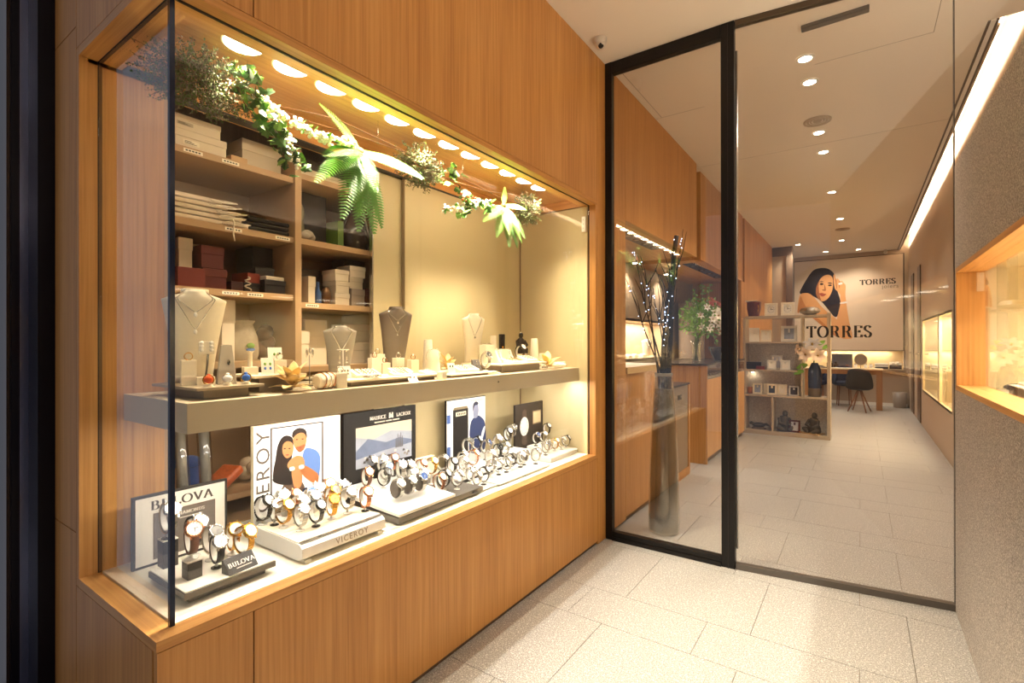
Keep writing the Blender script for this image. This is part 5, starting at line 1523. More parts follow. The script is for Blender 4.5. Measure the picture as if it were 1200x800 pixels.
poinsettia('gold organza flower leaning right of the bracelet cones', -0.300, -0.300, 1.0622, 0.075, 0.9, 9, 11)
card('ivory card with two dark ear studs before the gold flower', -0.225, -0.350, 1.0622, 0.038, 0.046, -0.3, [(-0.35, 0.65, 'black'), (0.35, 0.65, 'black')])
pad('cream pad of sparkling bracelets before the gold flower', -0.215, -0.270, 1.0622, 0.03, 0.062, 0.034, 7, -0.1, 12)
t = thing('pendant_board', 'slanted dark grey board with a silver cross, before the slim bust', 'display board', (-0.215, -0.185, 1.0622), -0.3, None)
MB().prism([(-0.020, 0), (0.016, 0), (-0.012, 0.055), (-0.020, 0.055)], -0.020, 0.020, lambda a, b, c: (a, c, b)).build('board', mat('suede_charcoal', '#4f4944', 0.6), t, 0.001)
MB().tube([(0.004, -0.010, 0.034), (0.004, 0.010, 0.034)], 0.0014, 5).build('cross_arm', SILVER, t)
MB().tube([(-0.006, 0, 0.052), (0.0145, 0, 0.010)], 0.0014, 5).build('cross_stem', SILVER, t)
watch('steel chronograph with black dial beside the slanted dark board', (-0.190, -0.128, 1.122), 1.0624, -0.2, 'steel', 'black', 'watches on the floating shelf', 1.1, where='chronograph beside the slanted dark board')
pad('wide cream pad at the shelf edge below the chronograph', -0.180, -0.075, ZSH, 0.02, 0.010, 0.012, 2, 0, 15)
# right end of the shelf
cube('tall cream block before the slim bust', -0.315, 0.020, T4, 0.056, 0.094, SUEDE, -0.2)
cube('shorter cream block right of the tall cream block', -0.270, 0.095, T4, 0.046, 0.072, SUEDE, -0.2)
t = thing('bead_bracelet', 'bead bracelet lying on the tall cream block', 'bracelet', (-0.315, 0.020, T4 + 0.0942), 0, None)
b_ = MB()
for i in range(16):
    b_.ell((0.018 * math.cos(2 * math.pi * i / 16), 0.024 * math.sin(2 * math.pi * i / 16), 0.004), 0.0042, 7, 5)
b_.build('beads', SILVER, t)
def ramp(label, x, y, z, rz, seed):
    t = thing('bracelet_ramp', label, 'bracelet ramp', (x, y, z), rz, 'curved bracelet ramps')
    prof = [(0.05 * (1 - i / 8) - 0.02, 0.006 + 0.062 * (i / 8) ** 1.8) for i in range(9)]
    poly = prof + [(prof[-1][0] - 0.004, 0.060), (-0.03, 0)] + [(0.03, 0)]
    MB().prism(poly, -0.016, 0.016, lambda a, b, c: (a, c, b)).build('ramp', mat('ramp_white', '#efe6d4', 0.5), t)
    o = MB()
    for i in range(9):
        o.ell((prof[i][0] + 0.001, 0, prof[i][1] + 0.003), (0.004, 0.008, 0.0035), 8, 5)
    o.build('bracelet', SILVER, t)
    return t
ramp('curved white ramp with a silver bracelet left of the black tube', -0.250, 0.045, T4, -0.3, 1)
ramp('curved white ramp with a silver bracelet right of the black tube', -0.275, 0.180, T4, -0.3, 2)
cone('slim cream cone behind the black tube', -0.385, 0.170, T4, 0.020, 0.145, SUEDE, None, 0.8)
t = thing('ornament_tube', 'black tube with a gold motif at the right of the floating shelf', 'tube', (-0.345, 0.195, T4), 0, None)
MB().lathe([(0.0175, 0), (0.0175, 0.150), (0.016, 0.152)], 18).build('tube', mat('lacquer_black', '#1d1410', 0.2), t)
for k in range(4):
    MB().ell((0.0172 * math.cos(-0.6), 0.0172 * math.sin(-0.6), 0.030 + 0.017 * k), (0.004, 0.005, 0.006), 8, 5).build('gold_motif', GOLD, t)
pad('wide cream pad of bracelets on the raised right tray', -0.210, 0.110, T4, 0.036, 0.075, 0.022, 8, 0.05, 17)
pad('cream pad of gold rings on the raised right tray', -0.215, 0.255, T4, 0.034, 0.055, 0.036, 6, 0.0, 19, mm=[GOLD, SILVER])
watch('silver dress watch standing beside the dark figurine', (-0.295, 0.330, 1.165), T4 + 0.0002, -0.1, 'dark', 'white', 'watches on the floating shelf', 1.15, where='dress watch beside the dark figurine')
# dark figurine
t = thing('figurine', 'dark bronze seated figurine at the right of the floating shelf', 'figurine', (-0.370, 0.420, ZSH), -0.5, None)
BRONZE = mat('bronze_dark', '#2c241e', 0.25, 0.6)
MB().box(-0.026, 0.026, -0.026, 0.026, 0, 0.085).build('plinth', SUEDE, t, 0.001)
f_ = MB()
f_.lathe([(0.026, 0.085), (0.030, 0.10), (0.024, 0.125), (0.026, 0.150), (0.022, 0.168), (0.010, 0.178)], 14, sx=0.8)
f_.ell((0.002, 0, 0.193), (0.014, 0.014, 0.018), 12, 8)
f_.tube([(0.0, -0.024, 0.160), (0.018, -0.032, 0.135), (0.030, -0.010, 0.125)], [0.009, 0.008, 0.006], 8)
f_.tube([(0.0, 0.024, 0.160), (0.016, 0.034, 0.135), (0.030, 0.012, 0.122)], [0.009, 0.008, 0.006], 8)
f_.tube([(0.0, -0.014, 0.10), (0.038, -0.018, 0.112), (0.042, -0.014, 0.088)], [0.012, 0.011, 0.008], 8)
f_.tube([(0.0, 0.014, 0.10), (0.038, 0.018, 0.110), (0.044, 0.016, 0.088)], [0.012, 0.011, 0.008], 8)
f_.build('figure', BRONZE, t)
MB().ell((-0.002, 0, 0.205), (0.0135, 0.0135, 0.010), 12, 6).build('cap', SILVER, t)
cone('tall slim cream cone near the end panel', -0.345, 0.530, ZSH, 0.030, 0.175, SUEDE, None, 0.68)
cone('short cream cone near the end panel', -0.300, 0.560, ZSH, 0.034, 0.085, SUEDE, SILVER, 0.7)
poinsettia('gold organza flower with a green leaf at the right end of the shelf', -0.190, 0.425, ZSH, 0.100, 0.2, 7, 21)
MB().add(*petal(0.06, 0.016, lambda s_: 0.3 * s_), True).xf(Matrix.Rotation(-2.2, 4, 'Z')).xf(Matrix.Translation((0, 0, 0.02))).build('green_leaf', mat('leaf_green', '#4f7a2c', 0.5), bpy.data.objects['fabric_flower.002'])
t = thing('metal_bow', 'crumpled silver foil bow at the shelf edge', 'bow', (-0.140, 0.315, ZSH), 0.2, None)
b_ = MB()
b_.ell((0, -0.016, 0.014), (0.012, 0.016, 0.013), 9, 6)
b_.ell((0, 0.016, 0.014), (0.012, 0.016, 0.013), 9, 6)
b_.ell((0.004, 0, 0.014), (0.010, 0.007, 0.008), 8, 6)
b_.build('bow', SILVER, t)
for i, y in enumerate((0.555, 0.605)):
    t = thing('pearl_cushion', '%s white cushion with pearls at the far end of the floating shelf' % ['left', 'right'][i], 'cushion', (-0.200, y, ZSH), 0.3 * i, 'pearl cushions')
    MB().ell((0, 0, 0.016), (0.030, 0.024, 0.016), 16, 8).build('cushion', mat('satin_white', '#f1e9da', 0.4), t)
    b_ = MB()
    for k in range(10):
        b_.ell((0.020 * math.cos(k * 0.63), 0.015 * math.sin(k * 0.63), 0.0315), 0.004, 7, 5)
    b_.build('pearl_string', PEARL, t)
# ================================================================ garland hung under the soffit
GREENS = [mat('leaf_%d' % i, c, 0.45, noise=0.25, nscale=40) for i, c in enumerate(['#3f6a22', '#5a8a2a', '#2f5220', '#79a53a'])]
FERN = mat('fern_green', '#4c7f1e', 0.5, noise=0.3, nscale=30)
HEATH = mat('heather_green', '#4f6626', 0.7, noise=0.4, nscale=60)
HEATHG = mat('heather_grey', '#6f6650', 0.8, noise=0.3, nscale=60)
TWIG = mat('twig_brown', '#6b4526', 0.8)
XG = -0.255
def rand_dir(rr):
    z = rr.uniform(-1, 1)
    a = rr.uniform(0, 2 * math.pi)
    s_ = math.sqrt(1 - z * z)
    return Vector((s_ * math.cos(a), s_ * math.sin(a), z))
def heather(label, c, rad, n, seed, dense=1.0, tops=0.4):
    rr = random.Random(seed)
    t = thing('heather_bunch', label, 'dried heather', c, 0, 'heather bunches of the garland')
    st, lf, lg = MB(), MB(), MB()
    for k in range(n):
        d = rand_dir(rr)
        d = Vector((d.x * rad[0], d.y * rad[1], d.z * rad[2]))
        bend = Vector((rr.uniform(-1, 1), rr.uniform(-1, 1), rr.uniform(-1, 1))) * 0.25 * min(rad)
        p1 = d * 0.55 + bend
        p2 = d * rr.uniform(0.85, 1.15)
        st.tube([p1 * 0.6, p1, p2], 0.0005, 3)
        for q in range(int(34 * dense)):
            s_ = rr.uniform(0.30, 1.05)
            p = p1 * 2 * s_ * (1 - s_) * 1.0 + p2 * s_ * s_ + rand_dir(rr) * 0.003
            a, b = rand_dir(rr), rand_dir(rr)
            L = rr.uniform(0.005, 0.010)
            b = (b - a * b.dot(a)).normalized()
            tgt = lg if rr.random() < tops else lf
            tgt.add([p, p + a * L * 0.5 + b * L * 0.28, p + a * L, p + a * L * 0.5 - b * L * 0.28], [(0, 1, 2, 3)])
    tag(st.build('twigs', TWIG, t), kind='stuff')
    tag(lf.build('leaves', HEATH, t), kind='stuff')
    tag(lg.build('dry_tips', HEATHG, t), kind='stuff')
    return t
heather('large dark heather bunch beside the glass corner, first in the garland', (XG, -1.385, 1.94), (0.085, 0.150, 0.095), 300, 1, tops=0.45)
heather('round pale heather ball in the middle of the garland', (XG, -0.520, 1.945), (0.075, 0.125, 0.088), 260, 2, tops=0.55)
heather('small heather ball at the right end of the garland', (XG, 0.325, 1.948), (0.065, 0.105, 0.085), 220, 3, tops=0.5)
def leaf_mesh(name, pts, m, fold=0.25, th=0.0):
    """leaf outline pts in (x along, y across); folded along the midrib"""
    half_ = [p for p in pts]
    vs, fs = [], []
    n = len(half_)
    for (x, y) in half_:
        vs.append((x, y, -fold * abs(y)))
    for (x, y) in half_:
        vs.append((x, 0, 0.0))
    for (x, y) in half_:
        vs.append((x, -y, -fold * abs(y)))
    for i in range(n - 1):
        fs.append((i, i + 1, n + i + 1, n + i))
        fs.append((n + i, n + i + 1, 2 * n + i + 1, 2 * n + i))
    return MB().add(vs, fs, False).mesh(name, m)
IVY = [(0, 0.0005), (0.05, 0.30), (0.18, 0.42), (0.30, 0.30), (0.45, 0.46), (0.60, 0.26), (0.80, 0.14), (1.0, 0.0005)]
ivy_meshes = [leaf_mesh('ivy_leaf', [(x * 0.034, y * 0.040) for x, y in IVY], g) for g in GREENS]
SIMPLE = [(0, 0.0004), (0.2, 0.16), (0.45, 0.22), (0.75, 0.14), (1, 0.0004)]
simp_meshes = [leaf_mesh('leaf', [(x * 0.036, y * 0.036) for x, y in SIMPLE], g) for g in GREENS]
def put_leaf(me, parent, p, d, rr, s_=1.0, name='leaf'):
    d = Vector(d).normalized()
    up_ = rand_dir(rr) + Vector((0.5, -0.2, 0.8))
    y = up_.cross(d).normalized()
    z = d.cross(y)
    m = Matrix((d, y, z)).transposed().to_4x4()
    m.translation = Vector(p)
    o = obj(name, me, parent)
    o.matrix_local = m @ Matrix.Diagonal((s_, s_, s_, 1))
    return o
def vine(label, name, paths, meshes, seed, per=8, size=1.0, cat='ivy', spread=0.03):
    rr = random.Random(seed)
    t = thing(name, label, cat, paths[0][0], 0, 'foliage of the garland')
    o0 = Vector(paths[0][0])
    for pts in paths:
        q = [Vector(p) - o0 for p in pts]
        MB().tube(q, 0.0014, 5).build('stem', TWIG, t)
        for k in range(per):
            s_ = (k + rr.random()) / per * (len(q) - 1)
            i = min(int(s_), len(q) - 2)
            p = q[i].lerp(q[i + 1], s_ - i)
            d = rand_dir(rr)
            d.x = abs(d.x) * 0.8 + 0.15
            d.z -= 0.35
            put_leaf(rr.choice(meshes), t, p + rand_dir(rr) * spread * rr.random(), d, rr, size * rr.uniform(0.75, 1.2))
    return t
vine('dark glossy ivy trailing down right of the large heather bunch', 'ivy_trail', [
    [(XG + 0.02, -1.30, 1.99), (XG + 0.04, -1.24, 1.94), (XG + 0.03, -1.20, 1.87), (XG + 0.05, -1.165, 1.80), (XG + 0.05, -1.15, 1.755)],
    [(XG + 0.02, -1.30, 1.99), (XG + 0.02, -1.27, 1.92), (XG + 0.04, -1.23, 1.86), (XG + 0.06, -1.19, 1.83)],
    [(XG + 0.04, -1.22, 1.90), (XG + 0.05, -1.17, 1.85), (XG + 0.05, -1.12, 1.81), (XG + 0.04, -1.10, 1.78)],
    [(XG + 0.02, -1.31, 2.0), (XG + 0.05, -1.27, 2.0), (XG + 0.06, -1.24, 1.97)]], ivy_meshes, 5, per=34, size=0.88)
def berries(label, path, seed, n, rad=0.0062, leaves=10):
    rr = random.Random(seed)
    o0 = Vector(path[0])
    t = thing('berry_branch', label, 'berry branch', path[0], 0, 'berry branches of the garland')
    q = [Vector(p) - o0 for p in path]
    MB().tube(q, 0.0020, 5).build('stem', TWIG, t)
    b = MB()
    for k in range(n):
        s_ = rr.random() * (len(q) - 1)
        i = min(int(s_), len(q) - 2)
        p = q[i].lerp(q[i + 1], s_ - i) + rand_dir(rr) * rr.uniform(0.006, 0.022)
        b.ell(p, rad * rr.uniform(0.8, 1.15), 8, 6)
    tag(b.build('berries', mat('berry_white', '#f0e8cc', 0.35), t), kind='stuff')
    for k in range(leaves):
        s_ = rr.random() * (len(q) - 1)
        i = min(int(s_), len(q) - 2)
        p = q[i].lerp(q[i + 1], s_ - i)
        d = rand_dir(rr)
        d.x = abs(d.x)
        put_leaf(rr.choice(simp_meshes), t, p, d, rr, rr.uniform(0.7, 1.1))
    return t
berries('white berry branch running from the ivy to the first fern', [(XG + 0.01, -1.24, 1.955), (XG + 0.02, -1.15, 1.925), (XG + 0.02, -1.05, 1.905), (XG + 0.03, -0.96, 1.90), (XG + 0.02, -0.88, 1.915)], 6, 150, rad=0.0072, leaves=30)
berries('short white berry sprig hanging below the ivy', [(XG + 0.03, -1.17, 1.88), (XG + 0.05, -1.14, 1.83), (XG + 0.05, -1.115, 1.775)], 7, 40, rad=0.0072, leaves=8)
berries('white blossom sprig before the second fern', [(XG + 0.02, -0.40, 1.79), (XG + 0.03, -0.28, 1.82), (XG + 0.03, -0.16, 1.86), (XG + 0.02, -0.05, 1.90)], 8, 90, rad=0.0062, leaves=30)
vine('bright ivy spray between the heather ball and the second fern', 'ivy_trail', [
    [(XG + 0.02, -0.42, 1.93), (XG + 0.03, -0.30, 1.90), (XG + 0.03, -0.20, 1.87), (XG + 0.03, -0.08, 1.86)],
    [(XG + 0.03, -0.28, 1.91), (XG + 0.04, -0.26, 1.84), (XG + 0.04, -0.30, 1.78)],
    [(XG + 0.02, -0.38, 1.95), (XG + 0.02, -0.33, 1.985), (XG + 0.02, -0.30, 1.96)]], ivy_meshes, 9, per=16, size=1.1)
t = thing('red_berry_sprig', 'few small red berries in the bright ivy spray', 'berry sprig', (XG + 0.05, -0.26, 1.868), 0)
b_ = MB()
for k in range(7):
    b_.ell((R.uniform(-0.01, 0.01), R.uniform(-0.05, 0.06), R.uniform(-0.02, 0.02)), 0.0058, 8, 6)
tag(b_.build('red_berries', mat('berry_red', '#a33a1c', 0.3), t), kind='stuff')
MB().tube([(0, -0.05, -0.01), (0, 0.0, 0.0), (0, 0.06, 0.01)], 0.0012, 4).build('stem', TWIG, t)
def frond_mesh(L, W, name, m):
    b = MB()
    n = 26
    arcz = lambda s_: -0.26 * L * s_ * s_
    b.tube([(s_ * L / 10, 0, arcz(s_ / 10)) for s_ in range(11)], [0.0013 * (1 - s_ / 12) for s_ in range(11)], 4)
    for k in range(n):
        s_ = 0.06 + 0.93 * k / n
        l_ = W * math.sin(math.pi * (0.12 + 0.86 * s_)) ** 0.8 * (1.05 - 0.35 * s_)
        wd = L / n * 0.78
        x, z = s_ * L, arcz(s_)
        for sd in (-1, 1):
            tipx = x + l_ * 0.42
            b.add([(x - wd * 0.45, 0, z), (x + wd * 0.5, 0, z), (x + l_ * 0.3 + wd * 0.45, sd * l_ * 0.6, z - 0.05 * l_), (tipx, sd * l_, z - 0.22 * l_), (x + l_ * 0.22 - wd * 0.5, sd * l_ * 0.55, z - 0.05 * l_)],
                  [(0, 1, 2, 3, 4) if sd > 0 else (4, 3, 2, 1, 0)])
    return b.mesh(name, m)
FR = [frond_mesh(0.26, 0.044, 'frond', FERN), frond_mesh(0.30, 0.050, 'frond', FERN), frond_mesh(0.22, 0.038, 'frond', mat('fern_pale', '#7fa63e', 0.5, noise=0.3, nscale=30))]
def fern(label, c, dirs, seed):
    rr = random.Random(seed)
    t = thing('fern', label, 'fern', c, 0, 'ferns of the garland')
    MB().ell((0, 0, 0), (0.014, 0.016, 0.014), 8, 6).build('crown', TWIG, t)
    for (dx, dy, dz, k, sc) in dirs:
        d = Vector((dx, dy, dz)).normalized()
        upv = Vector((0.75, -0.35, 0.75))
        y = upv.cross(d).normalized()
        z = d.cross(y)
        m = Matrix((d, y, z)).transposed().to_4x4()
        o = obj('frond', FR[k], t)
        o.matrix_local = m @ Matrix.Diagonal((sc, sc, sc, 1))
    return t
fern('large green fern hanging in the middle of the window garland', (XG + 0.02, -0.845, 1.905),
     [(0.05, -0.7, 0.75, 2, 0.9), (0.35, 0.95, 0.05, 0, 1.1), (0.5, 0.55, -0.1, 2, 1.1), (0.3, -0.65, -0.35, 1, 1.0), (0.35, -0.45, -0.7, 1, 1.05), (0.25, -0.15, -0.95, 1, 1.0), (0.2, 0.2, -0.95, 1, 1.0), (0.15, 0.42, -0.85, 0, 1.1), (0.6, -0.2, -0.5, 0, 0.9), (0.5, -0.85, -0.2, 0, 1.0), (-0.2, 0.3, -0.7, 0, 1.0)], 1)
fern('smaller green fern near the right end of the window garland', (XG + 0.02, 0.06, 1.905),
     [(0.1, 0.1, 0.9, 2, 0.5), (0.3, 0.9, 0.25, 2, 0.8), (0.35, -0.6, -0.7, 0, 0.85), (0.4, -0.15, -0.85, 1, 0.75), (0.4, 0.25, -0.85, 1, 0.75), (0.3, 0.6, -0.65, 0, 0.85), (0.3, -0.95, -0.35, 0, 0.95), (0.6, 0.1, -0.6, 0, 0.8), (0.5, -0.35, -0.6, 2, 0.9)], 2)
# brown vine that carries the garland
t = thing('garland_vine', 'thin brown vine carrying the garland under the soffit', 'vine', (XG, -1.36, 1.985), 0)
for ph in (0.0, 1.7):
    MB().tube([(0.008 * math.sin(i * 0.9 + ph), i * 0.056, -0.015 - 0.028 * math.sin(i / 30 * math.pi * 3 + ph) * (1 if ph else 0.6)) for i in range(31)], 0.0020, 5).build('stem', TWIG, t)
for i in (2, 11, 20, 29):
    MB().tube([(0.0, i * 0.056, -0.02), (0.0, i * 0.056, 0.0765)], 0.0007, 4).build('hanging_wire', STEEL, t)
# ================================================================ ceiling fixtures
SPOTLENS = glow('spot_lens', (1.0, 0.86, 0.66), 40.0)
def downlight(label, x, y, power, r=0.035, z=H):
    t = thing('ceiling_downlight', label, 'downlight', (x, y, z), 0, 'ceiling downlights')
    MB().lathe([(r * 1.45, -0.0005), (r * 1.45, -0.004), (r * 1.05, -0.006), (r * 1.0, -0.003)], 24, cap=False).build('trim_ring', WHITE, t)
    MB().lathe([(r, -0.0045), (r, -0.0030)], 24).build('lens', SPOTLENS, t)
    ld = bpy.data.lights.new('spot', 'SPOT')
    ld.energy = power
    ld.color = WARM2
    ld.spot_size = math.radians(125)
    ld.spot_blend = 0.9
    ld.shadow_soft_size = 0.03
    lo = bpy.data.objects.new('spot', ld)
    lo.location = (0, 0, -0.04)
    lo.parent = t
    COL.objects.link(lo)
    return t
for lab, x, y in [('first round ceiling light just inside the glass front', 1.01, 1.43), ('second round ceiling light just inside the glass front', 1.01, 1.76), ('round ceiling light just beyond the air diffuser', 1.005, 2.72), ('round ceiling light fourth in the row from the glass front', 1.01, 3.23), ('round ceiling light fifth in the row from the glass front', 1.015, 4.70), ('round ceiling light sixth in the row, before the far diffuser', 1.05, 6.22), ('ceiling light by the dark portal post', 0.38, 8.0), ('ceiling light above the desk, mid room', 1.02, 8.0), ('ceiling light close to the back poster, left', 0.74, 9.1), ('ceiling light close to the back poster, right', 1.25, 9.15)]:
    downlight(lab, x, y, 40)
for lab, y in [('round white air diffuser in the ceiling near the glass front', 2.46), ('round air diffuser in the ceiling far inside', 7.0)]:
    t = thing('air_diffuser', lab, 'air vent', (1.01 if y < 5 else 1.06, y, H), 0, 'air diffusers')
    for k, r in enumerate((0.095, 0.072, 0.05)):
        MB().lathe([(r, -0.001), (r * 0.98, -0.010 + 0.002 * k), (r * 0.80, -0.006)], 28, cap=False).build('vane_ring', mat('vent_paint', '#b7a184', 0.6), t)
    MB().lathe([(0.03, -0.001), (0.028, -0.008)], 20).build('vane_hub', mat('vent_paint', '#b7a184', 0.6), t)
t = thing('slot_diffuser', 'dark linear slot grille in the ceiling behind the glass', 'air vent', (1.17, 1.075, H), 0.0)
MB().box(-0.15, 0.15, -0.022, 0.022, -0.020, -0.0005).build('grille_body', mat('grille_dark', '#3a2f26', 0.5), t, 0.002)
for k in range(3):
    MB().box(-0.145, 0.145, -0.016 + k * 0.012, -0.010 + k * 0.012, -0.024, -0.020).build('blade', mat('grille_blade', '#5a4a3a', 0.5), t)
t = thing('security_camera', 'small white dome camera at the ceiling corner', 'camera', (0.085, 0.545, H), -0.6)
MB().lathe([(0.038, -0.0005), (0.038, -0.018), (0.030, -0.030)], 20).build('camera_base', mat('camera_white', '#d8cbb8', 0.4), t)
MB().ell((0.004, 0, -0.036), (0.028, 0.028, 0.028), 16, 10).build('camera_ball', mat('camera_white', '#d8cbb8', 0.4), t)
MB().lathe([(0.014, 0.0), (0.014, 0.012), (0.010, 0.013)], 16, (0.016, -0.008, -0.052), 'X').build('camera_lens', BLACK, t)
t = thing('security_camera', 'small wall camera at the top edge of the back poster', 'camera', (1.66, 9.50, H), 0)
MB().lathe([(0.03, -0.0005), (0.03, -0.02)], 16).build('camera_base', mat('camera_white', '#d8cbb8', 0.4), t)
MB().ell((0.0, -0.01, -0.05), (0.03, 0.045, 0.028), 12, 8).build('camera_ball', mat('camera_white', '#d8cbb8', 0.4), t)

# ================================================================ counters inside on the left
def wedge(name, m, parent, *a):
    return box(name, m, parent, *a, bevel=0.0015)
CTOP = mat('counter_top_dark', '#3d332b', 0.25)
c1 = thing('display_counter', 'oak display counter with a ledge, just inside the glass front', 'counter', (0, 0, 0))
wedge('front_panel', OAK, c1, -0.02, 0.0, 1.122, 1.90, 0.04, 0.985)
wedge('ledge', mat('ledge_pale', '#d2ab74', 0.4), c1, -0.42, 0.012, 1.122, 1.90, 0.986, 1.030)
wedge('end_panel', OAK, c1, -0.42, -0.021, 1.88, 1.90, 0.04, 0.985)
wedge('low_case_top', CTOP, c1, -0.44, 0.0, 1.901, 2.64, 0.815, 0.83)
wedge('low_case_post', OAK, c1, -0.03, 0.0, 2.60, 2.64, 0.0, 0.815)
wedge('low_case_post', OAK, c1, -0.03, 0.0, 1.905, 2.05, 0.0, 0.815)
wedge('low_case_rail', OAK, c1, -0.03, 0.0, 2.05, 2.60, 0.0, 0.07)
wedge('low_case_door', mat('door_greige', '#8d7c68', 0.45), c1, -0.035, -0.008, 2.052, 2.598, 0.071, 0.814)
wedge('toe_kick', DARKWOOD, c1, -0.40, -0.03, 1.13, 1.90, 0.0, 0.039)
box('door_pull', BLACK, c1, -0.008, -0.004, 2.30, 2.40, 0.70, 0.74)
c2 = thing('display_counter', 'oak display counter with glass top carrying the bouquet', 'counter', (0, 0, 0))
wedge('front_panel', wood('oak_light', '#c08a4c', '#d09a5a', '#dba868', 'Z'), c2, 0.03, 0.05, 3.08, 4.95, 0.06, 0.828)
wedge('end_panel', OAK, c2, -0.50, 0.049, 3.06, 3.079, 0.0, 0.965)
wedge('case_floor', CTOP, c2, -0.50, 0.029, 3.08, 4.95, 0.80, 0.828)
box('case_glass', GLASS, c2, 0.042, 0.048, 3.08, 4.95, 0.829, 0.965)
wedge('counter_top', CTOP, c2, -0.52, 0.055, 3.05, 4.96, 0.966, 0.984)
wedge('toe_kick', DARKWOOD, c2, -0.45, 0.02, 3.09, 4.95, 0.0, 0.059)
for i in range(14):
    yy = 3.16 + 0.12 * i
    t = thing('jewellery_pad', '%s pad of jewellery from the near end inside the glass counter' % NTH[i], 'jewellery pad', (-0.02, yy, 0.8285), R.uniform(-0.3, 0.3), 'pads in the glass counter')
    MB().prism([(-0.04, 0), (0.04, 0), (0.04, 0.008), (-0.04, 0.03)], -0.045, 0.045, lambda p, q, r_: (p, r_, q)).build('pad', SUEDE, t)
    b_ = MB()
    for k in range(6):
        b_.ell((R.uniform(-0.025, 0.03), R.uniform(-0.035, 0.035), 0.024), (0.006, 0.006, 0.006), 7, 5)
    b_.build('jewels', SILVER, t)
# black light plates in the soffits
for lab, y0, y1, z in [('black recessed light plate under the first oak bulkhead', 1.55, 2.35, 2.03), ('black recessed light plate under the second oak bulkhead', 3.32, 4.75, 2.022)]:
    t = thing('light_plate', lab, 'light fitting', (-0.20, (y0 + y1) / 2, z), 0, 'soffit light plates')
    L_ = (y1 - y0) / 2
    MB().box(-0.06, 0.06, -L_, L_, -0.006, -0.0003).build('plate', BLACK, t, 0.001)
    for k in range(4):
        yy = -L_ * 0.75 + 1.5 * L_ * k / 3
        MB().lathe([(0.04, -0.0075), (0.04, -0.006)], 20, (0, yy, 0)).build('lamp', mat('lamp_grey', '#5a544e', 0.2, 0.6), t)
        MB().lathe([(0.020, -0.0090), (0.020, -0.0075)], 12, (0, yy, 0)).build('lamp_core', mat('lamp_core_dull', '#8d867c', 0.3, 0.3), t)
for lab, y in [('left small spot on the tan wall behind the branches', 2.9), ('right small spot on the tan wall behind the branches', 3.9)]:
    t = thing('wall_spot', lab, 'spot lamp', (-0.62, y, 2.03 if y < 3 else 2.022), 0, 'small wall spots')
    MB().lathe([(0.03, -0.02), (0.03, -0.0005)], 16).build('spot_body', WHITE, t)
    MB().lathe([(0.022, -0.023), (0.022, -0.0202)], 16).build('spot_lens', glow('soffit_spot', (1.0, 0.86, 0.66), 60.0), t)
    ld = bpy.data.lights.new('wall_spot_light', 'SPOT')
    ld.energy, ld.color, ld.spot_size, ld.spot_blend, ld.shadow_soft_size = 22, WARM2, math.radians(130), 0.8, 0.02
    lo = bpy.data.objects.new('wall_spot_light', ld)
    lo.location, lo.parent = (0.03, 0, -0.045), t
    COL.objects.link(lo)
# things in the lit wall niche
for lab, y, m in [('white bust at the left of the lit wall niche', 2.80, SUEDE), ('cream bust at the right of the lit wall niche', 3.85, SUEDE)]:
    bust(lab, -0.84, y, 1.0205, 0.21, 0.15, mat('bust_white', '#efe6d6', 0.5), -0.6, [(0.6, SILVER, None, 0.002)])
for i, (y, col_) in enumerate([(3.02, 'orange'), (3.18, 'white'), (3.36, 'white'), (3.62, 'white')]):
    t = thing('jewellery_pad', '%s pad of beads between the two niche busts' % NTH[i], 'jewellery pad', (-0.82, y, 1.0205), 0, 'pads in the wall niche')
    MB().box(-0.04, 0.04, -0.055, 0.055, 0, 0.03).build('pad', SUEDE, t, 0.002)
    b_ = MB()
    for k in range(12):
        b_.ell((0.01 + 0.02 * math.cos(k), 0.035 * math.sin(k * 0.9), 0.036), 0.010, 7, 5)
    b_.build('beads', STONE[col_], t)
t = thing('column_drum', 'round tan column standing behind the counter', 'column', (-0.52, 4.62, 0.985), 0)
MB().lathe([(0.16, 0), (0.16, 0.72)], 28).build('column_shaft', mat('drum_tan', '#8a7763', 0.5), t)
MB().lathe([(0.161, 0.36), (0.161, 0.366)], 28).build('column_seam', mat('drum_seam', '#b09a80', 0.4), t)

# ================================================================ bouquet in a clear vase and tablet on the counter
PETW = mat('lily_white', '#f3ead8', 0.5)
t = thing('bouquet', 'large bouquet of white lilies and red blooms on the glass counter', 'bouquet', (-0.20, 3.62, 0.985), 0)
MB().lathe([(0.045, 0.0), (0.055, 0.01), (0.042, 0.09), (0.045, 0.18), (0.062, 0.235), (0.060, 0.235), (0.043, 0.18), (0.040, 0.09)], 20, cap=False).build('vase', pane('vase_glass', (0.9, 0.92, 0.88), 0.08), t)
rr = random.Random(12)
CEN = Vector((0.04, 0.06, 0.47))
for k in range(12):
    a = rr.uniform(0, 6.28)
    MB().tube([(0.02 * math.cos(a), 0.02 * math.sin(a), 0.01), (-0.015 * math.cos(a), -0.015 * math.sin(a), 0.2), CEN + rand_dir(rr) * 0.1], 0.003, 5).build('stem', mat('stem_green', '#5f6f2c', 0.6), t)
fol = MB()
for k in range(760):
    d = rand_dir(rr)
    p = CEN + Vector((d.x * 0.23, d.y * 0.36, d.z * 0.23)) * rr.uniform(0.35, 1.05)
    a, b = rand_dir(rr), rand_dir(rr)
    b = (b - a * b.dot(a)).normalized()
    L = rr.uniform(0.04, 0.08)
    fol.add([p, p + a * L * 0.5 + b * L * 0.2, p + a * L, p + a * L * 0.5 - b * L * 0.2], [(0, 1, 2, 3)])
tag(fol.build('foliage', GREENS[3], t), kind='stuff')
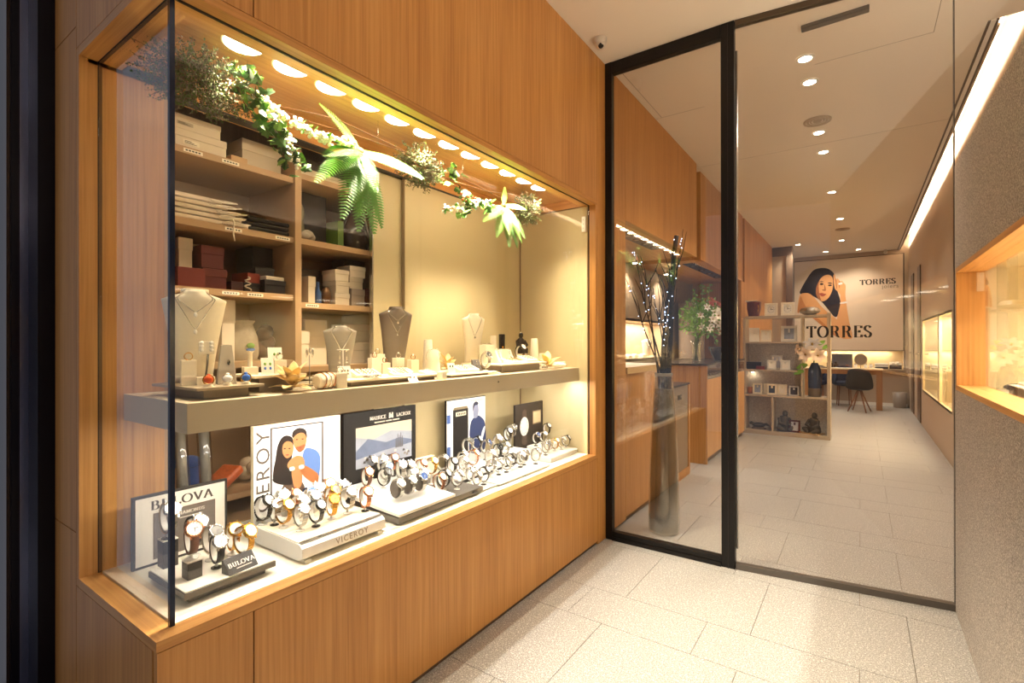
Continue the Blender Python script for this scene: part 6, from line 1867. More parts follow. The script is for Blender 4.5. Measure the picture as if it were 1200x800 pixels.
def bloom(parent, c, d, size, m, n=6, name='lily', wid=0.22):
    d = Vector(d).normalized()
    x = d.orthogonal().normalized()
    y = d.cross(x)
    mt = Matrix((x, y, d)).transposed().to_4x4()
    mt.translation = Vector(c)
    b = MB()
    for k in range(n):
        vs, fs = petal(size, size * wid, lambda s_: 0.45 * s_ - 0.45 * s_ * s_ * s_)
        q = MB().add(vs, fs, True).xf(Matrix.Rotation(2 * math.pi * k / n, 4, 'Z') @ Matrix.Rotation(-0.35, 4, 'Y'))
        b.add(q.v, q.f, True)
    o = b.xf(mt).build(name, m, parent)
    MB().ell((0, 0, size * 0.22), (size * 0.10, size * 0.10, size * 0.2), 8, 5).xf(mt).build('bloom_centre', mat('bloom_centre', '#b58a2c', 0.5), o)
    return o
for (dx, dy, dz, s_) in [(0.17, -0.04, -0.06, 0.085), (0.15, 0.07, -0.05, 0.085), (0.18, 0.16, -0.02, 0.08), (0.15, -0.10, 0.06, 0.06), (0.12, 0.20, 0.09, 0.06), (0.16, 0.02, 0.07, 0.06), (0.14, -0.16, -0.05, 0.07), (0.17, 0.05, -0.14, 0.075), (0.05, -0.22, -0.10, 0.05), (0.06, -0.30, 0.02, 0.05), (0.20, -0.14, 0.02, 0.085), (0.22, -0.02, -0.08, 0.10), (0.20, 0.10, -0.10, 0.10), (0.22, 0.02, 0.0, 0.09), (0.17, -0.24, -0.02, 0.06), (0.15, -0.30, -0.12, 0.05), (0.20, 0.20, 0.06, 0.07), (0.12, -0.28, 0.10, 0.05)]:
    bloom(t, CEN + Vector((dx, dy, dz)), (1, dy * 2 - 0.5, dz + 0.25), s_, PETW)
for (dx, dy, dz) in [(0.12, -0.12, 0.14), (0.14, 0.10, 0.15), (0.10, 0.0, 0.19), (0.08, 0.20, 0.17)]:
    bloom(t, CEN + Vector((dx, dy, dz)), (1, -0.4, 0.8), 0.06, mat('bloom_red', '#a03c20', 0.5), 8, 'red_bloom', 0.16)
for (dx, dy, dz, L) in [(0.02, -0.05, 0.20, 0.30), (0.03, 0.14, 0.20, 0.34), (0.0, -0.18, 0.15, 0.26), (0.04, 0.24, 0.05, 0.24), (0.05, 0.22, -0.12, -0.26)]:
    o = MB().tube([CEN, CEN + Vector((dx, dy, dz)), CEN + Vector((dx * 1.5, dy * 1.6, dz + L * 0.6))], 0.003, 5).build('spray_stem', GREENS[0], t)
    b = MB()
    for k in range(16):
        p = CEN + Vector((dx * (1 + k / 32), dy * (1 + k / 26), dz + L * 0.6 * k / 16))
        a = rand_dir(rr)
        b.add([p, p + a * 0.02 + Vector((0, 0, 0.01)), p + a * 0.045, p + a * 0.02 - Vector((0, 0, 0.01))], [(0, 1, 2, 3)])
    b.build('spray_leaves', GREENS[3], o)
t = thing('tablet', 'black tablet leaning on a stand beside the bouquet vase', 'tablet', (0.0, 3.98, 0.985), -0.55)
MB().box(-0.006, 0.006, -0.13, 0.13, 0, 0.18).xf(Matrix.Rotation(-0.5, 4, 'Y')).build('tablet_body', BLACK, t, 0.003)
MB().box(0.006, 0.0066, -0.12, 0.12, 0.01, 0.17).xf(Matrix.Rotation(-0.5, 4, 'Y')).build('screen', mat('screen_dark', '#0c0b0b', 0.1), t)
MB().prism([(-0.03, 0.10), (-0.11, 0), (-0.09, 0)], -0.04, 0.04, lambda a, b, c: (a, c, b)).build('tablet_stand', BLACK, t)

# ================================================================ tall floor vase with lit branches
VX, VY = 0.255, 1.115
t = thing('floor_vase', 'tall smoked glass floor vase behind the black framed glass', 'vase', (VX, VY, 0.0), 0)
prof = [(0.094, 0.0), (0.098, 0.02), (0.097, 0.12), (0.088, 0.45), (0.072, 0.75), (0.058, 0.93), (0.053, 1.0)]
MB().lathe(prof + [(r - 0.005, z) for r, z in reversed(prof[1:])], 28, cap=False).build('vase_wall', pane('smoke_glass', (0.86, 0.84, 0.78), 0.10, 0.04), t)
MB().lathe([(0.088, 0.006), (0.089, 0.12), (0.080, 0.45), (0.064, 0.75), (0.052, 0.90)], 24).build('vase_filling', mat('sand_filling', '#b8b09c', 0.25, noise=0.45, nscale=6), t)
MB().lathe([(0.0545, 0.985), (0.0560, 1.0), (0.0545, 1.004), (0.050, 1.0)], 24, cap=False).build('vase_rim', mat('rim_grey', '#8f8778', 0.2), t)
BARK = mat('branch_black', '#15110f', 0.7)
LEDB = glow('fairy_light', (0.50, 0.66, 1.0), 9.0)
rr = random.Random(31)
specs = [((0.075, 0.02), 1.87, 0.017, 0.03), ((0.05, -0.06), 1.60, 0.012, 0.03), ((-0.22, 0.0), 1.80, 0.007, 0.05), ((-0.17, 0.03), 1.78, 0.007, 0.05), ((-0.26, -0.02), 1.62, 0.006, 0.04), ((0.11, 0.0), 1.90, 0.006, 0.04), ((0.09, -0.02), 1.72, 0.007, 0.04), ((0.02, 0.02), 1.66, 0.010, 0.04), ((-0.06, 0.03), 1.55, 0.006, 0.05)]
b_t = thing('branch_arrangement', 'black branches with tiny blue-white lights standing in the tall floor vase', 'branches', (VX, VY, 0.0), 0)
for i, ((dx, dy), top, r0, wob) in enumerate(specs):
    pts = []
    a0 = rr.uniform(0, 6)
    zb = 0.905
    for k in range(13):
        s_ = k / 12
        z = zb + (top - zb) * s_
        sp = max(0, (z - 0.95) / (top - 0.95)) ** 1.15
        rin = 0.028 * math.cos(a0), 0.028 * math.sin(a0)
        pts.append((rin[0] * (1 - sp) + dx * sp + wob * 0.35 * math.sin(3.1 * s_ * 2 + a0) * sp, rin[1] * (1 - sp) + dy * sp + wob * 0.3 * math.cos(2.7 * s_ * 2 + a0) * sp, z))
    rads = [r0 * (1 - (0.15 if i == 0 else 0.75) * k / 12) for k in range(13)]
    br = MB().tube(pts, rads, 7).build('branch', BARK, b_t)
    for q in range(3 if i else 1):
        k = rr.randint(6, 10)
        p = Vector(pts[k])
        d = Vector((rr.uniform(-0.08, 0.08), rr.uniform(-0.05, 0.05), rr.uniform(0.14, 0.28)))
        MB().tube([p, p + d * 0.5 + Vector((0.01, 0, 0)), p + d], [0.004, 0.003, 0.0015], 5).build('side_twig', BARK, br)
    lb = MB()
    for q in range(7):
        k = rr.uniform(4.5, 12)
        j = min(int(k), 11)
        p = Vector(pts[j]).lerp(Vector(pts[j + 1]), k - j)
        off = rand_dir(rr) * (rads[j] + 0.007)
        off.y = -abs(off.y)
        lb.ell(p + off, 0.0026, 6, 5)
    tag(lb.build('fairy_lights', LEDB, b_t), kind='stuff')

# ================================================================ open shelf unit in the middle of the shop
US = mat('unit_taupe', '#b3a088', 0.5)
YU = 5.15
un = thing('shelf_unit', 'taupe open shelf unit standing across the shop floor', 'shelf unit', (0, 0, 0))
DU = 0.26
def up_(name, *a):
    return box(name, US, un, *a, bevel=0.001)
up_('side_post', 0.0, 0.03, YU, YU + DU, 0.0, 1.52)
up_('side_post', 0.945, 0.978, YU, YU + DU, 0.0, 1.555)
up_('top_board', 0.03, 0.945, YU, YU + DU, 1.505, 1.535)
up_('partition', 0.668, 0.69, YU, YU + DU, 0.515, 1.505)
up_('shelf_board', 0.03, 0.668, YU, YU + DU, 1.18, 1.20)
up_('shelf_board', 0.03, 0.668, YU, YU + DU, 0.82, 0.84)
up_('shelf_board', 0.03, 0.945, YU, YU + DU, 0.49, 0.515)
up_('partition', 0.335, 0.358, YU, YU + DU, 0.05, 0.49)
up_('base_board', 0.03, 0.945, YU, YU + DU, 0.0, 0.05)
BKP = speckle('grey_back_panel', '#cdc1b1', '#e2d8c9', '#b4a899', 90, 0.6, 0.68)
box('back_panel', BKP, un, 0.03, 0.668, YU + DU - 0.012, YU + DU, 0.515, 1.18)
box('back_panel', BKP, un, 0.03, 0.945, YU + DU - 0.012, YU + DU, 0.05, 0.49)
FSIL = mat('frame_silver', '#e2dccf', 0.3, 0.45)
def frame(label, x, z, w_, h, y=YU + 0.06, m=None, pic=None, rz=0.0, group='photo frames on the shelf unit', bw=0.022, mat2=None):
    t = thing('photo_frame', label, 'photo frame', (x, y, z), (0, 0, rz), group)
    m = FSIL if m in (None, SILVER) else m
    tilt = Matrix.Rotation(-0.14, 4, 'X')
    for a in [(-w_ / 2, w_ / 2, 0, bw), (-w_ / 2, w_ / 2, h - bw, h), (-w_ / 2, -w_ / 2 + bw, bw, h - bw), (w_ / 2 - bw, w_ / 2, bw, h - bw)]:
        MB().box(a[0], a[1], -0.006, 0.008, a[2], a[3]).xf(tilt).build('frame_bar', m, t, 0.002)
    MB().box(-w_ / 2 + bw, w_ / 2 - bw, 0.0, 0.006, bw, h - bw).xf(tilt).build('picture', pic or mat('mount_ivory', '#e6dccb', 0.5), t)
    MB().prism([(0.008, h * 0.8), (0.008 + h * 0.30, h * 0.005 + 0.002), (0.02 + h * 0.30, h * 0.005 + 0.002), (0.010, h * 0.62)], -0.01, 0.01, lambda a, b, c: (c, a, b)).build('easel_leg', m, t)
    return t
IVF = mat('frame_ivory', '#e6d7bb', 0.35)
def clock_frame(label, x, z, s_):
    t = frame(label, x, z, s_, s_ * 1.12, m=IVF, bw=0.024)
    tilt = Matrix.Rotation(-0.14, 4, 'X')
    for k in range(12):
        a = math.radians(30 * k)
        MB().cbox((s_ * 0.24 * math.cos(a), -0.002, s_ * 0.56 + s_ * 0.27 * math.sin(a)), (0.006, 0.002, 0.006)).xf(tilt).build('hour_mark', INK, t)
    MB().cbox((0.0, -0.003, s_ * 0.56 + 0.018), (0.004, 0.002, 0.05)).xf(tilt).build('minute_hand', INK, t)
    MB().cbox((0.010, -0.003, s_ * 0.56), (0.032, 0.002, 0.005)).xf(tilt).build('hour_hand', INK, t)
    return t
clock_frame('left ivory framed clock on top of the shelf unit', 0.325, 1.5355, 0.150)
clock_frame('right ivory framed clock on top of the shelf unit', 0.515, 1.5355, 0.152)
t = thing('silver_bowl', 'flattened hammered silver vase on top of the shelf unit', 'vase', (0.755, YU + 0.12, 1.5355), 0)
MB().lathe([(0.05, 0), (0.10, 0.025), (0.118, 0.05), (0.095, 0.085), (0.04, 0.10), (0.035, 0.095)], 26, sy=0.6).build('vase_body', mat('hammered_silver', '#b9b2a6', 0.25, 0.9, bump=1.0, nscale=70), t)
t = thing('red_pot', 'dark red angular vase with gold motif on the top left of the shelf unit', 'vase', (0.115, YU + 0.12, 1.5355), 0.3)
MB().lathe([(0.065, 0), (0.085, 0.10), (0.088, 0.19), (0.075, 0.20)], 8).build('vase_body', mat('vase_red', '#5e1812', 0.35), t)
MB().box(-0.10, 0.04, -0.03, 0.03, 0.201, 0.215).build('vase_lid', IVF, t)
MB().tube([(0.03, -0.088, 0.06), (0.045, -0.088, 0.10), (0.035, -0.09, 0.15)], 0.005, 5).build('gold_motif', GOLD, t)
frame('left silver frame leaning on the upper shelf', 0.130, 1.2005, 0.125, 0.185, m=SILVER, rz=0.25)
frame('plain ivory frame on the upper shelf', 0.265, 1.2005, 0.130, 0.155, m=IVF)
frame('broad silver frame with a grey photo on the upper shelf', 0.530, 1.2005, 0.180, 0.205, m=SILVER, pic=mat('photo_grey', '#8d9099', 0.4, noise=0.5, nscale=14), bw=0.034)
t = thing('jewel_case', 'black jewel case at the left of the middle shelf', 'case', (0.115, YU + 0.12, 0.8405), 0.1)
MB().box(-0.085, 0.085, -0.06, 0.06, 0, 0.075).build('case_body', mat('case_black', '#241712', 0.3), t, 0.004)
MB().box(-0.086, 0.086, -0.061, 0.061, 0.076, 0.092).build('case_lid', mat('case_black', '#241712', 0.3), t, 0.004)
t = thing('jewel_case', 'small red jewel box before the black case', 'case', (0.205, YU + 0.035, 0.8405), 0)
MB().box(-0.05, 0.05, -0.03, 0.03, 0, 0.03).build('case_body', mat('case_red', '#7c2418', 0.3), t, 0.003)
MB().box(-0.051, 0.051, -0.031, 0.031, 0.031, 0.042).build('case_lid', mat('case_red', '#7c2418', 0.3), t, 0.003)
frame('left silver frame of three on the middle shelf', 0.335, 0.8405, 0.105, 0.120, m=SILVER, y=YU + 0.03)
frame('taller silver frame behind the other two on the middle shelf', 0.385, 0.8405, 0.130, 0.185, m=SILVER, y=YU + 0.13, pic=mat('photo_lilac', '#c3c0c8', 0.4))
frame('right silver frame of three on the middle shelf', 0.490, 0.8405, 0.112, 0.125, m=SILVER, y=YU + 0.04)
frame('small ivory frame with a colour photo on the lower shelf', 0.165, 0.5155, 0.115, 0.140, m=IVF, pic=mat('photo_colour', '#8c94a8', 0.4, noise=0.8, nscale=18), y=YU + 0.05)
frame('narrow ivory frame second on the lower shelf', 0.255, 0.5155, 0.06, 0.135, m=IVF, y=YU + 0.12)
frame('frame with a dark photo on the lower shelf', 0.335, 0.5155, 0.115, 0.140, m=IVF, pic=mat('photo_slate', '#3c4350', 0.3, noise=0.3, nscale=10), y=YU + 0.05)
frame('plain cream frame fourth on the lower shelf', 0.450, 0.5155, 0.110, 0.135, m=IVF, y=YU + 0.08)
frame('rounded silver frame with a black insert at the right of the lower shelf', 0.585, 0.5155, 0.108, 0.122, m=SILVER, pic=mat('insert_black', '#3a2f2a', 0.3), y=YU + 0.05, bw=0.015)
t = thing('small_pot', 'orange pot at the left end of the lower shelf', 'pot', (0.075, YU + 0.10, 0.5155), 0)
MB().lathe([(0.03, 0), (0.042, 0.03), (0.038, 0.075), (0.03, 0.085)], 16).build('pot_body', mat('pot_orange', '#b0672f', 0.5), t)
t = thing('shelf_spot', 'tiny clip lamp lighting the lower shelf', 'lamp', (0.09, YU + 0.20, 0.819), 0)
MB().lathe([(0.018, -0.024), (0.018, 0.0)], 14).build('lamp_body', WHITE, t)
MB().lathe([(0.014, -0.027), (0.014, -0.0242)], 14).build('lamp_lens', glow('soffit_spot', (1.0, 0.86, 0.66), 60.0), t)
# blue vase with white blooms in the tall bay
t = thing('blue_vase', 'blue and grey bottle vase in the tall bay of the shelf unit', 'vase', (0.808, YU + 0.12, 0.5155), 0)
MB().lathe([(0.072, 0.105), (0.075, 0.25), (0.072, 0.33), (0.05, 0.385), (0.035, 0.42)], 24, cap=False).build('vase_upper', mat('vase_blue', '#3a4a68', 0.15, 0.3), t)
MB().lathe([(0.068, 0), (0.072, 0.015), (0.072, 0.104)], 24).build('vase_lower', mat('vase_grey', '#75685a', 0.4), t)
fb = thing('amaryllis_bouquet', 'pale pink amaryllis blooms standing in the blue vase', 'bouquet', (0.800, YU + 0.10, 0.94), 0)
MB().tube([(0.0, 0.02, -0.03), (0, 0, 0.10)], 0.008, 6).build('stem', GREENS[1], fb)
PK = mat('bloom_blush', '#ecd3ba', 0.5)
bloom(fb, (-0.075, -0.125, 0.10), (-0.3, -1, 0.1), 0.105, PK, 6, 'bloom', 0.32)
bloom(fb, (0.045, -0.125, 0.09), (0.3, -1, 0.1), 0.105, PK, 6, 'bloom', 0.32)
bloom(fb, (-0.14, -0.125, 0.17), (-1, -0.5, 0.2), 0.085, PK, 6, 'bloom', 0.30)
bloom(fb, (-0.01, -0.10, 0.21), (0.0, -0.7, 0.9), 0.12, mat('bloom_grey', '#b8ada4', 0.5), 6, 'bloom', 0.25)
for (dx, dz, s_) in [(-0.06, -0.02, 0.14), (0.10, 0.17, 0.10), (0.06, 0.22, 0.10), (-0.10, -0.10, 0.13)]:
    vs, fs = petal(s_, s_ * 0.25, lambda q: -0.25 * q * q)
    MB().add(vs, fs, True).xf(Matrix.Rotation(0.5 if dx > 0 else 2.6, 4, 'Z') @ Matrix.Rotation(0.3 if dz < 0 else -0.7, 4, 'Y') @ Matrix.Rotation(1.1, 4, 'X')).xf(Matrix.Translation((dx, -0.125, dz))).build('leaf', GREENS[3], fb)
# sculptures on the bottom shelf
STONEG = mat('stone_dark', '#4b4238', 0.7, noise=0.3, nscale=30, bump=0.6)
t = thing('turtle_sculpture', 'dark stone sea turtle sculpture on the bottom shelf', 'sculpture', (0.170, YU + 0.11, 0.0505), 0)
s_ = MB().ell((0, 0, 0.055), (0.085, 0.055, 0.030), 16, 8)
s_.tube([(0.05, -0.02, 0.065), (0.10, -0.05, 0.075), (0.14, -0.06, 0.055)], [0.014, 0.018, 0.005], 7)
s_.tube([(-0.04, -0.02, 0.065), (-0.08, -0.05, 0.085), (-0.10, -0.06, 0.09)], [0.012, 0.016, 0.005], 7)
s_.ell((-0.085, 0, 0.065), (0.028, 0.018, 0.016), 10, 6)
s_.build('turtle', STONEG, t)
MB().lathe([(0.09, 0), (0.075, 0.022), (0.05, 0.035)], 14, sy=0.6).build('rock_base', mat('stone_brown', '#6b5a48', 0.8, noise=0.3, nscale=25), t)
def kneeling(label, x, rz, head_up):
    t = thing('figure_sculpture', label, 'sculpture', (x, YU + 0.12, 0.0505), rz, 'stone figure sculptures')
    s_ = MB()
    s_.lathe([(0.07, 0), (0.082, 0.03), (0.075, 0.08), (0.055, 0.12), (0.062, 0.16), (0.045, 0.19), (0.02, 0.20)], 16, sy=0.75)
    s_.ell((0.012, -0.012, 0.225 if head_up else 0.20), (0.032, 0.034, 0.040), 14, 10)
    s_.tube([(-0.055, -0.005, 0.165), (-0.07, -0.05, 0.11), (0.0, -0.075, 0.085)], [0.020, 0.018, 0.014], 9)
    s_.tube([(0.055, -0.005, 0.165), (0.075, -0.045, 0.115), (0.03, -0.075, 0.085)], [0.020, 0.018, 0.014], 9)
    s_.tube([(-0.04, -0.02, 0.045), (-0.085, -0.065, 0.055), (-0.02, -0.09, 0.02)], [0.032, 0.028, 0.018], 9)
    s_.tube([(0.04, -0.02, 0.045), (0.085, -0.065, 0.055), (0.03, -0.09, 0.02)], [0.032, 0.028, 0.018], 9)
    s_.build('figure', STONEG, t)
    return t
kneeling('dark stone seated figure left of the red framed photo, bottom shelf', 0.465, 0.4, True)
t = kneeling('dark stone crouching figure at the right of the bottom shelf', 0.800, -0.5, True)
MB().box(-0.11, 0.10, -0.11, 0.06, -0.0002, 0.012).build('wooden_base', mat('base_tan', '#b08a5a', 0.5), t)
frame('small photo in a red chequered frame between the two stone figures', 0.590, 0.0505, 0.125, 0.155, m=mat('frame_red', '#4a1410', 0.4), pic=mat('photo_pale', '#b9b6bb', 0.4, noise=0.3, nscale=14), y=YU + 0.07)

# ================================================================ back of the shop: poster, desk, chairs
ps = thing('wall_poster', 'large back wall poster of a dark-haired woman resting her face on her hand', 'poster', (0.165, 9.599, 1.035), 0)
PWd, PHt = 1.775, 1.79
MB().box(0, PWd, -0.012, -0.0005, 0, PHt).build('poster_board', mat('poster_frame_dark', '#4a3a2e', 0.5), ps)
MB().box(0.008, PWd - 0.02, -0.0135, -0.012, 0.006, PHt - 0.012).build('poster_face', mat('poster_ivory', '#d9c3a8', 0.6, noise=0.06, nscale=2), ps)
def uvP(x, y):
    u = (x - 5) / 940.0
    yt = 48 - 63 * u
    return (u * PWd, PHt * (1 - (y - yt) / (800 - yt)))
def PP(n, pts, c, l, sm=True):
    q = [uvP(*p) for p in pts]
    if sm:
        q = smooth_poly(q, 4)
    d0 = -0.0135 - 0.0006 * l
    MB().prism(q, d0 - 0.0005, d0, lambda a, b, c_: (a, c_, b)).build(n, ink(c), ps)
S1, S2, S3, HR = '#d99b62', '#c07c48', '#9c5e36', '#1b1622'
PP('print_hair', [(270, 102), (330, 115), (375, 160), (380, 230), (400, 300), (420, 360), (430, 420), (420, 480), (380, 520), (330, 470), (250, 380), (150, 330), (65, 320), (80, 270), (130, 190), (190, 120)], HR, 1)
PP('print_arm', [(440, 240), (470, 250), (468, 330), (480, 430), (500, 560), (528, 680), (505, 702), (450, 690), (400, 640), (395, 540), (410, 470), (425, 400), (425, 320)], S1, 2)
PP('print_shoulder', [(40, 480), (60, 340), (110, 315), (160, 325), (210, 370), (260, 430), (330, 490), (420, 560), (500, 640), (525, 685), (470, 705), (400, 680), (320, 620), (240, 545), (150, 480), (80, 470)], S1, 3)
PP('print_shoulder_shade', [(40, 480), (55, 400), (70, 345), (100, 400), (150, 470), (240, 540), (330, 620), (420, 690), (360, 670), (260, 590), (140, 500), (80, 475)], S2, 4)
PP('print_face', [(225, 210), (265, 170), (310, 158), (350, 175), (362, 220), (355, 290), (330, 345), (295, 378), (255, 385), (222, 350), (205, 300), (205, 250)], S1, 3)
PP('print_face_shade', [(225, 210), (245, 190), (235, 250), (240, 320), (255, 384), (222, 350), (205, 300), (205, 250)], S3, 4)
PP('print_fringe', [(190, 125), (270, 102), (330, 118), (360, 165), (330, 160), (290, 165), (250, 195), (215, 260), (205, 330), (180, 300), (160, 230)], HR, 5)
PP('print_hand', [(365, 170), (380, 165), (388, 230), (395, 195), (412, 200), (420, 215), (440, 215), (455, 235), (468, 300), (430, 330), (400, 300), (375, 270)], S1, 5)
PP('print_finger_line', [(384, 200), (390, 200), (396, 270), (390, 275)], S3, 6)
PP('print_finger_line', [(414, 215), (420, 218), (420, 270), (414, 268)], S3, 6)
PP('print_brow', [(235, 222), (262, 214), (282, 222), (262, 222)], HR, 6)
PP('print_brow', [(312, 232), (335, 226), (358, 236), (335, 236)], HR, 6)
PP('print_eye', [(242, 240), (262, 230), (280, 240), (262, 248)], '#2a1d18', 6)
PP('print_eye', [(315, 250), (335, 242), (354, 250), (335, 258)], '#2a1d18', 6)
PP('print_nose', [(285, 240), (300, 285), (290, 298), (266, 292), (270, 284), (284, 280)], S3, 6)
PP('print_lips', [(238, 322), (262, 314), (280, 320), (302, 324), (285, 340), (262, 344)], '#a04a34', 6)
PP('print_ring', [(410, 232), (440, 226), (442, 240), (412, 246)], '#d8d2c8', 7)
PP('print_bracelet', [(425, 396), (480, 388), (482, 400), (426, 408)], '#d8d2c8', 7)
serif('lettering', 'TORRES', 0.098, ink('#33261d'), ps, (uvP(735, 0)[0], -0.0142, uvP(735, 222)[1]), FACE_MY, 0.26, 0.05, 0.08, sx=1.0)
text('lettering', 'joiers', 0.10, ink('#7a6654'), ps, (uvP(835, 0)[0], -0.0142, uvP(835, 262)[1]), FACE_MY, space=1.1)
# cut letters on the glass front
VIN = mat('vinyl_dark', '#2a1e17', 0.4)
gl = thing('glass_lettering', 'dark cut-out serif lettering stuck on the frameless glass front', 'sign', (0, 0, 0), 0)
gl.matrix_world = Matrix.Translation((0.737, YG + 0.006, 0)) @ Matrix.Rotation(math.atan2(0.11, 0.892), 4, 'Z')
x0 = 0.322
for ch, wd in zip('TORRES', (0.046, 0.052, 0.048, 0.048, 0.042, 0.036)):
    serif('letter', ch, 0.056, VIN, gl, (x0 + wd / 2, -0.0006, 1.249), FACE_MY, 0.23, 0.04, sx=0.84)
    x0 += wd
# desk
dk = thing('desk', 'pale topped wooden desk before the back wall', 'desk', (0, 0, 0))
box('desk_top', mat('desk_top_pale', '#e0c9a4', 0.4), dk, 0.40, 1.60, 8.72, 9.06, 0.70, 0.722, bevel=0.002)
DW = wood('desk_oak', '#8a5a32', '#9c6a3e', '#ad7a4a', 'Z')
for (x, y) in [(1.505, 8.74), (0.42, 8.74), (1.505, 8.96), (0.42, 8.96)]:
    box('leg', DW, dk, x, x + 0.085, y, y + 0.07, 0.0, 0.70)
box('apron', DW, dk, 0.506, 1.504, 8.75, 8.77, 0.62, 0.70)
def shell_chair(label, x, y, rz, m, legm, four=True):
    t = thing('shell_chair', label, 'chair', (x, y, 0.0), rz, 'upholstered chairs')
    t.scale = (0.76, 0.76, 0.94)
    st = MB()
    st.add(*[[(v[0], v[1], v[2]) for v in []], []]) if False else None
    n = 16
    rings = []
    for j in range(8):
        s_ = j / 7
        z = 0.43 + 0.36 * s_ ** 1.2
        r = 0.235 - 0.03 * s_ + 0.02 * math.sin(3 * s_)
        rings.append((z, r))
    vs, fs = [], []
    for (z, r) in rings:
        for i in range(n):
            a = math.radians(-125 + 250 * i / (n - 1)) + math.pi
            hh = z
            edge = abs(i - (n - 1) / 2) / ((n - 1) / 2)
            zz = 0.43 + (hh - 0.43) * (1 - 0.62 * edge ** 2.2)
            vs.append((r * math.cos(a) * 0.98, r * math.sin(a) * 1.08, zz))
        for i in reversed(range(n)):
            a = math.radians(-125 + 250 * i / (n - 1)) + math.pi
            edge = abs(i - (n - 1) / 2) / ((n - 1) / 2)
            zz = 0.43 + (z - 0.43) * (1 - 0.62 * edge ** 2.2)
            vs.append(((r - 0.035) * math.cos(a) * 0.98, (r - 0.035) * math.sin(a) * 1.08, zz))
    K = 2 * n
    for j in range(7):
        for i in range(K):
            k = (i + 1) % K
            fs.append((j * K + i, j * K + k, (j + 1) * K + k, (j + 1) * K + i))
    fs.append(tuple(reversed(range(K))))
    fs.append(tuple(7 * K + i for i in range(K)))
    MB().add(vs, fs, True).build('backrest', m, t)
    MB().lathe([(0.19, 0.40), (0.23, 0.42), (0.225, 0.465), (0.17, 0.485)], 24).build('seat', m, t)
    if four:
        for k in range(4):
            a = math.radians(45 + 90 * k)
            MB().tube([(0.03 * math.cos(a), 0.03 * math.sin(a), 0.40), (0.25 * math.cos(a), 0.25 * math.sin(a), 0.0)], [0.020, 0.013], 8).build('leg', legm, t)
    else:
        for k in range(4):
            a = math.radians(45 + 90 * k)
            MB().tube([(0.16 * math.cos(a), 0.16 * math.sin(a), 0.41), (0.19 * math.cos(a), 0.19 * math.sin(a), 0.0)], [0.016, 0.012], 8).build('leg', legm, t)
    MB().lathe([(0.05, 0.385), (0.05, 0.399)], 16).build('hub', BLACK, t)
    return t
LEGW = wood('leg_oak', '#7a4a28', '#8c5a34', '#a06c40', 'Z')
shell_chair('black shell chair with splayed wooden legs drawn up before the desk', 1.26, 8.42, math.radians(75), mat('wool_black', '#201a1a', 0.9), LEGW)
shell_chair('navy blue shell chair on the far side of the desk', 1.02, 9.30, math.radians(-80), mat('wool_navy', '#26304a', 0.9), LEGW, False)
shell_chair('dark blue shell chair half hidden behind the shelf unit post', 0.58, 9.30, math.radians(-95), mat('wool_navy2', '#1f2740', 0.9), LEGW, False)
# on the desk and the back worktop
t = thing('table_mirror', 'round tabletop mirror on a foot, on the desk', 'mirror', (1.28, 8.95, 0.7225), 0)
MB().lathe([(0.06, 0), (0.06, 0.008), (0.01, 0.014)], 20).build('foot', CHROME, t)
MB().tube([(0, 0, 0.012), (0, 0, 0.06)], 0.006, 8).build('stem', CHROME, t)
MB().lathe([(0.095, -0.006), (0.098, 0.0), (0.095, 0.006)], 28, (0, 0, 0.155), 'Y', sx=1.1).build('mirror_rim', mat('mirror_rim', '#c9b08a', 0.3, 0.4), t)
MB().lathe([(0.088, -0.008), (0.088, -0.0065)], 28, (0, 0, 0.155), 'Y', sx=1.1).build('mirror_glass', mat('mirror_taupe', '#a08c74', 0.25, 0.3), t)
t = thing('paper_sheet', 'white papers lying on the desk', 'paper', (1.02, 8.88, 0.7222), 0.1)
MB().box(-0.15, 0.15, -0.10, 0.10, 0, 0.003).build('sheet', WHITE, t)
t = thing('jewel_tray', 'dark tray lying flat on the desk', 'tray', (0.70, 8.88, 0.7222), 0)
MB().box(-0.13, 0.13, -0.09, 0.09, 0, 0.015).build('tray', mat('tray_dark', '#3a322c', 0.5), t, 0.003)
t = thing('earring_display', 'grey blue perforated panel of earrings standing in the back niche', 'display panel', (0.98, 9.76, 0.6925), 0)
MB().box(-0.17, 0.17, -0.006, 0.006, 0, 0.27).build('panel', mat('panel_slate', '#6f7484', 0.6), t, 0.002)
b_ = MB()
for i in range(8):
    for j in range(6):
        b_.ell((-0.145 + i * 0.041, -0.008, 0.035 + j * 0.04), 0.007, 6, 4)
b_.build('studs', SILVER, t)
for i, (x, s_, h, c_) in enumerate([(0.78, 0.10, 0.16, '#2c2420'), (0.88, 0.08, 0.12, '#3a2f28'), (1.06, 0.07, 0.06, '#6b2a1c')]):
    t = thing('desk_machine', ['black instrument with a rounded head at the left of the back niche', 'dark brown instrument before the earring panel', 'small red case before the earring panel'][i], 'instrument', (x, 9.66, 0.6925), 0.1 * i)
    MB().box(-s_ / 2, s_ / 2, -0.05, 0.05, 0, h * 0.6).build('body', mat('machine_' + c_.strip('#'), c_, 0.35), t, 0.004)
    MB().lathe([(s_ * 0.3, h * 0.6), (s_ * 0.34, h * 0.75), (s_ * 0.2, h)], 12).build('head', mat('machine_' + c_.strip('#'), c_, 0.35), t)
t = thing('banded_box', 'white and black banded box in the back niche', 'box', (1.60, 9.66, 0.6925), 0)
MB().box(-0.10, 0.10, -0.05, 0.05, 0, 0.035).build('box_lower', mat('band_black', '#3a3230', 0.4), t, 0.003)
MB().box(-0.10, 0.10, -0.05, 0.05, 0.0355, 0.10).build('box_upper', WHITE, t, 0.003)
MB().box(-0.101, 0.101, -0.051, 0.051, 0.06, 0.07).build('band', mat('band_black', '#3a3230', 0.4), t)
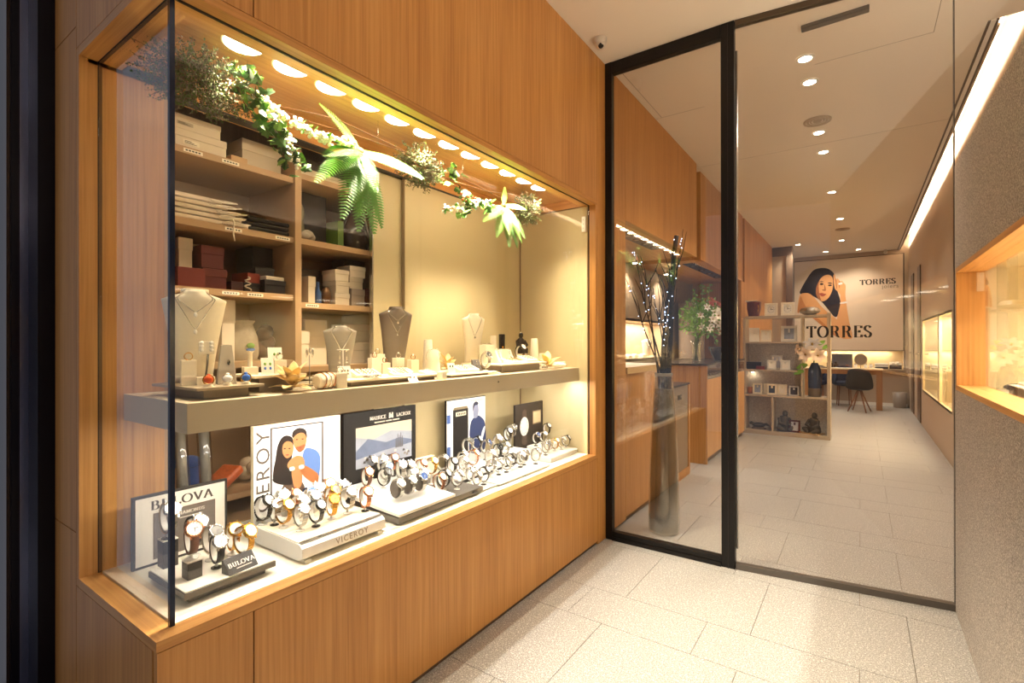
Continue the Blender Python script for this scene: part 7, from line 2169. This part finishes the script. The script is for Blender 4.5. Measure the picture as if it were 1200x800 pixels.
for i, (x, col_, s_) in enumerate([(1.44, WHITE, 0.03), (1.36, WHITE, 0.026), (1.20, WHITE, 0.028)]):
    t = thing('small_jar', ['white jar right of the round mirror', 'white jar just beside the round mirror', 'white jar left of the round mirror'][i], 'jar', (x, 9.66, 0.6925), 0, 'white jars')
    MB().lathe([(s_, 0), (s_, 0.06), (s_ * 0.7, 0.07)], 14).build('jar_body', col_, t)
    MB().lathe([(s_ * 0.75, 0.0705), (s_ * 0.75, 0.085)], 14).build('jar_lid', SILVER, t)
t = thing('flower_box', 'dark box of white roses at the right end of the back niche', 'flower box', (1.81, 9.66, 0.6925), 0)
MB().box(-0.09, 0.09, -0.05, 0.05, 0, 0.07).build('box', mat('box_brown', '#3d2a20', 0.5), t, 0.003)
for k in range(9):
    MB().ell((-0.07 + 0.035 * (k % 5), -0.02 + 0.03 * (k // 5), 0.085 + 0.02 * (k % 2)), (0.024, 0.024, 0.022), 10, 7).build('rose', PETW, t)
t = thing('paper_bin', 'grey waste bin beside the desk at the back wall', 'bin', (1.86, 9.45, 0.0), 0)
MB().lathe([(0.09, 0), (0.11, 0.28), (0.105, 0.28), (0.086, 0.01)], 20, cap=False).build('bin_wall', mat('bin_grey', '#8a7d72', 0.4), t)
MB().lathe([(0.088, 0.002), (0.088, 0.008)], 20).build('bin_floor', mat('bin_grey', '#8a7d72', 0.4), t)

# ================================================================ small shop window in the right wall
w2 = struct('window_6')
tag(w2, 'small oak framed shop window in the right plaster wall')
OY0, OY1, OZ0, OZ1 = -1.9, 0.887, 0.988, 1.522
def b2(name, m, *a):
    return box(name, m, w2, *a, bevel=0.001)
b2('frame_board', OAKY, XR - 0.001, XR + 0.10, OY0, OY1, OZ0, OZ0 + 0.022)
b2('frame_board', OAKY, XR - 0.001, XR + 0.10, OY0, OY1, OZ1 - 0.022, OZ1)
b2('frame_board', OAK, XR - 0.001, XR + 0.10, OY1 - 0.022, OY1, OZ0 + 0.022, OZ1 - 0.022)
b2('frame_board', OAK, XR - 0.001, XR + 0.10, OY0, OY0 + 0.022, OZ0 + 0.022, OZ1 - 0.022)
RI = mat('recess_cream', '#e6d2a2', 0.5)
b2('recess_floor', mat('recess_floor', '#efe2c4', 0.5), XR + 0.101, 2.04, OY0, OY1, OZ0 - 0.005, OZ0 + 0.012)
b2('recess_back', RI, 2.03, 2.049, OY0, OY1, OZ0 + 0.013, OZ1)
b2('recess_end', RI, XR + 0.101, 2.03, OY1 - 0.018, OY1, OZ0 + 0.013, OZ1)
b2('recess_end', RI, XR + 0.101, 2.03, OY0, OY0 + 0.018, OZ0 + 0.013, OZ1)
b2('recess_top', RI, XR + 0.101, 2.03, OY0 + 0.018, OY1 - 0.018, OZ1 - 0.01, OZ1 + 0.01)
b2('glass_pane', GLASS, XR + 0.046, XR + 0.052, OY0 + 0.022, OY1 - 0.022, OZ0 + 0.022, OZ1 - 0.022)
for k in range(5):
    b2('light_panel', glow('recess_lamp', (1.0, 0.90, 0.72), 7.0), 1.84, 1.92, 0.50 - 0.34 * k, 0.62 - 0.34 * k, OZ1 - 0.013, OZ1 - 0.0105)
    area_light('recess_light', (1.88, 0.56 - 0.34 * k, OZ1 - 0.0135), 0.03, 3.2, (1.0, 0.93, 0.80), (0, 0, 0), spread=2.2)
t = thing('alarm_sensor', 'white alarm sensor in the upper corner of the right wall window', 'sensor', (XR + 0.075, OY1 - 0.022, 1.455), 0)
MB().box(-0.012, 0.012, -0.018, -0.0003, -0.04, 0.04).build('sensor_body', WHITE, t, 0.003)
for i in range(7):
    yy = 0.52 - 0.17 * i
    tray('%s dark edged tray from the far end in the right wall window' % NTH[i], 1.74, 1.94, yy - 0.07, yy + 0.07, OZ0 + 0.050, SUEDE, OZ0 + 0.0125, 0.004, False)
    MB().box(-0.099, 0.099, -0.069, 0.069, 0.0, 0.033).build('tray_side', mat('tray_brown', '#4a3a2c', 0.5), bpy.context.scene.objects['display_tray' + ('.%03d' % (5 + i))])
    for q in range(2):
        t = thing('jewellery_pad', '%s pearl pad on the %s dark tray of the right wall window' % (['front', 'rear'][q], NTH[i]), 'jewellery pad', (1.79 + q * 0.09, yy, OZ0 + 0.0502), 0.2 * q, 'pads in the right wall window')
        MB().prism([(-0.03, 0.008), (0.03, 0.03), (0.03, 0), (-0.03, 0)], -0.045, 0.045, lambda p, r_, s_: (p, s_, r_)).build('pad', SUEDE, t)
        b_ = MB()
        for k in range(10):
            b_.ell((0.018 * math.cos(k * 0.7), 0.03 * math.sin(k * 0.7), 0.024), 0.007, 7, 5)
        b_.build('pearl_string', PEARL, t)
t = thing('dark_pouch', 'small dark pouch in the corner of the right wall window', 'pouch', (1.80, 0.76, OZ0 + 0.0125), 0.4)
MB().ell((0, 0, 0.016), (0.05, 0.035, 0.016), 14, 8).build('pouch', mat('pouch_dark', '#3a2f28', 0.6), t)
t = thing('ribbon_bow', 'pale ribbon bow beside the dark pouch in the right wall window', 'bow', (1.80, 0.665, OZ0 + 0.0125), 0)
for sd in (-1, 1):
    MB().ell((0, sd * 0.026, 0.022), (0.016, 0.026, 0.022), 12, 8).build('bow_loop', mat('satin_white', '#f1e9da', 0.4), t)
# faint pieces standing in the far niches
for i, (y, hgt) in enumerate([(4.75, 0.35), (5.9, 0.3), (6.5, 0.35)]):
    bust('%s white bust standing in the right wall niches' % NTH[i], 2.17, y, 0.5225, hgt * 0.8, 0.18, mat('bust_white', '#efe6d6', 0.5), math.pi + 0.6, [(0.6, SILVER, None, 0.003)])
